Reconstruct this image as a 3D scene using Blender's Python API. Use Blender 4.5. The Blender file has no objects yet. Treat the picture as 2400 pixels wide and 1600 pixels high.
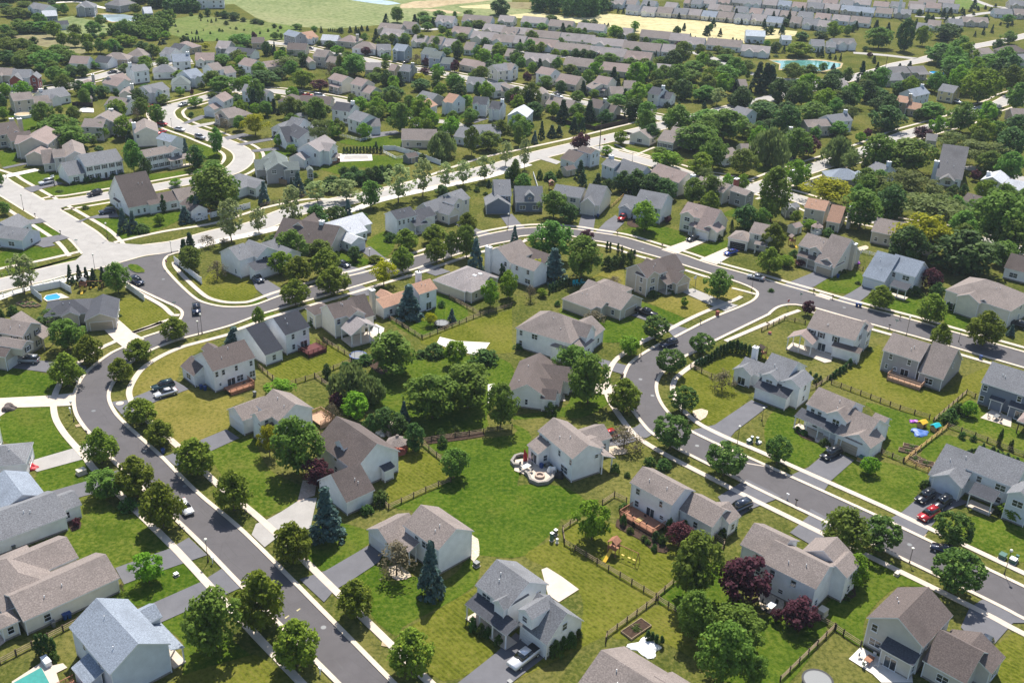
import bpy, bmesh, math, random
import numpy as np
from mathutils import Matrix, Vector
random.seed(7)
C = bpy.context.scene.collection
# ---------------------------------------------------------------- camera model
F = 2430.0; TILT = math.radians(26.28); ROLL = math.radians(2.1); CAMH = 108.0
def G(x, y, h=0.0):
    """point where the sight line of photo position (x, y) meets the level h metres above the ground"""
    dx = x-1200.0; dy = y-800.0
    c, s = math.cos(ROLL), math.sin(ROLL)
    u = dx*c+dy*s; v = -dx*s+dy*c
    Y = F*math.cos(TILT)-v*math.sin(TILT); Z = -F*math.sin(TILT)-v*math.cos(TILT)
    t = (h-CAMH)/Z
    return (u*t, Y*t)
def px_per_m(y): return F*(math.sin(TILT)+(y-800)/F*math.cos(TILT))/CAMH
TILES = {'k%d' % i: (400*i, 0, 5.8725) for i in range(6)}
TILES.update({'m0': (0, 240, 5.8725), 'm1': (400, 240, 5.8725)})
TILES.update({'m%d' % i: (400*i, 240, 3.355) for i in range(2, 6)})
TILES['s'] = (0, 0, 1.0)
for c in range(4):
    for r in range(4): TILES['%d%d' % (c, r)] = (600*c, 400*r, 3.92)
def S(t, x, y):
    ox, oy, k = TILES[t]; return (ox+x/k, oy+y/k)
def pts(spec):
    out = []
    for part in spec.split('|'):
        t, lst = part.split(':')
        for p in lst.split(';'):
            x, y = p.split(','); out.append(S(t.strip(), float(x), float(y)))
    return out
def W(spec, h=0.0): return [G(x, y, h) for x, y in pts(spec)]
def catmull(P, n=6, closed=False):
    if len(P) < 3: return list(P)
    out = []; m = len(P); rng = m if closed else m-1
    for i in range(rng):
        if closed: p0, p1, p2, p3 = P[(i-1) % m], P[i], P[(i+1) % m], P[(i+2) % m]
        else: p0, p1, p2, p3 = P[max(i-1, 0)], P[i], P[i+1], P[min(i+2, m-1)]
        d = math.dist(p1, p2); k = max(1, min(n, int(d/1.2)))
        for j in range(k):
            t = j/k; t2 = t*t; t3 = t2*t
            out.append(tuple(0.5*((2*b)+(-a+c)*t+(2*a-5*b+4*c-d_)*t2+(-a+3*b-3*c+d_)*t3) for a, b, c, d_ in zip(p0, p1, p2, p3)))
    if not closed: out.append(tuple(P[-1]))
    return out
def offset(P, o):
    out = []; n = len(P)
    for i in range(n):
        a = P[max(i-1, 0)]; b = P[min(i+1, n-1)]
        dx, dy = b[0]-a[0], b[1]-a[1]; L = math.hypot(dx, dy) or 1
        out.append((P[i][0]-dy/L*o, P[i][1]+dx/L*o))      # positive = to the left of travel
    return out
# ---------------------------------------------------------------- objects
def empty(name, loc=(0, 0, 0), rz=0.0, label=None, cat=None, group=None, parent=None):
    o = bpy.data.objects.new(name, None); C.objects.link(o)
    o.location = loc; o.rotation_euler = (0, 0, rz); o.empty_display_size = .2
    if parent: o.parent = parent
    return tag(o, label, cat, group)
def tag(o, label=None, cat=None, group=None, kind=None):
    if label: o['label'] = label
    if cat: o['category'] = cat
    if group: o['group'] = group
    if kind: o['kind'] = kind
    return o
class MB:
    """collects polygons with a material slot each; build() links ONE mesh object"""
    def __init__(s): s.v = []; s.f = []; s.m = []
    def poly(s, P, m=0):
        i = len(s.v); s.v += [tuple(p) for p in P]; s.f.append(tuple(range(i, i+len(P)))); s.m.append(m)
    def box(s, x0, y0, z0, x1, y1, z1, m=0, top=None):
        if x0 > x1: x0, x1 = x1, x0
        if y0 > y1: y0, y1 = y1, y0
        a = (x0, y0, z0); b = (x1, y0, z0); c = (x1, y1, z0); d = (x0, y1, z0)
        e = (x0, y0, z1); f = (x1, y0, z1); g = (x1, y1, z1); h = (x0, y1, z1)
        for q in ((a, d, c, b), (a, b, f, e), (b, c, g, f), (c, d, h, g), (d, a, e, h)): s.poly(q, m)
        s.poly((e, f, g, h), m if top is None else top)
    def prism(s, P, z0, z1, m=0, top=None):
        """P: counter-clockwise outline in the ground plane"""
        n = len(P)
        if sum(P[i][0]*P[(i+1) % n][1]-P[(i+1) % n][0]*P[i][1] for i in range(n)) < 0: P = P[::-1]
        s.poly([(x, y, z1) for x, y in P], m if top is None else top)
        s.poly([(x, y, z0) for x, y in reversed(P)], m)
        for i in range(n):
            a, b = P[i], P[(i+1) % n]
            s.poly([(a[0], a[1], z0), (b[0], b[1], z0), (b[0], b[1], z1), (a[0], a[1], z1)], m)
    def slab(s, Q, t, m=0, side=None):
        """Q: planar quad or polygon (counter-clockwise from above) thickened upwards by t"""
        top = [(x, y, z+t) for x, y, z in Q]; n = len(Q); side = m if side is None else side
        s.poly(top, m); s.poly(list(reversed(Q)), side)
        for i in range(n):
            j = (i+1) % n; s.poly([Q[i], Q[j], top[j], top[i]], side)
    def tube(s, a, b, r0, r1=None, n=6, m=0):
        r1 = r0 if r1 is None else r1
        a = Vector(a); b = Vector(b); d = (b-a).normalized()
        u = d.orthogonal().normalized(); w = d.cross(u)
        A = [a+(u*math.cos(2*math.pi*i/n)+w*math.sin(2*math.pi*i/n))*r0 for i in range(n)]
        B = [b+(u*math.cos(2*math.pi*i/n)+w*math.sin(2*math.pi*i/n))*r1 for i in range(n)]
        for i in range(n):
            j = (i+1) % n; s.poly([A[i], A[j], B[j], B[i]], m)
        s.poly(A[::-1], m); s.poly(B, m)
    def lathe(s, prof, n=12, c=(0, 0), m=0):
        for (r0, z0), (r1, z1) in zip(prof, prof[1:]):
            for i in range(n):
                a = 2*math.pi*i/n; b = 2*math.pi*(i+1)/n
                q = [(c[0]+r0*math.cos(a), c[1]+r0*math.sin(a), z0), (c[0]+r0*math.cos(b), c[1]+r0*math.sin(b), z0),
                     (c[0]+r1*math.cos(b), c[1]+r1*math.sin(b), z1), (c[0]+r1*math.cos(a), c[1]+r1*math.sin(a), z1)]
                if r0 < 1e-4: q = q[1:] if r1 > 1e-4 else q
                elif r1 < 1e-4: q = q[:3]
                s.poly(q, m)
    def mesh(s, name, mats, smooth=False):
        me = bpy.data.meshes.new(name); me.from_pydata(s.v, [], s.f); me.update()
        for m in mats: me.materials.append(m)
        me.polygons.foreach_set('material_index', s.m)
        if smooth: me.polygons.foreach_set('use_smooth', [True]*len(s.f))
        return me
    def build(s, name, mats, parent=None, smooth=False, loc=None, rz=0):
        if not isinstance(mats, (list, tuple)): mats = [mats]
        o = bpy.data.objects.new(name, s.mesh(name, mats, smooth)); C.objects.link(o)
        if parent: o.parent = parent
        if loc: o.location = loc
        if rz: o.rotation_euler = (0, 0, rz)
        return o
def inst(name, mesh, parent=None, loc=(0, 0, 0), rz=0.0, sc=(1, 1, 1)):
    o = bpy.data.objects.new(name, mesh); C.objects.link(o); o.location = loc; o.rotation_euler = (0, 0, rz); o.scale = sc
    if parent: o.parent = parent
    return o
# ---------------------------------------------------------------- materials
def newmat(name):
    m = bpy.data.materials.new(name); m.use_nodes = True; nt = m.node_tree
    return m, nt, nt.nodes['Principled BSDF']
def N(nt, t, **k):
    n = nt.nodes.new(t)
    for a, b in k.items():
        if a.startswith('i_'): n.inputs[int(a[2:])].default_value = b
        else: setattr(n, a, b)
    return n
def ramp(nt, fac, stops):
    r = nt.nodes.new('ShaderNodeValToRGB'); el = r.color_ramp.elements
    el[0].position, el[0].color = stops[0][0], (*stops[0][1], 1)
    el[1].position, el[1].color = stops[-1][0], (*stops[-1][1], 1)
    for p, c in stops[1:-1]:
        e = el.new(p); e.color = (*c, 1)
    nt.links.new(fac, r.inputs[0]); return r.outputs[0]
def noise(nt, vec, scale, detail=3, rough=.55):
    n = nt.nodes.new('ShaderNodeTexNoise'); n.inputs['Scale'].default_value = scale
    n.inputs['Detail'].default_value = detail; n.inputs['Roughness'].default_value = rough
    if vec is not None: nt.links.new(vec, n.inputs['Vector'])
    return n.outputs['Fac']
def mix(nt, a, b, fac, mode='MIX'):
    n = nt.nodes.new('ShaderNodeMix'); n.data_type = 'RGBA'; n.blend_type = mode
    for s, v in ((6, a), (7, b), (0, fac)):
        if isinstance(v, bpy.types.NodeSocket): nt.links.new(v, n.inputs[s])
        elif s == 0: n.inputs[0].default_value = v
        else: n.inputs[s].default_value = (*v, 1)
    return n.outputs[2]
def coords(nt, kind='Object'): return nt.nodes.new('ShaderNodeTexCoord').outputs[kind]
def geo(nt): return nt.nodes.new('ShaderNodeNewGeometry').outputs['Position']
def mapped(nt, vec, scale=(1, 1, 1), rz=0.0):
    m = nt.nodes.new('ShaderNodeMapping'); m.inputs['Scale'].default_value = scale; m.inputs['Rotation'].default_value = (0, 0, rz)
    nt.links.new(vec, m.inputs[0]); return m.outputs[0]
def mul(c, k): return tuple(min(1, v*k) for v in c)
def simple(name, col, rough=.8, var=.15, scale=1.5, metal=0.0, spec=.3):
    m, nt, p = newmat(name); f = noise(nt, geo(nt), scale, 4)
    nt.links.new(ramp(nt, f, [(.3, mul(col, 1-var)), (.7, mul(col, 1+var))]), p.inputs['Base Color'])
    p.inputs['Roughness'].default_value = rough; p.inputs['Metallic'].default_value = metal
    p.inputs['Specular IOR Level'].default_value = spec
    return m
def flat(name, col, rough=.5, metal=0.0, spec=.5, coat=0.0):
    m, nt, p = newmat(name); p.inputs['Base Color'].default_value = (*col, 1)
    p.inputs['Roughness'].default_value = rough; p.inputs['Metallic'].default_value = metal
    p.inputs['Specular IOR Level'].default_value = spec; p.inputs['Coat Weight'].default_value = coat
    return m
def shingle(name, col):
    m, nt, p = newmat(name); g = geo(nt)
    a = noise(nt, g, 5.0, 2, .6)
    b = noise(nt, g, .25, 3)
    c1 = ramp(nt, a, [(.32, mul(col, .68)), (.5, col), (.68, mul(col, 1.35))])
    # courses of tabs: thin darker lines at even heights
    sx = N(nt, 'ShaderNodeSeparateXYZ'); nt.links.new(g, sx.inputs[0])
    w = N(nt, 'ShaderNodeMath', operation='MULTIPLY', i_1=5.5); nt.links.new(sx.outputs[2], w.inputs[0])
    fr = N(nt, 'ShaderNodeMath', operation='FRACT'); nt.links.new(w.outputs[0], fr.inputs[0])
    c2 = mix(nt, c1, mul(col, .6), ramp(nt, fr.outputs[0], [(.0, (.45,)*3), (.25, (0,)*3)]))
    c3 = mix(nt, c2, mul(col, .62), ramp(nt, b, [(.52, (0,)*3), (.75, (.6,)*3)]))
    nt.links.new(c3, p.inputs['Base Color']); p.inputs['Roughness'].default_value = .9; p.inputs['Specular IOR Level'].default_value = .35
    return m
def siding(name, col):
    m, nt, p = newmat(name); g = geo(nt)
    sx = N(nt, 'ShaderNodeSeparateXYZ'); nt.links.new(g, sx.inputs[0])
    w = N(nt, 'ShaderNodeMath', operation='MULTIPLY', i_1=6.0); nt.links.new(sx.outputs[2], w.inputs[0])
    fr = N(nt, 'ShaderNodeMath', operation='FRACT'); nt.links.new(w.outputs[0], fr.inputs[0])
    b = noise(nt, g, .8, 4)
    c1 = ramp(nt, b, [(.3, mul(col, .9)), (.7, mul(col, 1.04))])
    c2 = mix(nt, c1, mul(col, .72), ramp(nt, fr.outputs[0], [(.0, (.8,)*3), (.18, (0,)*3)]))
    nt.links.new(c2, p.inputs['Base Color']); p.inputs['Roughness'].default_value = .55; p.inputs['Specular IOR Level'].default_value = .3
    return m
def brick(name, col):
    m, nt, p = newmat(name); g = geo(nt); a = noise(nt, g, 9, 2); 
    nt.links.new(ramp(nt, a, [(.35, mul(col, .6)), (.65, mul(col, 1.3))]), p.inputs['Base Color']); p.inputs['Roughness'].default_value = .9
    return m
def grass(name, dark, light, dry, dryamt=.5, stripes=0.0, rz=0.8, sc=1.0):
    m, nt, p = newmat(name); g = geo(nt)
    fine = noise(nt, g, 1.3*sc, 6, .7); mid_ = noise(nt, g, .16*sc, 4, .6); big = noise(nt, g, .035*sc, 3)
    c = ramp(nt, mid_, [(.35, dark), (.65, light)])
    c = mix(nt, c, dry, ramp(nt, big, [(.42, (0,)*3), (.62, (dryamt,)*3)]))
    c = mix(nt, c, mul(dry, 1.1), ramp(nt, fine, [(.48, (0,)*3), (.66, (.75,)*3)]))
    patch = noise(nt, g, .07*sc, 6, .72); c = mix(nt, c, mul(dry, .95), ramp(nt, patch, [(.54, (0,)*3), (.66, (.65,)*3)])); c = mix(nt, c, mul(dark, .8), ramp(nt, patch, [(.34, (.6,)*3), (.46, (0,)*3)]))
    c = mix(nt, c, mul(dark, .55), ramp(nt, fine, [(.32, (.8,)*3), (.5, (0,)*3)]))
    if stripes:
        v = mapped(nt, g, (1, 1, 1), rz); wv = N(nt, 'ShaderNodeTexWave'); wv.inputs['Scale'].default_value = .42
        wv.inputs['Distortion'].default_value = .6; wv.inputs['Detail'].default_value = 1.5; nt.links.new(v, wv.inputs[0])
        c = mix(nt, c, mul(light, 1.35), ramp(nt, wv.outputs['Fac'], [(.4, (0,)*3), (.8, (stripes,)*3)]))
    nt.links.new(c, p.inputs['Base Color']); p.inputs['Roughness'].default_value = 1; p.inputs['Specular IOR Level'].default_value = .0
    b = N(nt, 'ShaderNodeBump'); b.inputs['Strength'].default_value = .6; b.inputs['Distance'].default_value = .25
    nt.links.new(fine, b.inputs['Height']); nt.links.new(b.outputs[0], p.inputs['Normal'])
    return m
def paving(name, col, crack=.25, spots=.5):
    m, nt, p = newmat(name); g = geo(nt)
    a = noise(nt, g, .35, 5, .65); b = noise(nt, g, 9.0, 2)
    c = ramp(nt, a, [(.3, mul(col, .86)), (.7, mul(col, 1.12))])
    c = mix(nt, c, mul(col, .8), ramp(nt, b, [(.4, (.5,)*3), (.6, (0,)*3)]))
    vo = N(nt, 'ShaderNodeTexVoronoi'); vo.feature = 'DISTANCE_TO_EDGE'; vo.inputs['Scale'].default_value = .13; nt.links.new(g, vo.inputs[0])
    c = mix(nt, c, mul(col, .62), ramp(nt, vo.outputs['Distance'], [(.0, (crack,)*3), (.012, (0,)*3)]))
    nt.links.new(c, p.inputs['Base Color']); p.inputs['Roughness'].default_value = .85; p.inputs['Specular IOR Level'].default_value = .25
    return m
def slabs(name, col, step=1.5):
    m, nt, p = newmat(name); g = geo(nt)
    a = noise(nt, g, .6, 5, .65)
    c = ramp(nt, a, [(.3, mul(col, .88)), (.7, mul(col, 1.08))])
    br = N(nt, 'ShaderNodeTexBrick'); v = mapped(nt, g, (1, 1, 1), .8); nt.links.new(v, br.inputs[0])
    br.offset = 0; br.inputs['Scale'].default_value = 1.0; br.inputs['Brick Width'].default_value = step; br.inputs['Row Height'].default_value = step
    br.inputs['Mortar Size'].default_value = .03; br.inputs['Color1'].default_value = (0, 0, 0, 1); br.inputs['Color2'].default_value = (0, 0, 0, 1); br.inputs['Mortar'].default_value = (1, 1, 1, 1)
    c = mix(nt, c, mul(col, .7), br.outputs['Color']) if False else c
    nt.links.new(c, p.inputs['Base Color']); p.inputs['Roughness'].default_value = .8; p.inputs['Specular IOR Level'].default_value = .25
    return m
def leafmat(name, col, tr=.25, hue=.03, tip=None):
    m, nt, p = newmat(name); out = nt.nodes['Material Output']
    oi = N(nt, 'ShaderNodeObjectInfo')
    o = coords(nt); a = noise(nt, o, 1.1, 3, .6)
    c = ramp(nt, a, [(.3, mul(col, .7)), (.55, col), (.72, tip or mul(col, 1.5))])
    h = N(nt, 'ShaderNodeHueSaturation'); nt.links.new(c, h.inputs['Color'])
    r = N(nt, 'ShaderNodeMapRange'); nt.links.new(oi.outputs['Random'], r.inputs[0]); r.inputs[3].default_value = .5-hue; r.inputs[4].default_value = .5+hue
    r2 = N(nt, 'ShaderNodeMapRange'); nt.links.new(oi.outputs['Random'], r2.inputs[0]); r2.inputs[3].default_value = .8; r2.inputs[4].default_value = 1.2
    nt.links.new(r.outputs[0], h.inputs['Hue']); nt.links.new(r2.outputs[0], h.inputs['Value'])
    nt.links.new(h.outputs[0], p.inputs['Base Color']); p.inputs['Roughness'].default_value = .6; p.inputs['Specular IOR Level'].default_value = .08
    t = N(nt, 'ShaderNodeBsdfTranslucent'); nt.links.new(h.outputs[0], t.inputs[0])
    mx = N(nt, 'ShaderNodeMixShader', i_0=tr); nt.links.new(p.outputs[0], mx.inputs[1]); nt.links.new(t.outputs[0], mx.inputs[2])
    nt.links.new(mx.outputs[0], out.inputs[0]); return m
def watermat(name, col, rough=.08):
    m, nt, p = newmat(name); g = geo(nt); f = noise(nt, g, .12, 3)
    nt.links.new(ramp(nt, f, [(.35, mul(col, .8)), (.7, mul(col, 1.25))]), p.inputs['Base Color']); p.inputs['Roughness'].default_value = rough
    b = N(nt, 'ShaderNodeBump'); b.inputs['Strength'].default_value = .15; nt.links.new(noise(nt, g, 2.0, 3), b.inputs['Height']); nt.links.new(b.outputs[0], p.inputs['Normal'])
    return m
M = {}
M['asphalt'] = paving('asphalt', (.098, .092, .098), .35)
M['concrete_road'] = paving('concrete road', (.345, .33, .315), .3)
M['drive_dark'] = paving('driveway asphalt', (.13, .13, .145), .2)
M['concrete'] = slabs('concrete', (.52, .45, .38))
M['concrete_pale'] = slabs('pale concrete', (.62, .58, .53))
M['kerb'] = slabs('kerb concrete', (.55, .475, .39))
M['paver'] = simple('patio pavers', (.42, .33, .27), .9, .25, 3)
M['mulch'] = simple('mulch', (.05, .03, .02), 1, .4, 3)
M['gravelbed'] = simple('pale stones', (.5, .42, .32), 1, .35, 4)
M['white'] = flat('white trim', (.78, .79, .80), .5)
M['tanfr'] = flat('beige trim', (.52, .47, .38), .6)
def glassmat(name, c0, c1):
    m, nt, p = newmat(name)
    nt.links.new(ramp(nt, noise(nt, geo(nt), .35, 1), [(.4, c0), (.6, c1)]), p.inputs['Base Color'])
    p.inputs['Roughness'].default_value = .08; p.inputs['Specular IOR Level'].default_value = .8
    return m
M['glass'] = glassmat('window glass', (.012, .016, .022), (.06, .075, .09))
M['carglass'] = flat('car glass', (.012, .015, .02), .05, 0, .9)
M['black'] = flat('black rubber', (.02, .02, .02), .7)
M['iron'] = flat('dark iron', (.025, .022, .02), .5)
M['wood'] = simple('weathered fence wood', (.25, .19, .125), .9, .3, 2.5)
M['wood_new'] = simple('new fence wood', (.46, .30, .12), .9, .2, 2.5)
M['wood_dark'] = simple('dark wood', (.07, .05, .04), .9, .3, 2.5)
M['deck'] = simple('deck boards', (.30, .14, .085), .8, .2, 2.5)
M['deck_red'] = simple('red stained deck', (.10, .025, .025), .8, .2, 2.5)
M['deck_pale'] = simple('pale deck', (.42, .26, .17), .8, .2, 2.5)
M['bark'] = simple('bark', (.10, .075, .055), 1, .35, 4)
M['globe'] = flat('lamp globe', (.8, .78, .68), .3)
M['brick'] = brick('red brick', (.28, .08, .06)); M['brick_tan'] = brick('tan brick', (.36, .27, .2)); M['stone'] = brick('grey stone', (.25, .23, .21))
M['garage'] = flat('garage door', (.70, .71, .72), .55); M['garage_tan'] = flat('tan garage door', (.42, .35, .26), .6); M['garage_dark'] = flat('open garage', (.02, .02, .022), .9)  # open garages: interior shade painted as near-black colour on the door panels
M['shutter'] = flat('dark shutters', (.03, .035, .05), .6)
M['leaf_gas'] = flat('metal', (.5, .52, .54), .45, .3)
WALL = {'white': (.84, .85, .86), 'cream': (.76, .72, .63), 'beige': (.56, .51, .43), 'grey': (.36, .36, .37), 'blue': (.30, .36, .42), 'paleblue': (.64, .69, .75),
        'warmgrey': (.60, .575, .53), 'tan': (.48, .39, .28), 'darkgrey': (.16, .17, .18), 'yellow': (.60, .52, .30), 'slate': (.17, .20, .26)}
for k, v in WALL.items(): M['w_'+k] = siding(k+' siding', v)
ROOF = {'taupe': (.215, .182, .168), 'brown': (.112, .09, .084), 'grey': (.17, .175, .19), 'dark': (.06, .064, .078), 'navy': (.028, .032, .045), 'orange': (.36, .215, .15), 'pale': (.46, .48, .52),
        'bluegrey': (.22, .255, .31), 'mid': (.16, .155, .16), 'pink': (.25, .195, .18), 'green': (.13, .155, .15), 'lilac': (.26, .235, .235), 'metal': (.5, .55, .6)}
for k, v in ROOF.items(): M['r_'+k] = shingle(k+' shingles', v)
CAR = {}
def carpaint(k, c):
    if k not in CAR: CAR[k] = flat(k+' paint', c, .28, .3, .6, .6)
    return CAR[k]
# ---------------------------------------------------------------- houses
WINMESH = {}
def winmesh(w, h, style):
    key = (round(w, 1), round(h, 1), style)
    if key not in WINMESH:
        m = MB(); fr = .09
        # lies in the x-z plane, outward is -y ; frame ring round a recessed dark pane, with a mullion
        m.box(-w/2, -.06, -h/2, -w/2+fr, .02, h/2); m.box(w/2-fr, -.06, -h/2, w/2, .02, h/2)
        m.box(-w/2+fr, -.06, -h/2, w/2-fr, .02, -h/2+fr); m.box(-w/2+fr, -.06, h/2-fr, w/2-fr, .02, h/2)
        m.box(-w/2-.05, -.10, -h/2-.07, w/2+.05, .02, -h/2-.002)
        if w > 1.3: m.box(-.04, -.055, -h/2+fr, .04, .02, h/2-fr)
        m.poly([(-w/2+fr, -.025, -h/2+fr), (w/2-fr, -.025, -h/2+fr), (w/2-fr, -.025, h/2-fr), (-w/2+fr, -.025, h/2-fr)], 1)
        if h < 1.9: m.box(-w/2+fr, -.05, -.03, w/2-fr, -.02, .03)
        if style == 'sh':
            for s in (-1, 1): m.box(s*(w/2+.02), -.05, -h/2, s*(w/2+.38), .02, h/2, 2)
        WINMESH[key] = m.mesh('window', [M['white'], M['glass'], M['shutter']])
    return WINMESH[key]
GARMESH = {}
def garmesh(w, h, mat):
    key = (round(w, 1), h, mat)
    if key not in GARMESH:
        m = MB()
        m.box(-w/2-.12, -.05, 0.03, -w/2, .02, h+.12, 1); m.box(w/2, -.05, 0.03, w/2+.12, .02, h+.12, 1); m.box(-w/2, -.05, h, w/2, .02, h+.12, 1)
        for i in range(4): m.box(-w/2, -.03, .03+i*h/4, w/2, .015, (i+1)*h/4-.015, 0)
        GARMESH[key] = m.mesh('garage_door', [M[mat], M['white']])
    return GARMESH[key]
def roofpart(mb, x0, y0, x1, y1, z, kind, pitch, t=.2, a=0, b=1):
    """roof whose lower edge is the rectangle at height z; slope faces slot a, edges slot b; returns height function"""
    w, d = x1-x0, y1-y0
    if kind in ('x', 'y'):
        if kind == 'x':
            ym = (y0+y1)/2; zr = z+d/2*pitch
            mb.slab([(x0, y0, z), (x1, y0, z), (x1, ym, zr), (x0, ym, zr)], t, a, b)
            mb.slab([(x0, ym, zr), (x1, ym, zr), (x1, y1, z), (x0, y1, z)], t, a, b)
            return lambda x, y: z+min(y-y0, y1-y)*pitch
        xm = (x0+x1)/2; zr = z+w/2*pitch
        mb.slab([(x0, y0, z), (xm, y0, zr), (xm, y1, zr), (x0, y1, z)], t, a, b)
        mb.slab([(xm, y0, zr), (x1, y0, z), (x1, y1, z), (xm, y1, zr)], t, a, b)
        return lambda x, y: z+min(x-x0, x1-x)*pitch
    if kind == 'h':
        m = min(w, d)/2; zr = z+t+m*pitch
        c = [(x0, y0, z+t), (x1, y0, z+t), (x1, y1, z+t), (x0, y1, z+t)]; lo = [(x0, y0, z), (x1, y0, z), (x1, y1, z), (x0, y1, z)]
        for i in range(4): j = (i+1) % 4; mb.poly([lo[i], lo[j], c[j], c[i]], b)
        mb.poly(lo[::-1], b)
        if w >= d:
            p = (x0+m, (y0+y1)/2, zr); q = (x1-m, (y0+y1)/2, zr)
            mb.poly([c[0], c[1], q, p], a); mb.poly([c[2], c[3], p, q], a); mb.poly([c[3], c[0], p], a); mb.poly([c[1], c[2], q], a)
        else:
            p = ((x0+x1)/2, y0+m, zr); q = ((x0+x1)/2, y1-m, zr)
            mb.poly([c[0], c[1], p], a); mb.poly([c[1], c[2], q, p], a); mb.poly([c[2], c[3], q], a); mb.poly([c[3], c[0], p, q], a)
        return lambda x, y: z+.03
    # sheds: 's','n','w','e' = side of the lower edge
    lo = z; k = pitch
    f = {'s': lambda x, y: lo+(y-y0)*k, 'n': lambda x, y: lo+(y1-y)*k, 'w': lambda x, y: lo+(x-x0)*k, 'e': lambda x, y: lo+(x1-x)*k, 'f': lambda x, y: lo}[kind]
    mb.slab([(x, y, f(x, y)) for x, y in ((x0, y0), (x1, y0), (x1, y1), (x0, y1))], .14, a, b)
    return f
class House:
    n = 0
HOUSES = []
def house(short, label, tile, A, B, eh, Wd, wall='white', roof='taupe', kind='x', pitch=.55, wings=(), win=None, gar=None, door=None, chim=(), style='', porch=(),
          decks=(), garmat='garage', name='house', roofwin=(), facade=None, vents=1, raw=False, gl=None):
    """A, B: photo positions of the ends of the visible eave line (roof edge) at height eh. Local x runs A->B, local y away from the viewer."""
    if raw: a, b = A, B
    else: a = G(*S(tile, *A), eh); b = G(*S(tile, *B), eh)
    ang = math.atan2(b[1]-a[1], b[0]-a[0]); ux = (math.cos(ang), math.sin(ang)); uy = (-ux[1], ux[0])
    L = math.dist(a, b)
    def loc(p): dx, dy = p[0]-a[0], p[1]-a[1]; return (dx*ux[0]+dy*ux[1], dx*uy[0]+dy*uy[1])
    if isinstance(Wd, tuple): Wd = abs(loc(G(*S(tile, *Wd), eh))[1])
    root = empty(name, (a[0], a[1], 0), ang, label, 'house')
    House.n += 1; eps = 0.004*(House.n % 5)
    ov = .32; base = .0
    blocks = [dict(r=(0, 0, L, Wd), eh=eh, k=kind, p=pitch, win=win, gar=gar, z0=base, open=None)]
    for wg in wings:
        o = dict(wg[-1]) if isinstance(wg[-1], dict) else {}
        if wg[0] == 'l': _, x0, y0, x1, y1, e2, k2 = wg[:7]; r = (x0, y0, x1, y1)
        else:
            _, p, q, e2, dep, k2 = wg[:6]; tl = o.get('t', tile)
            P = loc(G(*S(tl, *p), e2)); Q = loc(G(*S(tl, *q), e2))
            if isinstance(dep, tuple): D = loc(G(*S(tl, *dep), e2))
            if abs(P[0]-Q[0]) > abs(P[1]-Q[1]):
                yy = (P[1]+Q[1])/2; y2 = D[1] if isinstance(dep, tuple) else yy+dep
                r = (min(P[0], Q[0]), min(yy, y2), max(P[0], Q[0]), max(yy, y2))
            else:
                xx = (P[0]+Q[0])/2; x2 = D[0] if isinstance(dep, tuple) else xx+dep
                r = (min(xx, x2), min(P[1], Q[1]), max(xx, x2), max(P[1], Q[1]))
        # snap near-flush edges
        blocks.append(dict(r=r, eh=e2, k=k2, p=o.get('p', pitch), win=o.get('win'), gar=o.get('g'), z0=o.get('z0', base), wall=o.get('wall'), roof=o.get('roof'), open=o.get('open')))
    wmb = MB(); rmb = MB(); wm = [M['w_'+wall], M['stone']]; rm = [M['r_'+roof], M['white']]
    def slot(lst, mat):
        if mat not in lst: lst.append(mat)
        return lst.index(mat)
    for i, bl in enumerate(blocks):
        x0, y0, x1, y1 = bl['r']; e = bl['eh']+i*.006; k = bl['k']
        rs = 0 if not bl.get('roof') else slot(rm, M['r_'+bl['roof']])
        f = roofpart(rmb, x0, y0, x1, y1, e, k, bl['p'], a=rs)
        j = ov+.013*i if not bl['z0'] else .12+.01*i
        X0, Y0, X1, Y1 = x0+j, y0+j, x1-j, y1-j; bl['w'] = (X0, Y0, X1, Y1); z0 = bl['z0']
        ws = 0 if not bl.get('wall') else slot(wm, M['w_'+bl['wall']] if 'w_'+bl['wall'] in M else M[bl['wall']])
        if bl['open'] :
            for (cx, cy) in ((X0, Y0), (X1-.2, Y0), (X1-.2, Y1-.2), (X0, Y1-.2)): pm_ = MB(); pm_.box(cx, cy, 0, cx+.2, cy+.2, f(cx+.1, cy+.1)+.03); pm_.build('post', wm[ws], root)
            bl['f'] = f; continue
        up = .08
        cor = [(X0, Y0), (X1, Y0), (X1, Y1), (X0, Y1)]
        if k in ('x', 'y'):
            if k == 'x': peak = ((X0, (Y0+Y1)/2), (X1, (Y0+Y1)/2))
            for s_ in range(4):
                p, q = cor[s_], cor[(s_+1) % 4]
                poly = [(p[0], p[1], z0), (q[0], q[1], z0), (q[0], q[1], f(*q)+up)]
                if (k == 'x' and s_ in (1, 3)) or (k == 'y' and s_ in (0, 2)):
                    mx, my = (p[0]+q[0])/2, (p[1]+q[1])/2; poly.append((mx, my, f(mx, my)+up))
                poly.append((p[0], p[1], f(*p)+up)); wmb.poly(poly, ws)
        else:
            for s_ in range(4):
                p, q = cor[s_], cor[(s_+1) % 4]
                wmb.poly([(p[0], p[1], z0), (q[0], q[1], z0), (q[0], q[1], f(*q)+.06), (p[0], p[1], f(*p)+.06)], ws)
        bl['f'] = f
        if not z0:   # foundation strip, proud of the wall
            for s_ in range(4):
                p, q = cor[s_], cor[(s_+1) % 4]; dx, dy = q[0]-p[0], q[1]-p[1]; n = math.hypot(dx, dy) or 1; ox, oy = dy/n*.02, -dx/n*.02
                wmb.poly([(p[0]+ox, p[1]+oy, 0), (q[0]+ox, q[1]+oy, 0), (q[0]+ox, q[1]+oy, .35), (p[0]+ox, p[1]+oy, .35)], 1)
    # corner boards
    tsl = slot(wm, M['white'])
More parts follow.
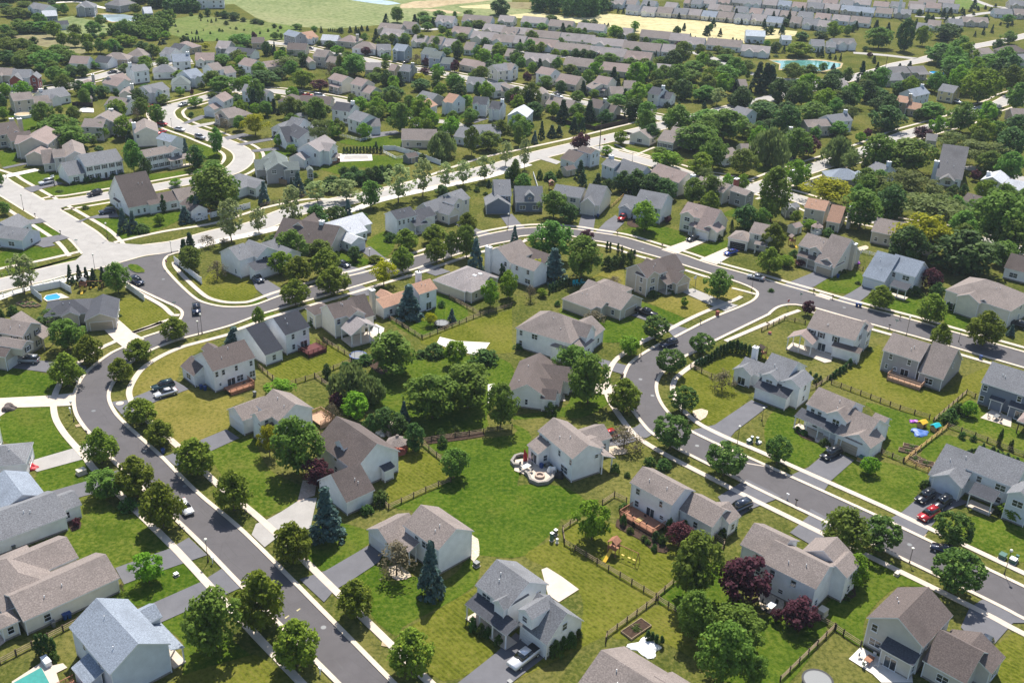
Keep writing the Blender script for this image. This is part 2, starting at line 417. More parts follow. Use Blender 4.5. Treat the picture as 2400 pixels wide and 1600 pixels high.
    for i, bl in enumerate(blocks):
        if bl['z0'] or bl['open']: continue
        X0, Y0, X1, Y1 = bl['w']; f = bl['f']
        for cx, cy in ((X0, Y0), (X1, Y0), (X1, Y1), (X0, Y1)):
            if any(b2 is not bl and not b2['open'] and b2['w'][0]-.05 < cx < b2['w'][2]+.05 and b2['w'][1]-.05 < cy < b2['w'][3]+.05 and b2['eh'] >= bl['eh']-.5 for b2 in blocks if 'w' in b2): continue
            wmb.box(cx-.07, cy-.07, .03, cx+.07, cy+.07, f(cx, cy)+.03, tsl)
    wo = wmb.build('wall', wm, root); ro = rmb.build('roof', rm, root)
    # roof vents
    rr = random.Random(House.n)
    def side(bl, s):
        X0, Y0, X1, Y1 = bl['w']
        return {'s': ((X0, Y0), (1, 0), X1-X0, 0), 'n': ((X1, Y1), (-1, 0), X1-X0, math.pi), 'e': ((X1, Y0), (0, 1), Y1-Y0, math.pi/2), 'w': ((X0, Y1), (0, -1), Y1-Y0, -math.pi/2)}[s]
    def blocked(bl, x, y, z):
        for b2 in blocks:
            if b2 is bl or b2['open']: continue
            a0, b0, a1, b1 = b2['r']
            if a0-.3 < x < a1+.3 and b0-.3 < y < b1+.3 and b2['z0'] <= z < b2['eh']+ (0.9 if not b2['z0'] else .8): return True
        return False
    def place(bl, s, t, z, w, h, kind_='window', mat=None):
        o, d, Ls, rz = side(bl, s); x = o[0]+d[0]*t*Ls; y = o[1]+d[1]*t*Ls
        nx, ny = d[1], -d[0]
        if kind_ == 'window' and blocked(bl, x+nx*.5, y+ny*.5, z): return None
        if kind_ == 'window': me = winmesh(w, h, style if (w < 1.3 and h < 1.9) else '')
        else: me = garmesh(w, h, mat)
        return inst(kind_, me, root, (x+nx*.03, y+ny*.03, z), rz)
    for bi, bl in enumerate(blocks):
        if bl['open']: continue
        wn = bl['win']
        X0, Y0, X1, Y1 = bl['w']; two = bl['eh'] > 4.3
        if bl['z0']:
            sd = {'y': 's', 'x': 'w'}.get(bl['k'])
            if isinstance(wn, str): sd = wn
            if sd and wn != 0: place(bl, sd, .5, bl['z0']+max(.7, (bl['eh']-bl['z0'])*.62)+(.15 if bl['eh']-bl['z0'] < 1.2 else 0), min(1.1, (X1-X0)*.5 if sd in 'sn' else (Y1-Y0)*.5), 1.1)
            continue
        if wn is None: wn = {}
        if wn == 0: continue
        for s in 'senw':
            Ls = (X1-X0) if s in 'sn' else (Y1-Y0)
            gable = (bl['k'] == 'x' and s in 'ew') or (bl['k'] == 'y' and s in 'sn')
            n = wn.get(s)
            if n is None: n = max(1, int(Ls/3.4)) if not gable else (1 if bi == 0 and rr.random() < .6 else (1 if bi and rr.random() < .4 else 0))
            if bl['gar'] and s in bl['gar']: n = 0
            if isinstance(n, (list, tuple)): spots = n
            else: spots = [((i+.5)/n, f_) for i in range(n) for f_ in ((0, 1) if two else (0,))]
            for sp in spots:
                t, fl = sp[0], sp[1]; w_ = sp[2] if len(sp) > 2 else (1.0 if not (fl == 0 and rr.random() < .35) else 1.9); h_ = sp[3] if len(sp) > 3 else 1.35
                z = 1.55+fl*2.55 if h_ < 1.9 else .12+h_/2
                place(bl, s, t, z, w_, h_)
        if bl['gar']:
            g = bl['gar'] if isinstance(bl['gar'], str) else bl['gar'][0]
            for s in g:
                Ls = (X1-X0) if s in 'sn' else (Y1-Y0); o = place(bl, s, .5, 0.0, min(4.9, Ls-1.0), 2.15, 'garage_door', garmat)
    if door:
        for s, t in door:
            place(blocks[0], s, t, 1.12, 1.0, 2.1, 'window').name = 'door' if place else ''
    for c in chim:   # x, y, w, d, top, material
        x, y, w, d, tp = c[:5]; mt = c[5] if len(c) > 5 else 'w_'+wall
        if x == 'p': x, y = loc(G(*S(tile, *c[1])))
        m = MB(); m.box(x-w/2, y-d/2, 0, x+w/2, y+d/2, tp); m.box(x-w/2-.08, y-d/2-.08, tp, x+w/2+.08, y+d/2+.08, tp+.12, 1); m.tube((x, y, tp+.12), (x, y, tp+.5), .16, .16, 8, 2)
        m.build('chimney', [M[mt], M['white'], M['iron']], root)
    for pc in porch:  # x0,y0,x1,y1,h,side low, (roof)
        x0, y0, x1, y1, h, sd = pc[:6]; rfm = pc[6] if len(pc) > 6 else roof
        m = MB(); f = roofpart(m, x0, y0, x1, y1, h, sd, .38 if sd in 'snwe' else pitch)
        m.box(x0+.1, y0+.1, 0, x1-.1, y1-.1, .25, 2)
        along = sd in 'sn' or (sd == 'y') ; Lp = (x1-x0) if along else (y1-y0); n = max(2, int(Lp/2.4)+1)
        for i in range(n):
            if along: cx = x0+.3+(x1-x0-.6)*i/(n-1); cy = {'s': y0+.25, 'n': y1-.25, 'y': y0+.25}[sd]
            else: cy = y0+.3+(y1-y0-.6)*i/(n-1); cx = {'w': x0+.25, 'e': x1-.25, 'x': x0+.25}.get(sd, x0+.25)
            m.box(cx-.09, cy-.09, .25, cx+.09, cy+.09, f(cx, cy)+.03, 1)
            if sd in ('y', 'x') and along: m.box(cx-.09, y1-.35, .25, cx+.09, y1-.17, f(cx, y1-.25)+.03, 1)
        m.build('porch', [M['r_'+rfm], M['white'], M['concrete']], root)
    for dk in decks:  # x0,y0,x1,y1,height,material, open sides
        x0, y0, x1, y1, h, mt = dk[:6]; rails = dk[6] if len(dk) > 6 else 'swe'
        m = MB(); m.box(x0, y0, h-.12, x1, y1, h)
        for cx, cy in ((x0+.1, y0+.1), (x1-.1, y0+.1), (x0+.1, y1-.1), (x1-.1, y1-.1)): m.box(cx-.08, cy-.08, 0, cx+.08, cy+.08, h-.12)
        m.box(x0+.02, y0+.02, .02, x1-.02, y0+.06, h-.12)
        d = m.build('deck', M[mt], root); r = MB()
        segs = {'s': ((x0, y0), (x1, y0)), 'w': ((x0, y0), (x0, y1)), 'e': ((x1, y0), (x1, y1)), 'n': ((x0, y1), (x1, y1))}
        for s in rails:
            (ax, ay), (bx, by) = segs[s]; n = max(2, int(math.dist((ax, ay), (bx, by))/1.5)+1)
            r.box(min(ax, bx)-.05, min(ay, by)-.05, h+.85, max(ax, bx)+.05, max(ay, by)+.05, h+.92)
            r.box(min(ax, bx)-.02, min(ay, by)-.02, h+.1, max(ax, bx)+.02, max(ay, by)+.02, h+.16)
            nb = n*7
            for i in range(nb): cx = ax+(bx-ax)*i/(nb-1); cy = ay+(by-ay)*i/(nb-1); q = .05 if i % 7 == 0 else .018; r.box(cx-q, cy-q, h-.1, cx+q, cy+q, h+.85)
        r.build('railing', M[mt], root)
    for (x, y, z) in roofwin:
        m = MB(); m.box(x-.5, y-.35, z, x+.5, y+.35, z+.22, 0); m.build('skylight', M['white'], root)
    if vents:
        bl = blocks[0]; X0, Y0, X1, Y1 = bl['w']
        for _ in range(vents+1):
            m = MB()
            x = X0+(X1-X0)*rr.uniform(.25, .75); y = Y0+(Y1-Y0)*rr.uniform(.15, .4)
            if bl['k'] == 'y': x = X0+(X1-X0)*rr.uniform(.15, .4); y = Y0+(Y1-Y0)*rr.uniform(.2, .7)
            z = bl['f'](x, y) if bl['k'] != 'h' else bl['eh']+min(x-X0, X1-x, y-Y0, Y1-y)*bl['p']
            m.tube((x, y, z), (x, y, z+.62), .07, .07, 6); m.build('vent_pipe', M['white'], root)
    # foundation shrubs are placed by the planting code
    root['L'] = L; root['Wd'] = Wd
    cx, cy = L/2, Wd/2
    HOUSES.append(dict(o=root, short=short, c=(a[0]+ux[0]*cx+uy[0]*cy, a[1]+ux[1]*cx+uy[1]*cy), ang=ang, a=a, ux=ux, uy=uy, blocks=blocks, L=L, W=Wd))
    return root
# ---------------------------------------------------------------- ground, fields, roads
M['ground'] = grass('rough grass', (.052, .070, .014), (.088, .102, .020), (.16, .145, .045), .45)
M['lawn'] = grass('mown lawn', (.046, .086, .007), (.078, .118, .012), (.14, .14, .032), .3)
M['lawn_green'] = grass('lush lawn', (.038, .080, .006), (.062, .108, .009), (.11, .125, .022), .3)
M['lawn_dry'] = grass('dry lawn', (.088, .096, .014), (.135, .13, .024), (.20, .165, .05), .6, .35, 0.75)
M['lawn_olive'] = grass('striped lawn', (.068, .086, .009), (.102, .115, .014), (.16, .145, .035), .45, .35, -0.75)
M['verge'] = grass('worn verge', (.08, .10, .02), (.13, .14, .03), (.27, .21, .09), .6, 0, 0, 2)
M['field'] = grass('pasture', (.135, .18, .07), (.19, .23, .10), (.26, .26, .14), .5, 0, 0, .25)
M['field_rough'] = grass('rough meadow', (.085, .14, .035), (.13, .19, .05), (.17, .17, .07), .5, 0, 0, .3)
M['wheat'] = grass('ripening wheat', (.40, .35, .19), (.48, .43, .25), (.46, .43, .25), .5, .25, 1.45, .15)
M['tanfield'] = grass('bare tan field', (.35, .28, .17), (.42, .34, .22), (.45, .36, .24), .5, 0, 0, .2)
M['soil'] = grass('brown soil field', (.20, .17, .10), (.26, .22, .13), (.2, .2, .1), .5, 0, 0, .2)
M['water'] = watermat('turquoise pond water', (.10, .27, .25)); M['water_pale'] = watermat('pale lake water', (.30, .38, .42)); M['pool'] = watermat('blue pool water', (.02, .28, .62)); M['poolcover'] = simple('green pool cover', (.02, .22, .20), .6, .1, 2)
def sheet(name, P, z, mat, label=None, kind='structure', cat=None):
    bm = bmesh.new(); vs = [bm.verts.new((x, y, z)) for x, y in P]
    try: f = bm.faces.new(vs)
    except ValueError: return None
    f.normal_update()
    if f.normal.z < 0: f.normal_flip()
    bmesh.ops.triangulate(bm, faces=[f], ngon_method='EAR_CLIP')
    me = bpy.data.meshes.new(name); bm.to_mesh(me); bm.free(); me.materials.append(M[mat])
    o = bpy.data.objects.new(name, me); C.objects.link(o); tag(o, label, cat, None, kind); return o
def ribbon(mb, P, a, b, z0, z1, m=0):
    L = offset(P, a); R = offset(P, b)
    for i in range(len(P)-1):
        q = [R[i], R[i+1], L[i+1], L[i]]
        if a < b: q = [L[i], L[i+1], R[i+1], R[i]]
        # orientation up
        ar = sum(q[k][0]*q[(k+1) % 4][1]-q[(k+1) % 4][0]*q[k][1] for k in range(4))
        if ar < 0: q = q[::-1]
        mb.poly([(x, y, z1) for x, y in q], m)
        if z1-z0 > .03:
            for e in (L, R): mb.poly([(*e[i], z0), (*e[i+1], z0), (*e[i+1], z1), (*e[i], z1)], m)
g = sheet('ground', [(-1300, -250), (1300, -250), (1300, 1700), (-1300, 1700)], 0, 'ground', 'wide green ground under the whole suburb')
def fieldp(name, spec, z, mat, label): sheet(name, W(spec), z, mat, label)
fieldp('field', '00:1790,55|10:-200,40;0,165;150,220;420,250;700,270;1100,235;1450,215;1700,150;2170,155;2352,150|s:1200,-60;300,-60;300,5;420,10', .012, 'field', 'pale green pasture stretching behind the houses')
fieldp('field', '00:1450,200;1800,140;2352,190|10:300,235;420,270;250,370;0,375|00:1900,380;1750,370;1500,300', .02, 'field_rough', 'rough green meadow dotted with saplings')
fieldp('field', '00:440,190;660,150;860,190;1090,260;1070,290;830,330;640,320;520,290', .02, 'field', 'mown green paddock by the small white barn')
fieldp('field', '00:60,330;480,290;800,370;880,400;760,500;350,420', .024, 'soil', 'olive brown meadow beyond the left woodland')
fieldp('field', '10:1330,45;1450,15;2000,-15;2180,0;2050,20;1800,45;1600,75;1320,78', .02, 'tanfield', 'tan ploughed field at the top of the view')
fieldp('field', '10:1520,90;1650,85;1850,110;1900,125;1700,125', .026, 'tanfield', 'narrow pinkish bare strip in the pasture')
fieldp('field', '10:1860,60;2160,40;2170,85;1900,75', .026, 'wheat', 'small yellow crop patch by the lone dark tree')
fieldp('field', '10:2170,155|20:60,125;220,118;560,160;720,165;820,135;900,128;1150,150;1800,200;2352,255|30:0,262;270,290;250,330;100,355;-60,365|20:2140,400;1900,388;1400,345;1100,300;800,240;420,190;0,165', .02, 'wheat', 'pale golden wheat field between two housing estates')
fieldp('field', '20:0,80;200,92;190,118;0,138|10:2200,130;2340,90', .024, 'field', 'bright green strip left of the dark wood')
fieldp('field', '20:-50,20;230,25;225,85;0,82', .026, 'soil', 'grey brown strip left of the dark wood')
fieldp('field', '30:1700,0;1870,-20;2000,60;1900,85;1760,90', .024, 'field_rough', 'smooth green plot by the far upper right road')
fieldp('water', 'k4:1210,838;1500,835;1750,832;1960,845;2180,880;2160,925;2010,960;1900,985;1740,965;1340,950;1350,880', .03, 'water', 'turquoise pond behind the dark evergreens')
fieldp('bank', 'k4:1180,825;1500,818;1750,815;1960,828;2210,872;2180,940;2010,975;1900,1000;1740,985;1320,965;1330,890', .025, 'tanfield', 'pale stony rim of the turquoise pond')
fieldp('water', 'k0:1250,228;1400,205;1700,200;1850,230;1990,268;1880,292;1540,303;1440,265', .04, 'water_pale', 'pale grey pond beside the upper left farm lots')
fieldp('bank', 'k0:1235,235;1310,190;1480,190;1800,215;1960,245;2030,270;1900,300;1540,312;1400,280', .032, 'tanfield', 'sandy rim of the pale upper left pond')
fieldp('water', 'k2:60,-10;200,15;420,48;640,72;820,55;700,25;480,-5', .04, 'water_pale', 'white reflecting lake at the top of the view')
# lawns with a colour of their own
LAWNS = [
 ('lawn_green', '12:1440,140;2260,160;2352,400;2130,660;2100,800;1560,890;1500,820;1400,720;1040,600;1060,250|'),
 ('lawn_green', '12:1530,960;2352,860|22:0,760;180,880;60,1250;0,1420|12:1900,1560;1230,1510;1790,1270;1880,1090'),
 ('lawn_green', '22:20,720;400,690;640,700;900,560;880,480;560,480;480,600;0,690'),
 ('lawn_green', '23:120,400;0,420;-400,380;-700,300|22:-900,1500;-300,1450;0,1330;450,1330;700,1500;500,1640|23:450,60;430,130'),
 ('lawn_olive', '23:470,280;1340,800;1250,850;860,1130;-200,1640;-260,1500;440,1060;640,980;610,720;330,520;120,400;300,290'),
 ('lawn_green', '13:1120,470;860,650;1050,800;1060,950;1290,1140;1350,1050;2000,680;2010,380;1750,620;1450,590;1200,630'),
 ('lawn_olive', '13:2020,700;1340,1100;1300,1150;1720,1550;2200,1270;1910,900'),
 ('lawn_green', '13:490,160;700,90;1060,180;1030,290;640,540;480,430;520,300'),
 ('lawn_olive', '23:470,270;620,90;1000,120;1450,300;1900,330;1560,480;1480,640;1320,780'),
 ('lawn_green', '23:1500,650;1900,450;2100,800;2352,1150;2352,1560;1900,1540;1760,1350;1350,850'),
 ('lawn_olive', '23:1340,860;1560,980;1760,1380;1400,1200;1100,1170;900,1130'),
 ('lawn_green', '02:0,250;430,300;530,400;510,490;0,520'),
 ('lawn_green', '02:0,690;200,610;460,600;480,700;560,860;680,970;250,1100;190,1000;0,880'),
 ('lawn_green', '02:350,1200;780,1085;900,1200;850,1270;430,1385'),
 ('lawn', '02:570,1480;860,1400;1100,1560|03:1300,60;1560,330;1060,510;740,440;600,230;640,30;0,400'),
 ('lawn_green', '03:940,800;1150,660;1690,470;1840,640;1420,830;1220,860'),
 ('lawn_green', '03:1490,1020;1750,900;2160,1200;2352,1400;2000,1568;1700,1568;1680,1200'),
 ('lawn_olive', '03:1680,1500;2352,1300|13:-10,1300;420,1640|03:1600,1650'),
 ('lawn_dry', '02:1220,500;1230,350;1400,200;1700,50;2000,-40;1680,200;1640,330;1600,370'),
 ('lawn_dry', '02:1400,580;1740,430;2050,490;2250,520;2090,640;2100,780;1850,910;1640,980;1420,760'),
 ('lawn_olive', '12:30,210;640,30;880,170;560,320;280,400;20,250'),
 ('lawn', '02:1920,1020;2200,900;2350,900|12:20,1000;150,1200;450,1350;380,1480;230,1560;-30,1560'),
 ('lawn_olive', '12:1230,1230;1240,1010;1520,1000;1790,1260;1230,1500'),
 ('lawn_olive', '32:600,380;870,160;1040,30;1050,300;1580,470;1780,340;2040,240;1960,450;1520,720;1500,730'),
 ('lawn_olive', '22:1530,300;1700,250;1950,80;2352,120;2040,430;2180,520;1850,770;1650,650;1480,420'),
 ('lawn_green', '32:0,700;340,400;230,760;420,930;540,980;340,1160;200,1110;0,1000'),
 ('lawn', '32:600,1270;800,1080;1240,1150;1460,1220;1400,1340;1240,1568;900,1430'),
 ('lawn_green', '32:1100,760;900,560;1500,730;1640,780;1270,1080;1060,1010'),
 ('lawn_green', '32:1400,1040;1640,860;2352,1080;2352,1130;1880,1050;1640,960;1500,1130'),
 ('lawn', '32:1540,720;1960,600;2000,640;2230,790;2352,860;2352,1040;1640,790'),
 ('lawn_green', '33:880,350;1500,680;1450,700;1180,690;900,960;850,1230;550,1030;440,960;700,700;930,600'),
 ('lawn_green', '33:0,960;440,980;540,1080;200,1560;-200,1700;-400,1300'),
 ('lawn', '33:1480,80;1560,20;2352,120;2352,460;1850,300;1450,150'),
 ('lawn_olive', '33:2040,1270;2352,1080;2352,1600;1900,1600;2000,1350'),
 ('lawn_dry', '21:700,1000;1000,860;1050,1060;1230,1180;860,980;740,990'),
 ('lawn_dry', '21:1240,1200;1560,1150;1820,1250;1590,1350;1300,1230'),
 ('lawn_green', '21:440,1270;880,1320;1120,1350;1240,1400;1200,1560;650,1560;520,1380'),
 ('lawn_green', '21:1210,1210;1590,1360;1500,1410;1320,1320;1190,1250'),
 ('lawn_green', '21:980,560;1260,500;1540,560;1600,660;1500,690;1060,590'),
 ('lawn_green', '21:1640,720;1960,640;1980,700;1800,780'),
 ('lawn_dry', '21:1600,1000;1800,980;2130,1110;1960,1200;1690,1080'),
 ('lawn_green', '31:430,1050;790,920;870,980;850,1050;710,1130'),
 ('lawn_green', '31:880,1190;1150,1120;1450,1190;1380,1340;1000,1250'),
 ('lawn_green', '31:1640,1280;1900,1350;1860,1480;1640,1440'),
 ('lawn_olive', '01:1020,1180;1330,1190;1560,1320;1540,1370;1230,1480;1080,1340'),
 ('lawn_olive', '01:1860,1000;2040,870;2352,1050;2300,1180;2100,1210;1950,1180;1760,1000'),
 ('lawn_green', '01:80,520;340,490;600,600;520,640;350,690;200,640'),
 ('lawn_green', '01:0,760;220,710;420,710;660,740;300,830;0,890'),
 ('lawn_green', '01:0,970;100,900;600,850;770,750;700,800;300,910'),
 ('lawn_green', '01:160,50;480,10;560,100;400,130;270,120'),
 ('lawn_green', '01:390,185;560,140;1100,60;1800,0;1700,50;1200,130;520,230'),
 ('lawn_olive', '01:700,340;1020,280;1060,350;900,410;760,400'),
 ('lawn_green', '01:880,450;1080,440;1650,320;1640,460;1130,630'),
 ('lawn_green', '12:0,-400;0,0;500,0;560,160'),
 ('lawn_olive', '11:1500,1540;2352,1270|21:0,1220;0,1568|12:2352,100;1950,100'),
 ('lawn_green', '11:1100,1240;1700,1130;1950,1330;1510,1520;1200,1360'),
 ('lawn_green', '11:700,720;1060,830;860,880;760,800'), ('lawn_green', '11:1020,650;1170,560;1280,600;1260,720;1180,790;1050,700'),
 ('lawn_green', 'm1:240,600;520,600;700,700;640,790;480,790'), ('lawn_green', 'm1:1240,690;1600,660;1720,690;1500,800;1260,800'),
 ('lawn_green', 'm1:2000,860;2349,900;2349,1000;2000,900|'), ('lawn_green', 'm2:0,430;350,420;500,450;520,500;0,510'), ('lawn_green', 'm2:0,300;450,270;460,360;100,340'),
 ('lawn_green', 'm2:640,90;960,100;940,135;700,120'), ('lawn_green', 'm3:440,120;860,150;660,210;440,200'), ('lawn', 'm3:700,330;960,360;1120,420;960,410'),
 ('lawn_green', 'm4:340,860;480,820;500,896;340,896'), ('lawn', 'm4:590,460;890,440;900,480;740,530;600,560'), ('lawn_green', 'm0:0,680;250,700;240,830;40,890'),
 ('lawn_green', 'm0:250,1010;700,930;830,970;830,1050;470,1140'), ('lawn', 'm0:1170,380;1500,370;1600,480;1350,560;1180,480'), ('lawn_green', 'm0:30,150;500,130;510,370;280,390;250,250'),
 ('lawn', 'k0:870,1430;1090,1410;1090,1460;900,1480'), ('lawn_green', 'k0:100,1220;680,1130;780,1160;520,1220;150,1240')]
for i, (m_, sp) in enumerate(LAWNS):
    sheet('lawn', catmull(W(sp.strip('|')), 4, True), .030+.0007*(i % 45), m_, 'mown grass lawn between the houses', 'structure')
# roads ---------------------------------------------------------------------
def road(name, spec, hw, mat, label, z=.10, ends=True):
    P = catmull(W(spec), 8); m = MB(); ribbon(m, P, hw, -hw, 0, z)
    o = m.build(name, M[mat]); tag(o, label, None, None, 'structure'); return P
def kerb(spec, side, label='pale concrete kerb along the street', w=.75, world=None):
    P = world or catmull(W(spec), 8); m = MB(); ribbon(m, P, 0, side*w, 0, .20); o = m.build('kerb', M['kerb']); tag(o, label, None, None, 'structure'); return P
NW = []
def walk(P, a, b, z=.15, mat='concrete', label='pale concrete sidewalk'):
    m = MB(); ribbon(m, P, a, b, 0, z); o = m.build('sidewalk', M[mat]); tag(o, label, None, None, 'structure')
C1 = 's:880,1682;799,1600;669,1470;560.7,1360;503.3,1300.4;442.8,1240|02:1110,1140;1000,1010;860,860;790,780;725,680;700,590;700,500;735,400;800,300;900,210;1040,110|01:1150,1627;1310,1545;1500,1480;1620,1420;1675,1360;1690,1305;1640,1255;1500,1190;1300,1095;1190,1040;1080,985'
C2a = 's:997,1682;914,1600;750,1433;568,1250|02:1800,1400;1460,1060;1260,880;1110,740;1040,660;990,560;985,470;1030,370;1110,260;1220,170;1390,75;1570,0|01:1700,1530;2080,1430;2352,1330|11:60,1310;490,1185;850,1080;1100,1005;1280,950;1460,900;1650,830;2070,700;2352,640|21:60,605;250,592;500,595;740,640;860,660;1000,690;1150,740;1400,810;1800,935;2010,1000;2150,1050;2240,1095;2270,1135;2230,1195;2100,1260;1900,1340;1730,1420;1500,1540|22:1370,30;1200,130;1100,210;1060,280;1035,360;1030,450;1060,540;1130,640;1220,760;1310,850;1540,985;1800,1118;2040,1235;2352,1393|s:2280,1386;2400,1447;2500,1496'
C3 = '01:1640,750;1550,775;1500,820;1500,890;1580,990;1700,1110;1800,1190;1900,1230;2040,1257;2200,1260;2352,1240|11:250,1150;560,1060;820,985;1040,930;1450,800;1560,770;2040,615;2352,550|21:130,535;270,528;430,534;600,548;760,575;930,600;1090,635;1400,730;1600,790;1800,860;2160,960;2352,1012|31:100,1045;400,1130;640,1200;860,1260;1360,1390;1700,1490|s:2400,827;2500,856'
C4 = 's:2500,1426;2400,1378.6;2098,1233;2024,1198;1841,1115|22:2150,1070;1870,950;1620,825;1500,735;1430,670;1360,580;1320,490;1310,410;1330,340;1380,275;1560,145;1680,85|21:1850,1560;2352,1315|31:0,1310;60,1262;120,1238;180,1228;250,1228;330,1240;430,1258;800,1365;1200,1478;1500,1562|s:2400,861;2500,891'
K1 = kerb(C1, 1); K2 = kerb(C2a, -1); K3 = kerb(C3, 1); K4 = kerb(C4, -1)
# asphalt between the kerbs
def poly2(A, B, name, mat, label, z): sheet(name, A+B[::-1], z, mat, label)
def cut(P, p, q):
    i = min(range(len(P)), key=lambda k: math.dist(P[k], G(*S(*p)))); j = min(range(len(P)), key=lambda k: math.dist(P[k], G(*S(*q))))
    return P[i:j+1] if i <= j else P[j:i+1][::-1]
AS = 'dark asphalt street curving between the houses'
A1 = cut(K1, ('s', 880, 1682), ('01', 1080, 985)); B1 = cut(K2, ('s', 997, 1682), ('02', 1570, 0))
B2 = cut(K2, ('s', 997, 1682), ('s', 2500, 1496)); 
sheet('road', offset(A1, .3)+W('01:900,905;1300,800;1640,735')+offset(K3, .3)+W('s:2520,862;2520,886')+offset(K4, -.3)[::-1]+offset(K2, -.3)[::-1], .09, 'asphalt', AS)
# worn patches and marks
for sp in ('13:370,905;400,885;412,888;380,912', '13:262,972;298,948;308,953;272,980'):
    sheet('road_mark', W(sp), .096, 'wheat', 'short yellow paint dash on the asphalt', 'structure')
for sp in ('22:2120,1110;2352,1150;2352,1158;2120,1118',): sheet('road_seam', W(sp), .096, 'concrete', 'pale seam line across the asphalt', 'structure')
# sidewalks follow the kerbs
walk(cut(K1, ('s', 880, 1682), ('01', 1620, 1420)), 3.6, 4.85)
walk(cut(K2, ('s', 997, 1682), ('01', 2080, 1430)), -3.75, -5.0)
walk(cut(K2, ('01', 2080, 1430), ('21', 2010, 1000)), -2.7, -3.9, .155)
walk(cut(K2, ('21', 2230, 1195), ('s', 2500, 1496)), -3.3, -4.5)
walk(cut(K3, ('01', 1500, 850), ('s', 2500, 856)), 2.4, 3.6)
walk(cut(K4, ('s', 2500, 1426), ('22', 1680, 85)), -3.3, -4.5)
walk(cut(K4, ('31', 430, 1258), ('s', 2500, 891)), -2.6, -3.8)
walk(W('22:1960,0|21:1960,1568;2352,1400|31:0,1410;160,1330;290,1285'), .6, -.6)
walk(W('21:2020,1080;2140,1110;2250,1140'), .5, -.5); walk(catmull(W('01:1165,1065;1250,1110;1400,1190;1500,1250;1590,1330;1650,1330')), .6, -.6); walk(W('01:1220,1490;1400,1425;1560,1370'), .6, -.6)
# pale concrete road network
CR = 'pale concrete road through the older estate'
P1 = road('road', 's:-120,700;-40,678;56,655;157,630|01:900,840;1100,785;1300,735;1640,687;1990,590;2352,510|s:690,495;800,472;886,454;1009,426;1098,408;1181,388;1248,367.6;1319,350;1409,329;1468,315;1510,305;1780,237;1845,222;1950,195;2065,165;2105,152;2165,140;2269,112;2324,102;2400,85;2560,45', 3.9, 'concrete_road', 'broad pale concrete parkway crossing the suburb diagonally', .085)
R4 = road('road', '01:-300,10;-80,80;0,130;210,255;400,370;560,465;770,600;900,740', 3.9, 'concrete_road', CR, .084)
sheet('road', W('01:400,275;540,262;640,320;560,345;545,370;620,430;760,500;1000,655;1090,668;1300,682;1400,700;900,860;620,855;690,830;760,770;775,700;560,585;330,410'), .088, 'concrete_road', CR)
R5 = road('road', '01:400,330;500,300;640,287;1000,228;1400,160;1830,80|m1:380,1065;600,1010;790,960;920,890;1000,800;1005,720;940,650;800,580;600,500;430,430;250,370;90,310;0,250|00:1540,1090;1520,1030;1590,978;1700,950;1850,910;2000,870;2150,820', 3.2, 'concrete_road', CR, .082)
R7 = road('road', 'k0:-100,1300;100,1285;300,1275;560,1250;900,1190;1100,1120;1350,1060;1600,990;1800,930;2100,885;2349,870|k1:100,850;300,840', 3.3, 'concrete_road', CR, .080)
R8 = road('road', 'k1:930,1100;925,1240;1150,1255;1400,1255;1700,1290;2100,1350;2349,1400|k2:60,1420;80,1480', 3.2, 'concrete_road', CR, .078)
R9 = road('road', 's:620,98;647,102;700,108;749,119;858,140;930,157;985,163;1125,189;1168,198;1215,207;1290,226;1340,236;1452,258;1500,268;1560,280', 3.2, 'concrete_road', CR, .076)
sheet('road', catmull(W('m2:530,115;640,138;700,133;800,140;900,150;985,190;970,225;880,245;760,240;660,238;600,215;570,180'), 5, True), .08, 'concrete_road', 'round concrete turning circle with a grass island')
sheet('lawn', catmull(W('m2:700,165;800,168;865,190;840,215;740,228;700,200'), 5, True), .10, 'lawn_green', 'green island of the turning circle')
R11 = road('road', 'm3:690,345;740,370;800,400;960,440;1100,480;1250,520|m4:60,570;290,605;440,650;560,665', 3.3, 'concrete_road', CR, .078)
R12 = road('road', 'm4:440,720;560,680;700,630;830,580;1000,525;1170,470|m5:60,395;380,270;480,235;850,130;950,75;1150,10|k5:2200,1330;2349,1290;2500,1250', 3.4, 'concrete_road', CR, .074)
R13 = road('road', 'm4:560,670;700,700;900,755;1000,790|s:1930,490;2000,505;2100,525;2240,548;2320,570;2420,592', 3.4, 'concrete_road', CR, .072)
R14 = road('road', 'm5:880,505;930,520;1100,548;1342,605;1500,640', 3.3, 'concrete_road', CR, .07)
R15 = road('road', 'k5:0,730;400,760;860,810;980,810', 3.0, 'concrete_road', CR, .07)
R16 = road('road', 'k5:1620,-10;1760,40;1900,90;2080,110;2000,160;1700,200;1450,250;1200,255;850,225', 3.0, 'concrete_road', CR, .07)
R17 = road('road', 'k2:960,380;1250,410;1500,375;1750,400;1900,420', 2.6, 'concrete_road', CR, .07)
R18 = road('road', 'k3:0,700;250,735;480,750;750,790;1020,810;1230,880;1230,940;1500,960;1900,970', 2.6, 'concrete_road', CR, .07)
R19 = road('road', 'k4:-50,720;150,730;420,810;700,960;900,1005;1150,1060;1400,1095;1600,1100;1900,1110;1830,1160', 3.0, 'concrete_road', CR, .07)
R20 = road('road', 'k4:950,1440;1000,1390;1200,1345;1400,1290;1560,1290', 3.2, 'concrete_road', CR, .07)
R21 = road('road', 'k0:650,45;760,42;950,30;1120,35;1320,90;1480,120', 2.2, 'concrete_pale', 'pale farm lane at the top left', .068)
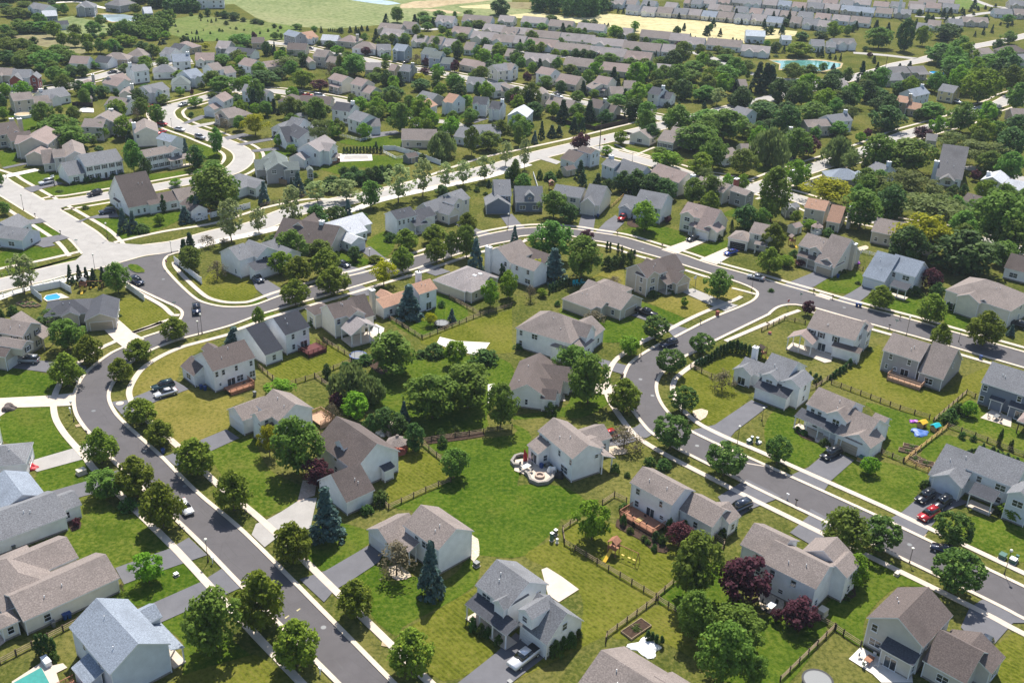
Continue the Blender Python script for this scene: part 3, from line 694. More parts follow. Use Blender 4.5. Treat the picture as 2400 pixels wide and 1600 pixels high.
for P, hw in ((P1, 3.9), (R4, 3.9), (R5, 3.2), (R7, 3.3), (R8, 3.2), (R9, 3.2), (R12, 3.4), (R11, 3.3), (R13, 3.4)):
    m = MB(); ribbon(m, P, hw, hw+.6, 0, .07); ribbon(m, P, -hw, -hw-.6, 0, .07); tag(m.build('kerb', M['kerb']), 'low pale kerb along the concrete road', None, None, 'structure')
    if P not in (P1,): 
        m = MB(); ribbon(m, P, hw+3.0, hw+4.2, 0, .065); ribbon(m, P, -hw-3.0, -hw-4.2, 0, .065); tag(m.build('sidewalk', M['concrete']), 'narrow pale sidewalk beside the concrete road', None, None, 'structure')
walk(catmull(W('s:-60,720;40,684;90,671;152,657;215,640')), 1.3, -1.3, .09, 'concrete_pale', 'pale path along the parkway beside the white rail fence')
walk(catmull(W('s:420,592;464,578;510,566;600,547;715,520;824,493;889,470;1009,443;1128,418;1181,403;1240,385')), 1.6, -1.6, .09, 'concrete_pale', 'pale path running along the parkway under thin trees')
walk(catmull(W('s:-60,648;0,630;100,610;191,589')), .7, -.7, .09); walk(catmull(W('01:1050,660;1500,560;1980,480|m1:1300,1450;1920,1330|m2:60,760;500,640;1010,465;1240,405|m3:0,385;160,350;500,275;980,155')), .7, -.7, .09)
walk(catmull(W('m3:700,345;850,375;960,405;1100,440')), .6, -.6, .09); walk(W('m3:960,420;1080,370;1120,355'), .5, -.5, .094)
# island in the dark junction
isl = catmull(W('01:1175,880;1200,865;1260,872;1330,920;1330,940;1270,945;1210,925'), 5, True)
sheet('traffic_island', isl, .30, 'lawn_green', 'small oval grass island in the junction')
m = MB(); ribbon(m, isl+[isl[0]], -.02, -.35, .09, .29); tag(m.build('kerb', M['kerb']), 'pale kerb ring round the small oval island', None, None, 'structure')
DRIVES = [('drive_dark', '03:1060,515;1560,335;1735,235;1905,395;1690,470;1230,630;1140,665'), ('drive_dark', '03:1400,840;1840,645;2040,520;2225,690;2060,765;1760,890;1480,1015'),
 ('drive_dark', '02:430,1390;850,1270;1090,1180;1200,1290;860,1400;560,1480'), ('concrete_road', '02:245,1110;670,985;830,930;950,1010;780,1080;340,1200'),
 ('concrete', '02:-40,525;480,498;690,475;700,590;470,600;150,610;60,650;-40,720'), ('drive_dark', '02:60,240;180,160;490,190;790,230;800,300;720,400;660,330;460,290'),
 ('drive_dark', '02:1220,520;1600,360;1740,440;1380,575;1140,700;1020,560;1170,540'), ('drive_dark', '02:1840,910;2080,810;2200,890;1915,1020;1700,1100;1650,1180;1510,1060;1700,990'),
 ('concrete_road', '12:560,1440;420,1445;230,1568|13:105,70;0,110;-40,210;80,325;200,230;500,150'), ('drive_dark', '13:640,540;1050,300;1180,350;1130,460;860,640;720,720;625,830;400,620'),
 ('drive_dark', '13:2385,1110|23:330,1310;0,1568;-250,1800|13:1600,1760;1830,1590;2210,1290'), ('drive_dark', '22:710,130;900,185;1080,230;1040,310;920,275;840,240'),
 ('concrete', '22:415,370;560,380;900,400;1030,390;1000,480;860,490;590,470;480,470;490,550;340,550;420,480'), ('drive_dark', '22:820,920;900,880;1130,790;1200,740;1320,840;1240,885;1000,960;900,960'),
 ('drive_dark', '22:2200,540;2352,600;2050,830;1960,940;1880,965;1640,830;1680,810;1860,770'), ('drive_dark', '32:790,1095;580,1280;510,1380;190,1240;370,1160;500,1050;600,1000'),
 ('drive_dark', '32:1390,1430;1500,1350;1850,1480;1600,1568|33:1420,240;1090,80;1230,0'), ('drive_dark', '33:1770,1060;1850,880;1990,790;2352,960;2400,1020;2250,1020;2020,1280;1900,1200'),
 ('drive_dark', '33:200,190;370,40;390,-30;600,90;540,215;440,330'), ('drive_dark', '22:1890,1430;2120,1290;2160,1270;2480,1430;2200,1540;2080,1620;1960,1540'),
 ('drive_dark', '31:430,930;560,985;370,1100;320,1120;110,1060;310,980'), ('drive_dark', '31:850,1065;1000,1085;860,1190;790,1250;610,1200;760,1120'), ('concrete', '31:430,1150;480,1125;600,1165;560,1190'),
 ('concrete', '21:1700,640;1790,650;1540,755;1500,770;1370,730;1590,650;1640,620'), ('concrete', '21:1970,710;2090,740;1880,865;1720,820'), ('drive_dark', '21:640,400;770,405;745,570;600,550'),
 ('drive_dark', '21:950,410;1030,480;910,600;760,575;860,470'), ('drive_dark', '11:2240,415|21:0,400;60,470;130,535;0,550|11:2330,560;2300,500'), ('drive_dark', '11:1820,490;1900,470;2040,540;2200,590;2040,620'),
 ('drive_dark', '11:950,730;1050,700;1180,800;1260,840;1160,880'), ('drive_dark', '11:750,880;870,880;1050,925;990,960;800,985;760,960'), ('drive_dark', '11:-40,1000;60,980;220,1080;270,1150;120,1190;0,1090'),
 ('drive_dark', '11:840,1080;960,1050;1080,1110;1050,1150;880,1150'), ('drive_dark', '11:1460,900;1600,865;1790,930;1650,970'), ('concrete_road', '21:1545,1110;1660,1085;1980,1215;2080,1240;1960,1295;1830,1240'),
 ('drive_dark', '21:1090,1330;1160,1310;1480,1420;1640,1460;1500,1545;1430,1470;1260,1390'), ('concrete', '01:890,1395;1060,1345;1225,1490;1330,1550;1150,1640;1050,1560'),
 ('drive_dark', '01:-40,500;370,440;430,475;-40,545'), ('drive_dark', '01:220,650;560,590;640,620;480,665;510,690;400,710;350,690;220,690'), ('drive_dark', '01:215,165;510,100;590,120;400,165;290,205'),
 ('drive_dark', '01:690,470;1060,360;1090,430;800,445;740,480'), ('concrete_pale', 'm0:20,1010;480,915;560,940;100,1040'), ('drive_dark', 'm0:30,900;380,825;400,850;60,920'),
 ('drive_dark', 'm1:730,480;1000,430;1150,460;780,520'), ('drive_dark', 'm1:150,295;420,180;540,195;220,300'), ('concrete_road', 'm1:260,330;600,270;620,300;330,355'), ('drive_dark', 'm1:900,580;1420,480;1420,520;980,600'), ('drive_dark', 'm1:1100,660;1480,620;1500,660;1130,690'),
 ('drive_dark', 'm2:215,245;430,225;470,245;240,285'), ('drive_dark', 'm2:1030,150;1110,120;1160,130;1050,165'), ('concrete_road', 'm3:190,440;270,430;390,470;350,490'), ('concrete_road', 'm3:800,310;980,300;960,335;860,325'),
 ('drive_dark', 'k3:550,1280;710,1230;820,1235;650,1290'), ('drive_dark', 'k3:1830,1510;1960,1470;2090,1475;1900,1540'), ('drive_dark', 'm4:780,430;960,460;920,480;760,445'), ('drive_dark', 'm4:830,600;1060,655;1010,665;840,620'),
 ('drive_dark', 'k0:1730,870;1900,890;1640,955;1540,930'), ('concrete_pale', 'k0:60,1180;150,1170;200,1200;80,1220')]
for i, (m_, sp) in enumerate(DRIVES):
    sheet('driveway', W(sp), .115+.0015*(i % 20), m_, 'paved driveway leading from the street to a garage', 'structure')
# patios and pads lying on the lawns
PADS = [('concrete_pale', '12:1660,20;1700,-60|11:1690,1530;1850,1568|12:2150,15;2110,75;2000,125;1800,80'), ('concrete', '23:270,530;320,510;450,590;615,712;430,830;330,760'), ('concrete_pale', '33:740,1350;850,1240;960,1300;1320,1490;1330,1568;1040,1568;960,1490'),
 ('concrete', '32:1950,705;2050,630;2240,700;2230,790'), ('concrete', '32:230,80;430,60;600,130;580,190;520,200;400,150;330,130'), ('paver', '03:-20,1010;60,960;130,1090;160,1110;-20,1250'), ('concrete', '03:110,1560;400,1370;450,1420;580,1390;620,1430;520,1480;560,1600;110,1640'),
 ('poolcover', '03:110,1580;380,1430;470,1600;110,1660'), ('concrete_pale', '11:1050,1470;1100,1410;1180,1450;1150,1568|12:1120,30;1050,20'), ('concrete_pale', 'm2:-80,460;0,470;245,460;240,412;-60,405'), ('concrete', 'm1:2290,870;2349,880'),
 ('gravelbed', '13:1220,510;1300,480;1430,590;1300,630;1240,600'), ('gravelbed', '13:1980,210;2040,250;2050,400;2000,460;1970,430'), ('concrete', '22:30,1090;180,1070;260,1140;390,1190;330,1290;230,1305;130,1230;20,1190'), ('gravelbed', '22:860,985;960,960;1060,1000;1040,1040;930,1045;870,1010'),
 ('mulch', '33:620,700;700,660;800,700;810,770;740,820;640,800'), ('mulch', '32:235,760;290,760;330,840;430,900;400,920;300,880;240,800'), ('concrete', '32:430,890;560,965;560,995;430,920'), ('mulch', '23:950,130;1050,60;1450,350;1300,360;1180,260'),
 ('gravelbed', '33:-80,720;50,660;140,780;150,860;60,960;-60,900'), ('paver', '12:380,1480;430,1280;560,1290;540,1420;470,1440'), ('mulch', '12:1040,220;1100,160;1260,200;1230,290;1150,305'), ('mulch', '21:1060,500;1100,420;1250,400;1180,520'),
 ('paver', '21:80,990;140,950;330,990;350,1030;160,1050'), ('gravelbed', '31:800,720;900,690;920,720;820,740'), ('concrete', '01:410,1170;500,1140;560,1130;640,1170;480,1190'), ('mulch', '03:620,60;680,60;750,100;740,150;660,180'),
 ('mulch', '12:1550,900;1660,860;2080,830;2100,870;1580,945'), ('concrete', '22:1600,790;1620,800;1640,790;1620,780'), ('soil', '23:1060,1080;1170,1015;1225,1060;1110,1145'), ('mulch', '32:1320,1100;1390,1060;1490,1120;1420,1160'), ('concrete_pale', '31:-60,650;20,670;60,700;-20,740'),
 ('gravelbed', '22:1660,640;1740,620;1800,640;1780,700;1730,730;1680,700'), ('concrete_pale', '12:2130,400;2190,390;2160,560;2130,570'), ('mulch', '01:570,130;700,120;1040,80;1020,60;600,140')]
for i, (m_, sp) in enumerate(PADS):
    nm, lb = {'concrete': ('patio', 'pale concrete patio slab'), 'concrete_pale': ('patio', 'bright concrete patio slab'), 'paver': ('patio', 'brown paved patio'), 'mulch': ('planting_bed', 'dark mulched planting bed'),
              'gravelbed': ('planting_bed', 'pale stone planting bed'), 'poolcover': ('pool_cover', 'teal cover stretched over a pool'), 'soil': ('vegetable_bed', 'bare soil vegetable bed')}[m_]
    P = W(sp)
    if len(P) < 3: continue
    if m_ in ('mulch', 'gravelbed'): P = catmull(P, 5, True)
    sheet(nm, P, .13+.0015*(i % 20)+(.03 if m_ == 'poolcover' else 0), m_, lb, 'structure')
# dry straw-coloured rings and bare patches
rr_ = random.Random(5)
for sp in ('13:1160,1180;1220,1160;1250,1190;1220,1240;1150,1230', '02:690,770;730,760;750,780;700,790', '02:1010,1080;1070,1100;1090,1130;1030,1110', '33:1400,210;1460,205;1440,230;1400,235'):
    sheet('bare_patch', catmull(W(sp), 4, True), .12, 'tanfield', 'bare sandy patch in the verge', 'structure')
# ---------------------------------------------------------------- near houses
H = house
H('tan ranch', 'long tan one-storey house with brown roof at the lower left edge', '03', (215, 1015), (1105, 610), 2.7, 8.4, 'cream', 'taupe', 'x', .5,
  wings=[('l', -1.5, 4, 7.5, 17.5, 2.7, 'h'), ('l', 3, 9, 12.2, 16.5, 2.7, 'x'), ('l', -3.0, .8, -.1, 4.2, 2.5, 'h', {'win': {'s': 1, 'w': 1}})], win={'s': [(.22, 0, 1.1)], 'e': [], 'w': 0})
H('pale blue-roofed house', 'two-storey white house with mottled pale blue roof and brown deck behind', '03', (1010, 1505), (1570, 1215), 5.1, (745, 1010), 'paleblue', 'bluegrey', 'y', .62,
  wings=[('l', 6.8, 7.1, 11.2, 11.0, 3.9, 'x', {'g': 'e'}), ('l', -2.3, 2.8, .3, 7.6, 2.6, 'w', {'p': .4}), ('l', -1.6, -4.6, .3, -.2, 2.6, 'w', {'p': .4, 'win': 0})], win={'s': [], 'w': [(.3, 1, 1), (.7, 1, 1)], 'e': 3},
  porch=[(8.9, .6, 11.0, 9.5, 2.75, 'e', 'bluegrey')], decks=[(-7.0, .5, -2.4, 7.2, .9, 'deck', 'swn')])
H('grey shingled ranch', 'white one-storey house with mottled grey roof at the left edge', '03', (-260, 370), (625, 45), 2.7, 9.5, 'white', 'grey', 'x', .5, wings=[('l', 7, 8, 14.5, 17.5, 2.7, 'y', {'roof': 'bluegrey'}), ('l', 13.0, 2, 18.2, 7.5, 2.6, 'x', {})], win={'s': [(.1, 0, 1)], 'e': 0})
H('grey-roofed garage house', 'white house with grey roof behind the red mower at the left edge', '02', (-330, 1180), (240, 1130), 3.2, 7.5, 'white', 'grey', 'h', .5, wings=[('l', -6, 6, 3.5, 14, 5.0, 'h', {})], win={'s': [], 'e': 1})
H('beige house at the left edge', 'beige two-storey house with arched dormer above its white garage, left edge', '01', (210, 1530), (390, 1415), 5.1, 9.0, 'beige', 'taupe', 'y', .55,
  wings=[('w', (40, 1720), (185, 1640), 3.3, 7.0, 'y', {'g': 's', 'roof': 'brown'}), ('l', -4.5, -3.0, -.5, 3.5, 4.6, 'y', {'z0': 3.0}), ('l', 4.2, -1.6, 8.0, 6, 2.8, 's', {'open': 1})], win={'s': 2, 'e': [(.3, 1, 1), (.5, 1, 1), (.7, 1, 1)]}, style='sh')
H('dark-roofed pool ranch', 'beige ranch house with dark grey roof beside the walled blue pool', '01', (400, 1345), (850, 1310), 2.7, 8.6, 'beige', 'dark', 'h', .45,
  wings=[('l', 9.2, -4.4, 16.4, 7.0, 2.7, 'y', {'g': 's'}), ('l', 3.8, -1.1, 8.0, 4.0, 2.7, 'y', {'p': .5})], win={'s': [(.35, 0, 1.2)], 'w': 1}, garmat='garage_tan')
H('brown-roofed deck house', 'white two-storey house with dark brown roof and stepped red-brown deck', '02', (1955, 285), (2350, 157), 5.0, (1835, 125), 'white', 'brown', 'x', .62,
  wings=[('w', (1650, 235), (1785, 325), 2.7, 5.5, 'y', {'g': 's'}), ('l', 3.0, 7.6, 6.2, 10.8, 5.2, 'y', {})],
  win={'s': [(.07, 1, .8, 1.3), (.23, 1, .8, 1.3), (.55, 1, .8, 1.3), (.92, 1, .8, 1.3), (.40, 0, 1.9, 2.1), (.62, 0, 1.6, 1.5), (.93, 0, 1.4, 1.5), (.13, 0, .6, .8)], 'w': []},
  decks=[(2.0, -3.1, 7.6, -.05, .8, 'deck', 'se')])
H('navy-roofed house', 'white two-storey house with navy roof and red octagonal deck', '11', (270, 1520), (500, 1440), 5.0, (160, 1365), 'white', 'navy', 'x', .6,
  wings=[('w', (75, 1700), (265, 1650), 2.7, (-60, 1450), 'x', {}), ('l', -3.0, 6.5, .0, 9.5, 4.2, 'y', {})], win={'s': [(.3, 1, .9), (.8, 1, .9), (.75, 0, 1.9, 2.1), (.3, 0, .9)], 'w': [(.35, 0, .8)], 'e': 0}, decks=[(3.0, -4.2, 8.0, -.1, .9, 'deck_red', 'swe')])
H('covered-patio house', 'tan two-storey house with brown roof over a gabled timber patio cover', '11', (720, 1370), (955, 1310), 5.0, (650, 1250), 'cream', 'brown', 'x', .6,
  wings=[('w', (950, 1375), (1090, 1335), 3.0, 9.0, 'x', {'p': .9}), ('l', 3.2, -1.3, 7.6, 4.5, 5.0, 'y', {}), ('l', -1.6, 7, 3.5, 12, 3.6, 'h')],
  win={'s': [(.15, 1, 1.0)], 'w': []}, porch=[(1.0, -6.0, 8.6, -.6, 2.9, 'y', 'lilac')], chim=[(13.0, 5.2, 1.0, 1.4, 7.6, 'w_beige')])
H('orange-roofed chimney house', 'white two-storey house with orange roof and white chimney near the blue bins', '11', (1500, 1145), (1670, 1090), 5.0, (1440, 1050), 'white', 'orange', 'x', .6,
  wings=[('w', (1225, 1215), (1330, 1175), 2.7, (1100, 1140), 'y', {'p': .55, 't': '11'}), ('l', -9.0, 2.6, .3, 8.2, 2.9, 'x', {'p': .5})], win={'s': [(.5, 1, .9), (.55, 0, 1.7, 2.1)], 'e': 0}, chim=[(3.6, 4.8, 1.1, 1.3, 8.6, 'w_white')])
H('skylight ranch', 'grey hip-roofed ranch house with two white skylights in its roof', '11', (1620, 1010), (1920, 1120), 2.8, 13.5, 'beige', 'lilac', 'h', .5,
  wings=[('l', 6.0, .5, 13.0, 8.5, 2.9, 'h'), ('l', 6.8, 5.6, 11.8, 12.6, 2.7, 'x')], win={'s': [], 'e': [(.2, 0, 1.8, 1.3), (.7, 0, 1.2)]}, roofwin=[(9.2, 6.0, 5.0), (9.9, 7.4, 5.2)])
H('tall-chimney house', 'white house with brown roof and tall white chimney on its gable', '11', (2090, 760), (2330, 850), 4.9, 9.5, 'white', 'taupe', 'y', .6,
  wings=[('w', (2330, 850), (2470, 800), 4.9, 8.5, 'x'), ('l', 5.5, 6.0, 15.0, 15.5, 2.9, 'x', {'roof': 'brown'})], win={'s': [(.85, 0, 1.1), (.85, 1, 1)]}, chim=[(2.0, -.1, 1.9, .9, 7.4, 'w_white')])
H('arched-window house', 'beige two-storey house with brown roof and wooden side deck, left of the dormer house', '12', (210, 745), (530, 620), 5.0, (20, 590), 'white', 'taupe', 'y', .6,
  wings=[('l', -2.6, 2.5, .6, 6.0, 4.9, 'x', {}), ('l', -3.7, 7.1, 3.2, 13.1, 3.4, 'x', {'g': 'w'})], win={'s': [], 'w': 1},
  porch=[(-2.4, .4, .2, 3.6, 2.8, 's', 'brown')], decks=[(9.2, -.2, 12.6, 4.6, .9, 'deck_pale', 'sen')])
H('dormer house', 'large white house with brown roof, a white dormer and a lower garage wing', '12', (830, 1490), (1095, 1370), 2.8, (545, 1290), 'white', 'brown', 'x', .8,
  wings=[('l', 5.4, 5.2, 15.6, 18.0, 4.4, 'y', {'p': .72, 'win': {'s': [], 'e': 1}}), ('l', 6.7, 10.2, 10.4, 13.2, 6.0, 'x', {'z0': 4.6, 'win': 'w', 'p': .8}), ('l', 11.0, 3.9, 13.6, 5.5, 2.5, 's', {'p': .3, 'roof': 'dark', 'win': 0})],
  win={'s': [], 'w': 0})
H('spruce-flanked house', 'white two-storey house with taupe roof standing between two blue spruces', '13', (1675, 360), (2005, 180), 5.1, (1330, 135), 'white', 'taupe', 'y', .6,
  wings=[('l', -3.4, 8.0, 3.2, 14.4, 2.9, 'x', {'g': 'w'}), ('l', 1.5, 8.6, 7.2, 12.0, 3.1, 'x', {}), ('l', -2.0, 5.0, .3, 9.0, 2.9, 'w', {'open': 1, 'p': .4})], win={'s': [], 'w': [(.35, 1, 1.0), (.62, 1, 1.9), (.75, 0, 1.0)]})
# the blue-grey house by the white pickup: ridge runs away from the viewer
H('pickup house', 'white two-storey house with grey roof and dormered garage behind the white pickup', '23', (-340, 675), (-40, 900), 5.1, 8.6, 'white', 'grey', 'x', .62,
  wings=[('w', (50, 1030), (320, 1230), 2.9, (640, 990), 'x', {'g': 's', 'p': .95, 'win': {'e': [(.5, 1, 1.1)]}}), ('l', 9.0, .3, 12.0, 5.4, 6.0, 'y', {'z0': 4.2}), ('l', 4.6, -.75, 7.2, 4.5, 5.2, 'y', {'p': .8})],
  win={'s': [(.3, 1, 1.9), (.18, 0, 1.8), (.45, 0, 1.0)], 'e': [(.85, 0, 1.0), (.8, 1, 1.0)]}, porch=[(.2, -2.2, 9.4, .35, 2.8, 's', 'dark')])
H('hipped house by the yellow tarp', 'white house with brown hipped roof and steep front gables near a yellow tarp', '21', (30, 1450), (540, 1600), 4.9, 11.5, 'white', 'taupe', 'h', .65,
  wings=[('l', 9.5, -.6, 16.6, 8.0, 3.3, 'h', {}), ('l', 11.2, 4.2, 16.3, 9.2, 5.2, 'x', {'p': .9}), ('l', 8.4, 9.0, 16.0, 14.5, 3.4, 'y')], win={'s': [(.08, 1, .9), (.34, 1, 1.6), (.08, 0, .9)], 'e': 1})
H('cross-gabled white house', 'white house with brown cross-gabled roof behind the big maple at the bend', '22', (-60, 480), (325, 530), 3.0, (-92, 165), 'white', 'brown', 'y', .6,
  wings=[('l', 5.5, 2.6, 11.2, 8.2, 3.0, 'x', {'win': {'e': 1}}), ('l', 5.5, 7.8, 12.4, 14.4, 3.1, 'x', {'g': 'e'}), ('l', 7.4, -.4, 10.6, 3.4, 2.9, 'x', {'p': .8, 'win': 0})], win={'s': [(.5, 0, .7), (.85, 0, .7)]})
H('curved-patio house', 'white two-storey house with brown roof above the curved stone patio and fire pit', '22', (235, 825), (555, 1090), 5.15, (415, 665), 'white', 'taupe', 'x', .55,
  wings=[('l', .2, -2.5, 4.2, 1.2, 2.9, 's', {'p': .5, 'win': {'s': [(.55, 0, 2.0, 2.1)]}}), ('l', 5.6, 3.4, 10.2, 8.4, 4.7, 'y', {'p': .35}), ('l', .6, 5.5, 6.4, 13.2, 3.0, 'y', {'g': 'n'}), ('l', 6.2, 6.4, 12.2, 9.6, 2.9, 'n', {'open': 1, 'p': .45})],
  win={'s': [(.06, 1, .8), (.27, 1, .8), (.62, 1, .8), (.95, 1, .8), (.78, 0, 2.2, 1.5)], 'e': [(.85, 1, .9, .9)]})
H('deck and playset house', 'white two-storey house with taupe roof and brown deck above the yellow swings', '22', (1080, 1300), (1470, 1515), 5.1, (1225, 1135), 'white', 'taupe', 'x', .58,
  wings=[('w', (1545, 1538), (1825, 1728), 2.9, (2020, 1558), 'x', {'g': 'n', 'p': .62}), ('l', 12.0, 5.6, 17.6, 9.2, 2.9, 'y', {})],
  win={'s': [(.17, 1, 1.0), (.17, 0, 1.0), (.52, 0, 1.8, 2.1), (.8, 0, .9, .9), (.75, 1, .8)], 'e': []}, decks=[(1.2, -3.6, 8.6, -.05, .8, 'deck', 'swe')])
H('bottom brown-roofed house', 'large house roof of mottled brown shingles cropped by the bottom edge', '23', (560, 1640), (1190, 2060), 5.0, (905, 1160), 'cream', 'taupe', 'x', .55,
  wings=[('l', 7.5, 3.0, 19.5, 12.5, 4.6, 'x', {}), ('l', 4.0, -2.0, 8.5, 4.0, 4.4, 'y')], win=None)
H('plum-tree house', 'white two-storey house with brown roof behind the two purple trees', '33', (-80, 460), (440, 720), 5.1, (-20, 190), 'white', 'taupe', 'x', .58,
  wings=[('l', -4.6, 1.8, 2.0, 9.6, 5.0, 'x', {}), ('l', 3.5, 7.2, 10.5, 12.2, 5.0, 'y', {}), ('l', 7.6, 6.0, 12.0, 11.0, 5.0, 'y', {})],
  win={'s': [(.22, 1, 1.0), (.62, 1, 1.0), (.42, 0, .9, .9), (.14, 0, 2.2, 2.1)], 'e': [(.2, 0, .9, 1.3)]})
H('white-patio house', 'large beige two-storey house with brown roof and bright white patio, lower right', '33', (905, 975), (1425, 1255), 5.15, (1180, 690), 'warmgrey', 'brown', 'y', .62,
  wings=[('w', (1390, 1395), (1840, 1560), 2.9, (1980, 1270), 'x', {'g': 'n', 'p': .7, 'win': {'s': [(.5, 0, 1.8)], 'e': 0}}), ('l', 3.4, -1.9, 8.6, .6, 2.9, 's', {'p': .35, 'roof': 'dark', 'win': {'s': [(.35, 0, 1.9, 2.1)]}}), ('l', 9.2, 4.5, 17.2, 9.5, 3.1, 'y', {'p': .5})],
  win={'s': [(.13, 1, 1.0), (.2, 0, 1.9), (.86, 0, 1.0)], 'w': 2})
H('three-car house', 'pale blue-white two-storey house with grey roof behind three parked cars, right edge', '32', (1470, 1225), (1790, 1355), 2.9, (1640, 960), 'paleblue', 'grey', 'x', .62,
  wings=[('w', (1810, 1180), (2270, 1350), 5.1, (2010, 1005), 'x', {'win': {'s': [(.28, 1, 1.0), (.75, 1, 1.9), (.72, 0, 1.9)]}}), ('l', .8, -.5, 6.4, 4.0, 3.0, 'y', {'win': 0}), ('l', 13.6, .0, 18.0, 5.0, 5.3, 'y', {'win': {'s': [(.5, 1, 1.9)]}})],
  win={'s': []}, gar='s', porch=[(7.7, -.6, 12.2, 2.2, 2.85, 's', 'dark')])
H('bend house', 'white two-storey house with light grey roof, arched window and chimney above its driveway', '32', (-90, 295), (155, 385), 5.0, (120, 150), 'white', 'grey', 'x', .58,
  wings=[('l', 1.0, -.8, 5.0, 5.0, 5.1, 'y', {'win': {'s': [(.5, 1, 1.6)]}}), ('l', .6, -2.6, 8.4, .4, 2.9, 's', {'p': .42, 'g': 's', 'roof': 'dark', 'win': 0}), ('l', -6.0, 2.0, .5, 8.2, 3.1, 'x', {}), ('l', -6.6, 1.0, -2.0, 6.5, 3.1, 'y', {'win': {'s': [(.5, 0, 1.9, 1.9)]}}), ('l', 5.4, -.3, 10.0, 6, 5.05, 'y', {})],
  win={'s': [], 'e': [(.4, 0, .6), (.8, 1, .6)]}, chim=[(-5.2, 8.0, 1.1, 1.1, 6.6, 'w_white')])
H('porch and van house', 'white two-storey house with brown roof, long front porch and tan garage by the dark van', '32', (345, 580), (690, 730), 5.1, (480, 430), 'white', 'taupe', 'x', .58,
  wings=[('w', (600, 855), (870, 955), 2.9, (1110, 775), 'x', {'g': 's', 'p': .62, 'win': {'s': 0, 'e': [(.5, 1, .8)]}}), ('l', 4.8, -.5, 9.6, 5.0, 5.1, 'y', {'p': .7, 'win': {'s': [(.5, 1, 1.6, 1.6)]}}), ('l', 10.6, 7.6, 13.6, 10.8, 3.4, 'x', {}), ('l', 10.2, -2.3, 16.2, 3.4, 3.0, 'y', {'p': .62, 'win': 0})],
  win={'s': [(.17, 1, 1.0), (.37, 1, 1.0), (.3, 0, 1.2)]}, garmat='garage_tan', porch=[(-.9, -2.2, 10.2, .35, 2.8, 's', 'dark')])
H('grey wooden-deck house', 'grey two-storey house with brown roof and small wooden deck on an open lawn', '32', (1050, 85), (1395, 195), 5.0, (1130, -60), 'grey', 'taupe', 'x', .58,
  wings=[('w', (1375, 285), (1610, 360), 2.9, (1730, 155), 'x', {'p': .78, 'win': {'s': [(.45, 0, 1.9, 1.5)], 'e': [(.5, 1, .6)]}})],
  win={'s': [(.22, 1, .9), (.75, 1, .9), (.15, 0, .7, 1.2), (.4, 0, .9, .8), (.68, 0, 1.9, 2.1)]}, decks=[(3.2, -3.3, 10.8, -.05, .8, 'deck_pale', 'swe')])
H('covered patio white house', 'white two-storey house with brown roof and gabled patio cover at left', '31', (355, 1445), (800, 1570), 5.0, (455, 1300), 'white', 'taupe', 'x', .55,
  wings=[('l', 8.5, 6.5, 12.5, 10.8, 5.0, 'y'), ('l', 6.8, -1.4, 13.5, .5, 2.8, 's', {'p': .35, 'roof': 'brown', 'win': 0})], win={'s': [(.1, 1, .9), (.3, 1, .9), (.62, 1, .9), (.35, 0, 1.9, 2.1), (.6, 0, 1.1, 1.0), (.88, 0, 1.0)], 'e': 1}, style='sh',
  porch=[(-3.0, -4.0, 3.2, .4, 2.9, 'y', 'pink')])
H('blue-grey patio house', 'blue-grey two-storey house with grey roof and white patio at the right edge', '32', (1955, 380), (2420, 530), 5.1, (2055, 215), 'slate', 'grey', 'x', .58,
  wings=[('l', 2.6, -.9, 5.6, .5, 2.5, 's', {'p': .35, 'roof': 'dark', 'win': 0}), ('l', 6.6, -1.4, 11.8, .5, 2.6, 's', {'p': .35, 'roof': 'dark', 'win': {'s': [(.5, 0, 2.0, 2.0)]}}), ('l', 10.0, -7.2, 16.0, -1.8, 2.7, 'h', {'open': 1, 'roof': 'pink', 'wall': 'wood_dark'})],
  win={'s': [(.08, 1, 1.0), (.8, 1, 1.0), (.06, 0, 1.0), (.42, 0, .9)], 'w': 1})
H('beige tall chimney house', 'beige two-storey house with taupe roof and tall chimney beside its garage', '31', (275, 690), (525, 765), 5.0, (350, 600), 'warmgrey', 'taupe', 'x', .58,
  wings=[('w', (420, 845), (610, 900), 2.9, (750, 735), 'x', {'g': 's', 'p': .78, 'win': {'s': 0, 'e': [(.4, 1, .6)]}}), ('l', 3.4, -.6, 7.8, 4.0, 5.0, 'y', {'win': {'s': [(.5, 1, 1.2)]}}), ('l', 7.4, -2.4, 13.2, 3, 2.95, 'y', {'win': 0}), ('l', 9.5, 6.5, 13.5, 10, 4.9, 'x')],
  win={'s': [(.12, 1, 1.0), (.32, 1, 1.0)]}, garmat='garage_tan', chim=[('p', (752, 905), 1.2, 1.5, 7.6, 'w_beige')], porch=[(1.0, -2.0, 7.8, .35, 2.8, 's', 'brown')])
H('pale blue shuttered house', 'pale blue two-storey house with grey-blue roof left of a purple plum tree', '31', (865, 970), (1070, 1030), 2.9, (980, 810), 'paleblue', 'bluegrey', 'x', .7,
  wings=[('w', (1085, 910), (1355, 985), 5.0, (1175, 820), 'x', {'win': {'s': [(.25, 1, 1.0), (.7, 1, 1.9), (.6, 0, 1.9)], 'e': 0}})], win={'s': []}, gar='s', porch=[(8.0, -.9, 12.8, 1.6, 2.85, 's', 'dark')])
H('hipped stone-front house', 'white house with brown hipped roof, front gables and stone base near the dark pickup', '31', (1625, 1100), (2230, 1300), 4.8, (1770, 955), 'cream', 'taupe', 'h', .5,
  wings=[('l', 3.6, -1.2, 9.8, 5.0, 4.6, 'y', {}), ('w', (1830, 1225), (2100, 1300), 3.3, 9.0, 'y', {'p': .62, 'win': {'s': [(.35, 0, 1.1)]}})], win={'s': [(.1, 0, 1.8, 1.9), (.25, 1, 1.6)], 'e': [(.5, 1, 1.0), (.5, 0, .6)]}, style='')
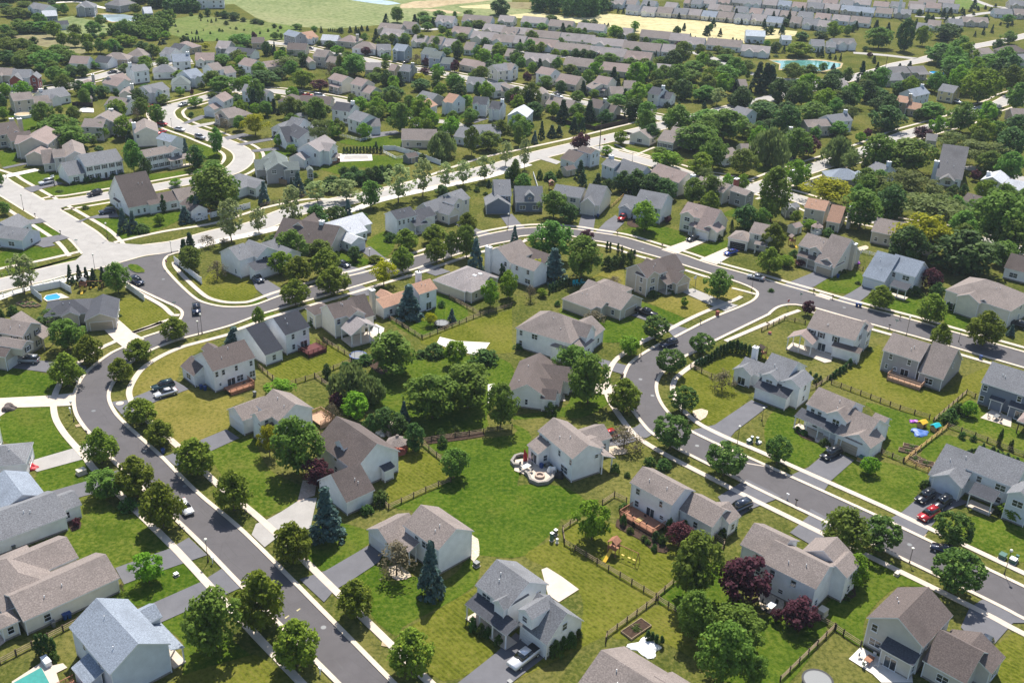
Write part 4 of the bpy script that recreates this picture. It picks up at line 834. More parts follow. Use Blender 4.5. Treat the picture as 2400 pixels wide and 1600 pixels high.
H('right edge brown-roofed house', 'white house with brown roof and lower front at the right edge', '31', (2165, 895), (2480, 975), 3.0, 8.5, 'white', 'brown', 'x', .75, wings=[('l', 7.0, -.4, 13, 6, 5.0, 'y')], win={'s': [(.3, 0, 2.2, 1.4)]})
H('tall tan house', 'large tan two-storey house with streaked brown roof and small entry porch', '21', (1235, 990), (1430, 930), 5.1, (1115, 880), 'beige', 'brown', 'x', .62,
  wings=[('l', -.3, -.6, 4.6, 4.0, 5.1, 'y', {'win': {'s': [(.5, 1, 1.4), (.5, 0, 1.9, 1.8)]}}), ('w', (1515, 1050), (1645, 1005), 2.9, (1370, 830), 'y', {'g': 's', 'p': .75, 'win': {}}), ('l', 8.4, .6, 15.6, 9.2, 3.6, 'x', {'p': .75})],
  win={'s': [(.8, 1, 1.1)], 'w': [(.5, 1, .9)]}, garmat='garage_tan', porch=[(5.2, -2.6, 9.2, .35, 2.8, 's', 'brown')])
H('brown-roofed ranch', 'long beige ranch house with brown roof by the dark pickup and flag', '21', (455, 1180), (730, 1280), 2.8, (850, 1000), 'beige', 'taupe', 'h', .55,
  wings=[('l', 1.0, 4.6, 14.9, 14.4, 2.8, 'x', {'g': 'e', 'p': .55}), ('l', 8.0, 2.2, 10.8, 6.0, 2.8, 'x', {})], win={'s': [], 'w': 0}, garmat='garage_tan')
H('shuttered beige house', 'beige two-storey house with reddish-brown roof, twin front gables and tan garage', '21', (1540, 400), (1740, 450), 5.0, (1620, 320), 'cream', 'pink', 'x', .58,
  wings=[('w', (1685, 535), (1810, 570), 2.9, (2000, 470), 'x', {'g': 's', 'p': .8, 'win': {'s': 0, 'e': [(.5, 1, .7)]}}), ('l', .4, -.6, 5.2, 4.0, 5.05, 'y', {'win': {'s': [(.5, 1, 1.8), (.5, 0, 1.9)]}}), ('l', 8.6, -2.6, 14.0, 3.0, 2.95, 'y', {'win': 0})],
  win={'s': [(.62, 1, 1.0)]}, porch=[(4.2, -2.0, 9.0, .35, 2.8, 's', 'pink')])
H('open garage house', 'beige two-storey house with taupe roof and open garage by the blue car', '21', (1980, 620), (2170, 660), 2.9, (2035, 550), 'cream', 'taupe', 'h', .5,
  wings=[('w', (2175, 575), (2400, 620), 5.0, (2235, 495), 'x', {'win': {'s': [(.3, 1, 1.4), (.4, 0, 1.2)]}}), ('l', 8.0, -.4, 13.0, 1.2, 2.85, 's', {'open': 1, 'p': .4})], win={'s': []}, gar='s', garmat='garage_dark')
H('red truck house', 'white two-storey house with grey roof and small garage behind the red truck', '21', (1110, 310), (1370, 360), 4.9, (1190, 215), 'paleblue', 'grey', 'x', .58,
  wings=[('w', (970, 345), (1100, 365), 2.9, (1020, 255), 'x', {'g': 's', 'p': .6, 'win': 0}), ('l', -4.4, -.4, -.6, 3.2, 3.0, 'y', {'win': 0})], win={'s': 3, 'e': 0})
H('long grey-roofed house', 'cream two-storey house with long grey roof and gabled garage', '21', (365, 220), (630, 260), 5.0, (385, 150), 'cream', 'grey', 'x', .58,
  wings=[('w', (635, 310), (815, 320), 3.6, (650, 175), 'x', {'p': .65, 'win': 0}), ('l', 9.4, -.7, 14.6, 5.0, 3.4, 'y', {'g': 's', 'win': 0, 'p': .85})], win={'s': [(.5, 1, 1.1), (.75, 1, 1.9), (.8, 0, 1.6)]}, garmat='garage_tan')
H('blue-grey gabled house', 'slate blue house with grey roof, front dormer and open garage', '11', (2190, 235), (2350, 235), 5.0, (2210, 130), 'slate', 'grey', 'x', .6,
  wings=[('l', 6.5, -1.0, 15.5, 8.0, 3.2, 'x', {'p': .85}), ('l', -3.0, -3.2, 5.0, 4.5, 2.9, 'y', {'g': 's', 'p': .6, 'win': 0}), ('l', 9.6, -.4, 12.6, 4, 5.0, 'y', {'z0': 3.0, 'p': .8})], win={'s': 2}, garmat='garage_dark')
H('cream gabled house', 'cream two-storey house with light grey roof and a steep garage gable', '11', (1840, 300), (1970, 255), 5.0, (1730, 230), 'cream', 'grey', 'x', .58,
  wings=[('w', (1765, 415), (1885, 380), 3.0, (1580, 345), 'y', {'g': 's', 'p': .75, 'win': {}}), ('l', -9.0, 2.2, .5, 8.6, 3.4, 'x', {'p': .75}), ('l', -2.0, -.6, 3.0, 4, 5.0, 'y', {})], win={'s': [(.3, 1, 1.2), (.75, 1, .9)]}, garmat='garage_tan')
H('white dark-roofed box house', 'white two-storey house with dark roof and attached cream garage', '11', (1295, 460), (1480, 415), 5.1, (1165, 405), 'white', 'dark', 'x', .55,
  wings=[('w', (1500, 495), (1630, 465), 2.8, 7.5, 'y', {'g': 's', 'win': {}}), ('l', 9.6, 1.5, 15.5, 8.2, 3.0, 'x', {})], win={'s': [(.12, 1, .8), (.35, 1, .8), (.6, 1, .8), (.85, 1, .8), (.12, 0, .8), (.35, 0, .8)], 'w': 0}, style='', porch=[(5.0, -2.1, 9.8, .35, 2.8, 's', 'dark')])
H('pale-roofed ranch', 'white ranch house with very pale shingle roof and blue-grey garage', '11', (780, 630), (1030, 555), 2.8, (700, 530), 'white', 'pale', 'x', .5,
  wings=[('w', (870, 680), (1020, 640), 2.8, 12.0, 'y', {'g': 's'}), ('l', -2.5, 3.5, 14.5, 12.5, 2.9, 'x')], win={'s': [(.9, 0, 1.0)], 'w': [(.6, 0, 1.8, 1.5)]})
H('brown chimney house', 'brown house with dark shingle roof and white chimney hidden behind street trees', '11', (160, 625), (690, 710), 3.0, 12.0, 'beige', 'brown', 'x', .7, wings=[('l', 2.5, 4.0, 9.0, 13.5, 4.8, 'y')], win={'s': [(.5, 0, 1.2), (.7, 0, 1.2)]}, chim=[(12.2, 6.0, 1.2, 1.2, 8.0, 'w_white')])
H('junction house', 'white two-storey house with blue-grey roof and open garage beside the junction', '01', (2200, 835), (2340, 790), 5.0, (2060, 740), 'white', 'grey', 'x', .58,
  wings=[('l', 4.6, -1.5, 11.5, 6.5, 5.0, 'y', {'p': .6, 'win': {'s': [(.35, 1, 1.6)]}}), ('l', 1.5, -4.3, 9.5, -1.2, 2.9, 's', {'g': 's', 'p': .4, 'roof': 'dark', 'win': 0}), ('l', 11, -3.8, 17.5, 4.5, 3.4, 'y', {'win': {'s': [(.5, 0, 2.0, 2.4)]}}), ('l', 8, 1.0, 19.5, 8.5, 3.6, 'x')], win={'s': 0, 'w': [(.75, 0, .6)]}, garmat='garage_dark')
H('orange-roofed gazebo house', 'beige two-storey house with orange roof above a small white gazebo', '31', (330, 345), (525, 380), 5.0, (375, 275), 'beige', 'orange', 'x', .5,
  wings=[('w', (535, 465), (660, 495), 2.9, (735, 405), 'x', {'p': .75, 'win': {'s': [(.45, 0, 1.9, 2.0)]}})], win={'s': [(.4, 1, .9), (.12, 0, 1.0), (.5, 0, .9)]}, chim=[(13.6, 3.5, 1.1, 1.5, 7.0, 'w_beige')])
H('tree-hidden beige house', 'beige house with brown roof behind the bright yellow tree', '31', (945, 560), (1330, 640), 3.6, 10.5, 'beige', 'taupe', 'x', .55, wings=[('l', 9.0, -.6, 18, 9, 4.4, 'y')], win={'s': 4})
H('chimney shed-roof house', 'beige house with brown roof and white chimney under the big right-hand tree', '31', (1760, 290), (1960, 345), 3.0, 9.0, 'beige', 'brown', 'x', .5, win={'s': 2}, chim=[(9.5, -.3, 1.5, .8, 5.2, 'w_grey')])
H('pale-roofed brick house', 'grey-beige house with almost white roof at the right edge', '31', (1950, 90), (2150, 130), 4.2, 11.0, 'warmgrey', 'pale', 'y', .5, wings=[('l', 7.5, .5, 14.5, 9.5, 3.0, 'x')], win={'s': [(.25, 1, 1.1), (.75, 1, 1.1)]}, chim=[(1.4, 4.0, 1.2, 1.2, 6.6, 'w_white')])
H('solar vent house', 'white house with long dark roof, row of roof vents and small rear porch', 'm5', (645, 585), (855, 615), 3.1, (590+60, 450), 'white', 'mid', 'x', .75, wings=[('l', 1.5, -2.6, 6.5, .5, 2.8, 'y', {'open': 1})], win={'s': 3, 'e': [(.5, 1, .9)]}, chim=[(-.6, 5.0, 1.6, 1.6, 7.4, 'w_paleblue')])
H('grey gambrel house', 'grey house with blue-grey roof and white awning, upper right of the yellow tree', '31', (560, 85), (880, 95), 3.4, 9.5, 'grey', 'bluegrey', 'h', .55, wings=[('l', 9.0, -1.2, 15.0, 7.0, 3.2, 'y')], win={'s': 2})
H('brick-chimney house', 'white house with taupe roof and tall dark brick chimney', '21', (1655, 130), (1940, 210), 4.0, (1720, 60), 'cream', 'taupe', 'x', .42, wings=[], win={'s': 3, 'e': [(.5, 0, 2.0)]}, chim=[('p', (2042, 245), 1.2, 1.8, 6.4, 'brick')])
H('reddish-roofed house', 'white house with dark reddish-brown roof behind the long tree belt', 'm3', (1075, 560), (1310, 640), 4.6, (1110, 490), 'cream', 'pink', 'x', .6, win={'s': 2}, chim=[(15.8, 4.2, 1.2, 1.4, 7.4, 'w_white')])
H('grey twin-gable house', 'pale grey house with light grey roof and square chimney', 'm3', (700, 490), (800, 525), 4.6, (740, 450), 'paleblue', 'grey', 'x', .6, wings=[('l', 5.5, .5, 17.0, 9.5, 3.6, 'x', {'p': .8})], win={'s': [(.3, 1, .9), (.75, 1, .9)]}, chim=[(.8, 4, 1.4, 1.4, 7.4, 'w_paleblue')])
H('white split house', 'pale two-part house with brown roof beside the parkway driveway', 'm3', (510, 380), (620, 412), 5.0, (560, 350), 'paleblue', 'brown', 'x', .45, wings=[('w', (385, 440), (480, 480), 2.9, (520, 405), 'x', {'p': .5})], win={'s': 2, 'e': [(.3, 1, .8), (.7, 1, .8), (.3, 0, .8)]})
H('tudor house', 'cream and dark-timbered house with brown roof at the corner by the parkway', 'm3', (1140, 300), (1270, 325), 3.0, (1160, 235), 'cream', 'taupe', 'x', .5, wings=[('l', 2, 6.0, 12.0, 13.0, 5.0, 'x', {'wall': 'grey'}), ('l', -12.0, .0, -3.0, 7.0, 2.9, 'y', {})], win={'s': 3, 'w': 1}, style='sh')
H('brown-roofed corner house', 'white one-and-a-half-storey house with big brown roof behind three blue spruces', '01', (1180, 350), (1470, 295), 3.0, (1060, 205), 'white', 'brown', 'x', .95,
  wings=[('w', (1020, 265), (1110, 300), 2.8, 6.5, 'y', {'g': 's', 'p': .6}), ('l', 6.0, -.9, 16.5, 3.0, 3.0, 's', {'p': .5})], win={'s': [(.3, 0, .8), (.5, 0, .8), (.75, 0, .8), (.9, 0, 1.8, 1.8)], 'w': [(.3, 1, .8)]})
H('hidden white garage house', 'white ranch house with brown roof right of the big corner roof', '01', (1550, 215), (1640, 285), 2.8, 8.0, 'white', 'taupe', 'y', .6, wings=[('w', (1650, 310), (1810, 280), 2.9, 9.0, 'x', {'roof': 'brown'})], win={'s': [(.5, 0, .5)]})
H('grey sunroom ranch', 'grey hip-roofed ranch house with white sunroom windows near the parkway', 'm1', (930, 1210), (1300, 1085), 3.0, 11.0, 'white', 'grey', 'h', .5, wings=[('l', 4.0, -3.6, 9.5, 4, 3.0, 'y', {'win': {'s': [(.5, 0, 2.4, 1.8)]}})], win={'s': 1})
H('grey-green house', 'large grey house with green-grey roof and round table on its terrace', 'm1', (1310, 955), (1670, 935), 4.4, (1500, 760), 'grey', 'green', 'y', .6,
  wings=[('w', (1690, 935), (1840, 850), 4.6, (1500, 790), 'x', {'p': .6}), ('w', (1920, 950), (2000, 905), 3.2, (1830, 840), 'y', {'p': .8}), ('l', -3.0, 6.0, 4.0, 14.0, 3.2, 'x')], win={'s': [(.6, 0, 1.0), (.3, 1, 1.5)]})
H('white pergola house', 'white two-storey house with pale grey roof beside the round timber pergola', 'm1', (1735, 650), (2050, 690), 5.4, (1910, 515), 'white', 'lilac', 'y', .55, wings=[('l', 4.5, 3.0, 11.0, 10.0, 5.0, 'x'), ('l', -1.5, -4.0, 5.0, 1.0, 3.0, 'y')], win={'s': [(.8, 1, .9)], 'e': 2})
H('navy-garage white house', 'white house with dark slate roof and steep dark garage roof', 'm1', (1750, 520), (2045, 480), 5.0, (1850, 370), 'white', 'dark', 'y', .6, wings=[('w', (1590, 560), (1740, 550), 3.0, (1610, 440), 'x', {'p': .8})], win={'s': 1})
H('three-window white house', 'white two-storey house with grey roof, three upper windows and open garage', 'm1', (1575, 330), (1750, 360), 5.0, (1660, 245), 'white', 'grey', 'x', .6, wings=[('l', 8.5, -.5, 14.5, 7, 5.0, 'y'), ('l', -7.0, .0, .0, 7.0, 3.0, 'y', {'g': 's'})], win={'s': [(.15, 1, 1), (.5, 1, 1), (.85, 1, 1)]}, garmat='garage_dark')
H('pale blue ranch', 'pale blue ranch house with grey roof at the left edge by the concrete street', '01', (-180, 600), (205, 650), 2.8, 8.0, 'paleblue', 'grey', 'x', .5, wings=[('l', -2, 5.5, 6.5, 13.5, 2.8, 'y')], win={'s': [(.4, 0, .9, 1.9), (.72, 0, 1.9)]})
H('long white colonial', 'long white two-storey house with grey roof and dark shutters facing the corner', 'm0', (1170, 895), (1700, 805), 5.0, (1085, 780), 'white', 'grey', 'x', .55,
  wings=[('w', (925, 1020), (1175, 990), 2.8, (860, 915), 'x', {'p': .7})], win={'s': [(.1, 1, 1), (.3, 1, 1), (.5, 1, 1), (.7, 1, 1), (.9, 1, 1), (.1, 0, 1), (.3, 0, 1), (.7, 0, 1), (.9, 0, 1)]}, style='sh', door=[('s', .51)])
H('garage gable taupe house', 'beige house with brown roof and dark garage door left of the white colonial', 'm0', (890, 770), (1195, 745), 5.0, (880, 600), 'warmgrey', 'taupe', 'y', .55, wings=[('w', (590, 860), (770, 840), 2.8, (540, 755), 'x', {'p': .75}), ('l', -3.5, 1, .5, 8, 4.9, 'x')], win={'w': 3, 's': [(.3, 0, .9)]}, garmat='garage_dark')
H('shuttered white house', 'white two-storey house with taupe roof, maroon shutters and front porch', 'm0', (2000, 765), (2349, 700), 5.0, (1920, 700), 'white', 'taupe', 'x', .55, wings=[('l', 9.0, -.6, 13.5, 4, 5.1, 'y')], win={'s': 4}, style='sh', porch=[(7.5, -2.2, 16.0, .35, 2.8, 's', 'taupe')])
H('blue-roofed white house', 'white two-storey house with blue-grey roof beside the winding concrete road', 'm0', (2140, 505), (2349, 560), 5.0, (2200, 420), 'white', 'bluegrey', 'x', .5, win={'s': 1, 'w': [(.3, 1, .9)]})
H('chimney-side house', 'cream house with brown roof and white chimney, fourth of the row along the bend', 'm0', (1850, 440), (2190, 420), 5.0, (2050, 300), 'cream', 'taupe', 'y', .5, wings=[('w', (1600, 400), (1830, 330), 3.0, 9.0, 'x')], win={'s': [(.1, 1, 1.0)]}, chim=[(0.3, 7.0, 1.3, 1.3, 7.4, 'w_white')])
H('row house with sunroom', 'beige two-storey house with taupe roof and chimney in the middle of the row', 'm0', (1560, 280), (1700, 180), 5.0, 9.0, 'warmgrey', 'taupe', 'x', .5, wings=[('l', -8, 1.0, 0.4, 9.0, 5.0, 'y')], win={'s': 2}, chim=[(9.6, 4.0, 1.4, 1.4, 7.6, 'w_warmgrey')])
H('left row gabled house', 'beige two-storey house with pinkish roof between darker-roofed neighbours, left side', 'm0', (240, 585), (660, 590), 5.2, (400, 420), 'beige', 'pink', 'y', .5, wings=[('l', -1.5, 1, 4, 9, 5.0, 'x'), ('l', 4.5, -7.5, 11.5, 1, 3.2, 'y', {})], win={'w': 4, 's': 0})
H('left edge brown house', 'beige house with dark brown roof and two chimneys at the left edge', 'm0', (-60, 470), (290, 420), 4.6, 10.0, 'beige', 'brown', 'x', .6, wings=[('l', 3, -6.0, 11.0, 1, 3.4, 'x', {}), ('l', 5.0, -2.0, 8.0, 3, 5.0, 'y', {'z0': 3.2})], win={'s': 2}, chim=[(9.0, 9.8, 1.4, 1.4, 7.6, 'w_beige'), (11.4, 8.8, 1.4, 1.4, 7.4, 'w_beige')])
# ---------------------------------------------------------------- farther houses
FAR = '''k1 1710,520,1870,500 4.6 11 grey bluegrey y -
k1 1890,545,2040,520 3.0 10 white orange x f
k1 2060,560,2290,575 2.8 8 white pale x -
k2 -60,570,190,595 3.0 10 beige pink h c
k2 140,670,470,690 3.0 10 white taupe h -
k2 490,700,690,700 3.0 9 white grey x f
k2 700,695,870,715 5.0 9 blue bluegrey x f
k2 1085,745,1230,765 5.0 9 paleblue green x -
k2 1195,800,1360,815 5.0 9 blue green x r
k2 1610,890,1830,930 3.0 9 beige pink x r
k2 2180,960,2340,980 5.0 9 white taupe x f
k3 -200,990,70,960 5.0 9 cream grey x -
k2 320,970,540,975 3.0 9 beige lilac x -
k2 640,975,730,985 3.0 8 tan pink x -
k2 790,980,940,1000 4.6 8 grey grey x c
k1 1225,900,1330,935 3.0 11 beige pink y -
k1 1950,780,2130,800 5.0 9 beige taupe x r
k1 1900,875,2005,870 3.0 12 cream pink y g
k1 1590,690,1860,700 3.0 10 beige brown x -
k1 1110,600,1290,600 3.0 9 tan brown x -
k1 1110,760,1230,725 3.0 11 white dark y -
k1 740,735,870,745 3.0 9 white grey x f
k1 610,670,790,680 3.0 11 grey lilac x f
k1 190,690,430,640 3.0 10 tan pink h -
k1 -30,690,120,710 3.0 10 white dark x f
k1 330,840,600,840 3.0 10 white pink x f
k1 30,860,280,850 5.0 9 white bluegrey x c
k1 920,890,1100,930 5.0 9 white pink x -
k1 590,985,740,960 5.0 9 white taupe x r
k1 280,1090,470,1050 4.0 10 white bluegrey x f
k1 0,1170,270,1165 3.0 11 white green h -
k1 970,1260,1100,1270 5.0 8 paleblue grey x c
k1 1310,1330,1430,1295 3.0 9 white grey y -
k1 505,1395,730,1415 5.0 9 white pink y -
k1 445,1500,600,1520 3.0 6 white pink y g
m1 620,190,800,240 3.0 12 tan taupe h f
m1 800,230,1000,190 3.4 10 beige taupe x -
k1 1470,1400,1720,1420 3.0 10 beige brown h -
k1 1760,1430,2200,1450 3.0 9 beige brown x -
k1 2160,1090,2349,1140 5.0 8 cream pink x p
k2 120,1160,280,1200 5.0 8 cream pink x r
10 690,1010,860,1035 5.0 8 white dark x c
10 835,1090,960,1130 5.0 9 white grey x -
10 1015,1170,1150,1165 3.2 7 paleblue mid x g
k2 1390,1400,1530,1430 5.0 9 white orange x f
k2 1225,1490,1330,1450 3.0 9 white orange x g
k2 1030,1340,1240,1390 3.0 8 grey grey x -
k2 1800,1440,2000,1455 5.0 8 white dark x f
k2 2020,1500,2180,1520 4.6 8 white dark x cf
k2 1710,1160,1930,1180 3.4 9 white grey x f
k2 1960,1200,2100,1260 3.4 9 white grey y -
k2 2120,1260,2349,1280 3.0 10 cream taupe h -
m2 470,300,750,305 3.0 10 beige taupe x -
m2 880,270,1060,300 3.0 10 paleblue grey x -
m2 1060,260,1260,250 3.0 10 white grey x -
k3 320,1010,520,1050 5.0 9 white pink x -
k3 590,1130,880,1180 3.0 10 beige pink x f
k3 1115,1145,1310,1180 5.0 9 cream pink x p
k3 1010,1190,1110,1240 3.0 9 cream taupe x -
k3 1860,1290,2020,1320 5.0 9 white dark x c
k3 2030,1360,2170,1380 3.4 9 white dark x g
k3 1530,1220,1700,1230 3.0 9 cream taupe x -
k3 1360,1300,1550,1300 3.0 9 beige taupe x -
k3 450,1440,800,1500 3.0 9 tan taupe x c
k3 1020,1470,1210,1510 5.0 9 beige brown x c
k3 1215,1540,1390,1568 3.2 9 beige brown x f
k3 400,1320,530,1320 5.0 11 cream taupe y -
k3 -20,1240,95,1230 5.0 10 beige taupe y -
m3 -40,110,118,125 4.5 12 paleblue pale y -
k0 -60,1040,150,1050 3.0 9 beige taupe x f
k0 150,1080,400,1080 4.6 10 white grey x b
k0 945,880,1200,890 3.0 9 white pink x -
k0 1290,860,1480,880 2.8 8 white dark x g
k0 1390,820,1760,830 3.0 9 tan taupe h f
k0 1710,780,2000,790 3.0 11 cream taupe h -
k0 2200,740,2340,760 3.4 9 white grey x f
k0 1400,1150,1610,1200 3.0 9 white pink x -
k0 1610,1160,1810,1110 3.0 9 white pink x f
k0 1840,1000,2060,970 5.4 8 white grey x c
k0 2100,1010,2440,1000 3.0 9 white grey h -
k0 1150,1180,1320,1170 3.0 8 beige pink h c
k0 640,1380,980,1320 3.0 10 white grey x fc
k0 180,1400,470,1370 5.0 8 beige taupe x r
k0 2060,1290,2340,1230 4.5 9 white grey x f
k0 1630,1310,1820,1310 4.6 9 cream taupe y c
k0 1430,1450,1720,1490 3.4 9 white taupe x fc
k0 380,110,600,150 4.6 9 white grey x f
k0 595,235,795,225 3.4 9 slate pale x -
k0 790,355,955,345 2.6 6 white dark x g
k0 1040,110,1300,110 5.0 12 grey grey h f
k0 1650,90,1880,50 4.0 12 grey mid h -
k0 1990,195,2110,190 3.4 10 slate pale x -
k1 340,10,740,10 5.0 10 white grey x f
k1 160,50,280,80 3.0 8 grey grey x -
k4 865,500,1140,515 4.0 9 paleblue metal x -
k4 1365,555,1505,560 3.0 7 paleblue pale x -
k4 1770,640,1960,650 3.4 11 white grey x -
k4 1970,655,2110,665 3.0 9 white grey x f
k4 2090,620,2400,615 3.4 9 white mid x ff
k5 560,1030,790,1010 3.4 9 grey mid x f
k5 810,1010,1030,1000 3.4 9 beige mid x p
k5 470,1120,700,1110 3.0 9 grey grey x c
k5 1160,1250,1380,1290 4.6 9 yellow grey x -
k5 570,1400,740,1430 5.0 8 tan orange x cr
k5 840,1340,1060,1290 4.6 8 paleblue bluegrey x c
k5 1560,770,1940,740 4.0 9 cream taupe x f
k5 2090,730,2400,720 3.0 10 tan brown h -
k5 2200,850,2440,830 4.0 9 grey grey x f
k4 2070,1230,2300,1190 3.4 9 grey lilac x -
k4 790,1190,900,1190 3.0 8 tan taupe x -
m4 500,110,590,90 5.0 8 paleblue grey y -
m4 335,445,450,420 3.0 8 white taupe x -
m4 470,400,600,400 3.0 8 beige taupe x -
m4 985,200,1170,190 4.0 8 beige taupe x f
m4 1175,165,1342,145 5.0 8 paleblue grey x c
m4 860,290,985,290 4.0 8 beige grey x c
m5 570,300,660,310 3.0 7 grey mid x -
m5 1250,110,1380,115 3.0 8 tan taupe x -
m5 105,520,215,560 4.0 8 paleblue grey x c
m4 500,740,570,720 4.4 7 grey taupe y -
m4 810,850,900,850 2.6 5 grey grey y -'''
SIDEW = {'white': 'white', 'cream': 'cream', 'beige': 'beige', 'grey': 'grey', 'blue': 'blue', 'paleblue': 'pale blue', 'warmgrey': 'beige', 'tan': 'tan', 'slate': 'slate blue', 'yellow': 'pale yellow', 'darkgrey': 'dark grey'}
ROOFW = {'taupe': 'taupe', 'brown': 'brown', 'grey': 'grey', 'dark': 'dark', 'navy': 'navy', 'orange': 'orange', 'pale': 'very pale', 'bluegrey': 'blue-grey', 'mid': 'charcoal', 'pink': 'pinkish brown', 'green': 'green-grey', 'lilac': 'light brown', 'metal': 'metal'}
FARH = []
rf = random.Random(11)
def zone(x, y):
    c = ['far left', 'left', 'centre-left', 'centre', 'centre-right', 'right', 'far right'][min(6, max(0, int(x/343)))]
    return c
def farhouse(tile, A, B, eh, Wd, wall, roof, kind, fl, px=None):
    wings = []; a = G(*S(tile, *A), eh); b = G(*S(tile, *B), eh); L = math.dist(a, b)
    gar = 's' if fl.startswith('g') else None
    if 'r' in fl: wings.append(('l', L-.3, -.8, L+6.0, min(Wd, 7.0), 3.0, 'x', {'p': .6}))
    if 'f' in fl: wings.append(('l', L*.12, -1.6, L*.12+min(5.5, L*.4), Wd*.5, eh if eh < 4 else eh+.02, 'y', {'p': .65}))
    if fl.count('f') > 1: wings.append(('l', L*.6, -1.2, L*.6+min(5.0, L*.35), Wd*.5, eh, 'y', {'p': .65}))
    if 'b' in fl: wings += [('l', -.6, -2.5, 5.2, Wd*.55, eh-.6, 'y', {'p': .8, 'wall': 'brick', 'g': 's'}), ('l', 7.5, -1.2, 11.5, Wd*.5, eh, 'y', {'p': .9, 'wall': 'brick'})]
    chim = [(L*(.9 if rf.random() < .5 else .08), Wd*.5, 1.2, 1.2, eh+3.6)] if 'c' in fl else []
    porch = [(L*.3, -2.0, L, .35, 2.8, 's')] if 'p' in fl else []
    two = 'two-storey' if eh > 4.5 else 'one-storey'
    extra = {'c': ' and chimney', 'f': ' and front gable', 'r': ' and side garage wing', 'p': ' and front porch', 'g': ' and garage front', 'b': ' and red brick gables'}
    lab = '%s %s %s with %s roof%s' % (SIDEW[wall], two, 'shed' if roof in ('metal',) else 'house', ROOFW[roof], ''.join(extra[c] for c in 'bcfrpg' if c in fl)[:40])
    o = house('%s %s-roofed house' % (SIDEW[wall], ROOFW[roof]), lab, tile, A, B, eh, Wd, wall, roof, kind, .5+rf.random()*.12, wings=wings, gar=gar, chim=chim, porch=porch, vents=0)
    sx, sy = S(tile, (A[0]+B[0])/2, (A[1]+B[1])/2); FARH.append((o, lab, sx, sy)); HOUSES[-1]['far'] = (sx, sy)
    return o
for ln in FAR.split('\n'):
    t_, c_, eh_, w_, wl, rf_, k_, fl = ln.split(); c_ = [float(v) for v in c_.split(',')]
    farhouse(t_, (c_[0], c_[1]), (c_[2], c_[3]), float(eh_), float(w_), wl, rf_, k_, fl)
# rows of attached ranch houses (roof spans along each row)
ROWS = [('k3', .09, 'lilac taupe lilac', [(105, 450, 290), (480, 820, 345), (870, 1260, 385), (1480, 1640, 465), (1740, 2160, 495), (2150, 2420, 540)]),
 ('k4', .09, 'lilac taupe', [(0, 290, 590), (310, 800, 605), (790, 1190, 690)]),
 ('k3', .09, 'lilac taupe lilac', [(-60, 240, 445), (160, 640, 485), (640, 1110, 540), (1080, 1550, 595), (1500, 2030, 655), (2040, 2360, 700)]),
 ('k3', .10, 'lilac pink taupe', [(-120, 160, 565), (170, 600, 605), (560, 1050, 660), (1040, 1540, 730), (1530, 1900, 795)]),
 ('k3', .10, 'lilac taupe pink', [(130, 580, 815), (690, 1170, 880), (1180, 1820, 945), (1950, 2280, 965)]),
 ('k2', .08, 'lilac taupe', [(1275, 1530, 290), (1640, 2050, 280), (2140, 2360, 280)]),
 ('k2', .10, 'lilac taupe pink', [(1920, 2220, 405), (2180, 2400, 450), (1490, 1750, 440), (1760, 2110, 510), (2050, 2349, 550)]),
 ('k2', .10, 'taupe lilac', [(480, 800, 390), (520, 820, 470), (800, 990, 380), (945, 1140, 560), (1170, 1370, 590), (1380, 1540, 620), (1660, 1800, 670), (1910, 2080, 700), (2230, 2349, 760)]),
 ('k4', .10, 'lilac bluegrey taupe grey', [(-40, 235, 180), (240, 455, 210), (440, 680, 225), (690, 920, 250), (910, 1130, 265), (1130, 1360, 290), (1460, 1620, 300), (1630, 1880, 325), (1840, 2010, 350)]),
 ('k3', .10, 'grey lilac taupe', [(1550, 1740, 130), (1760, 1960, 150), (1970, 2190, 160), (2190, 2400, 175), (1330, 1520, 40), (1520, 1700, 40), (1760, 1960, 60), (2080, 2250, 90)]),
 ('k4', .10, 'lilac taupe grey pink', [(330, 470, 115), (460, 660, 130), (690, 870, 150), (900, 1080, 170), (1100, 1310, 190), (1320, 1540, 205), (1560, 1770, 220), (1800, 2020, 240), (2040, 2280, 265)]),
 ('k5', .10, 'taupe grey', [(-60, 220, 290), (850, 1000, 380), (1000, 1190, 340)]),
 ('k4', .09, 'grey lilac bluegrey pink', [(820, 1070, 40), (1080, 1290, 50), (1290, 1480, 65), (1490, 1690, 85), (1700, 1930, 95), (1930, 2150, 110), (2160, 2390, 130)]),
 ('k5', .09, 'bluegrey taupe grey', [(30, 280, 150), (290, 530, 165), (540, 790, 175)]),
 ('k4', .09, 'pink grey lilac', [(0, 90, 30), (100, 250, 40), (260, 450, 35), (460, 640, 25), (650, 830, 20), (1700, 1900, 20), (1910, 2120, 45), (2140, 2340, 50)]),
 ('k5', .09, 'lilac pink grey taupe', [(-40, 230, 40), (260, 480, 70), (490, 700, 80), (740, 950, 75), (760, 970, 110), (980, 1200, 95), (1210, 1450, 100), (880, 1130, 15), (1150, 1380, 20)]),
 ('k5', .05, 'grey taupe', [(1310, 1520, 330), (1500, 1870, 290), (1940, 2200, 180), (2210, 2400, 190), (2150, 2400, 60)])]
for ti, sl_, cols, items in ROWS:
    cols = cols.split()
    for i, (x0, x1, y) in enumerate(items):
        wl = rf.choice(['white', 'white', 'cream', 'paleblue', 'beige']); 
        farhouse(ti, (x0+8, y+18), (x1, y+18+sl_*(x1-x0-8)), 2.7, 11.0, wl, cols[i % len(cols)], 'x', rf.choice(['-', 'f', 'f', 'ff', '-']) if x1-x0 > 150 else '-')
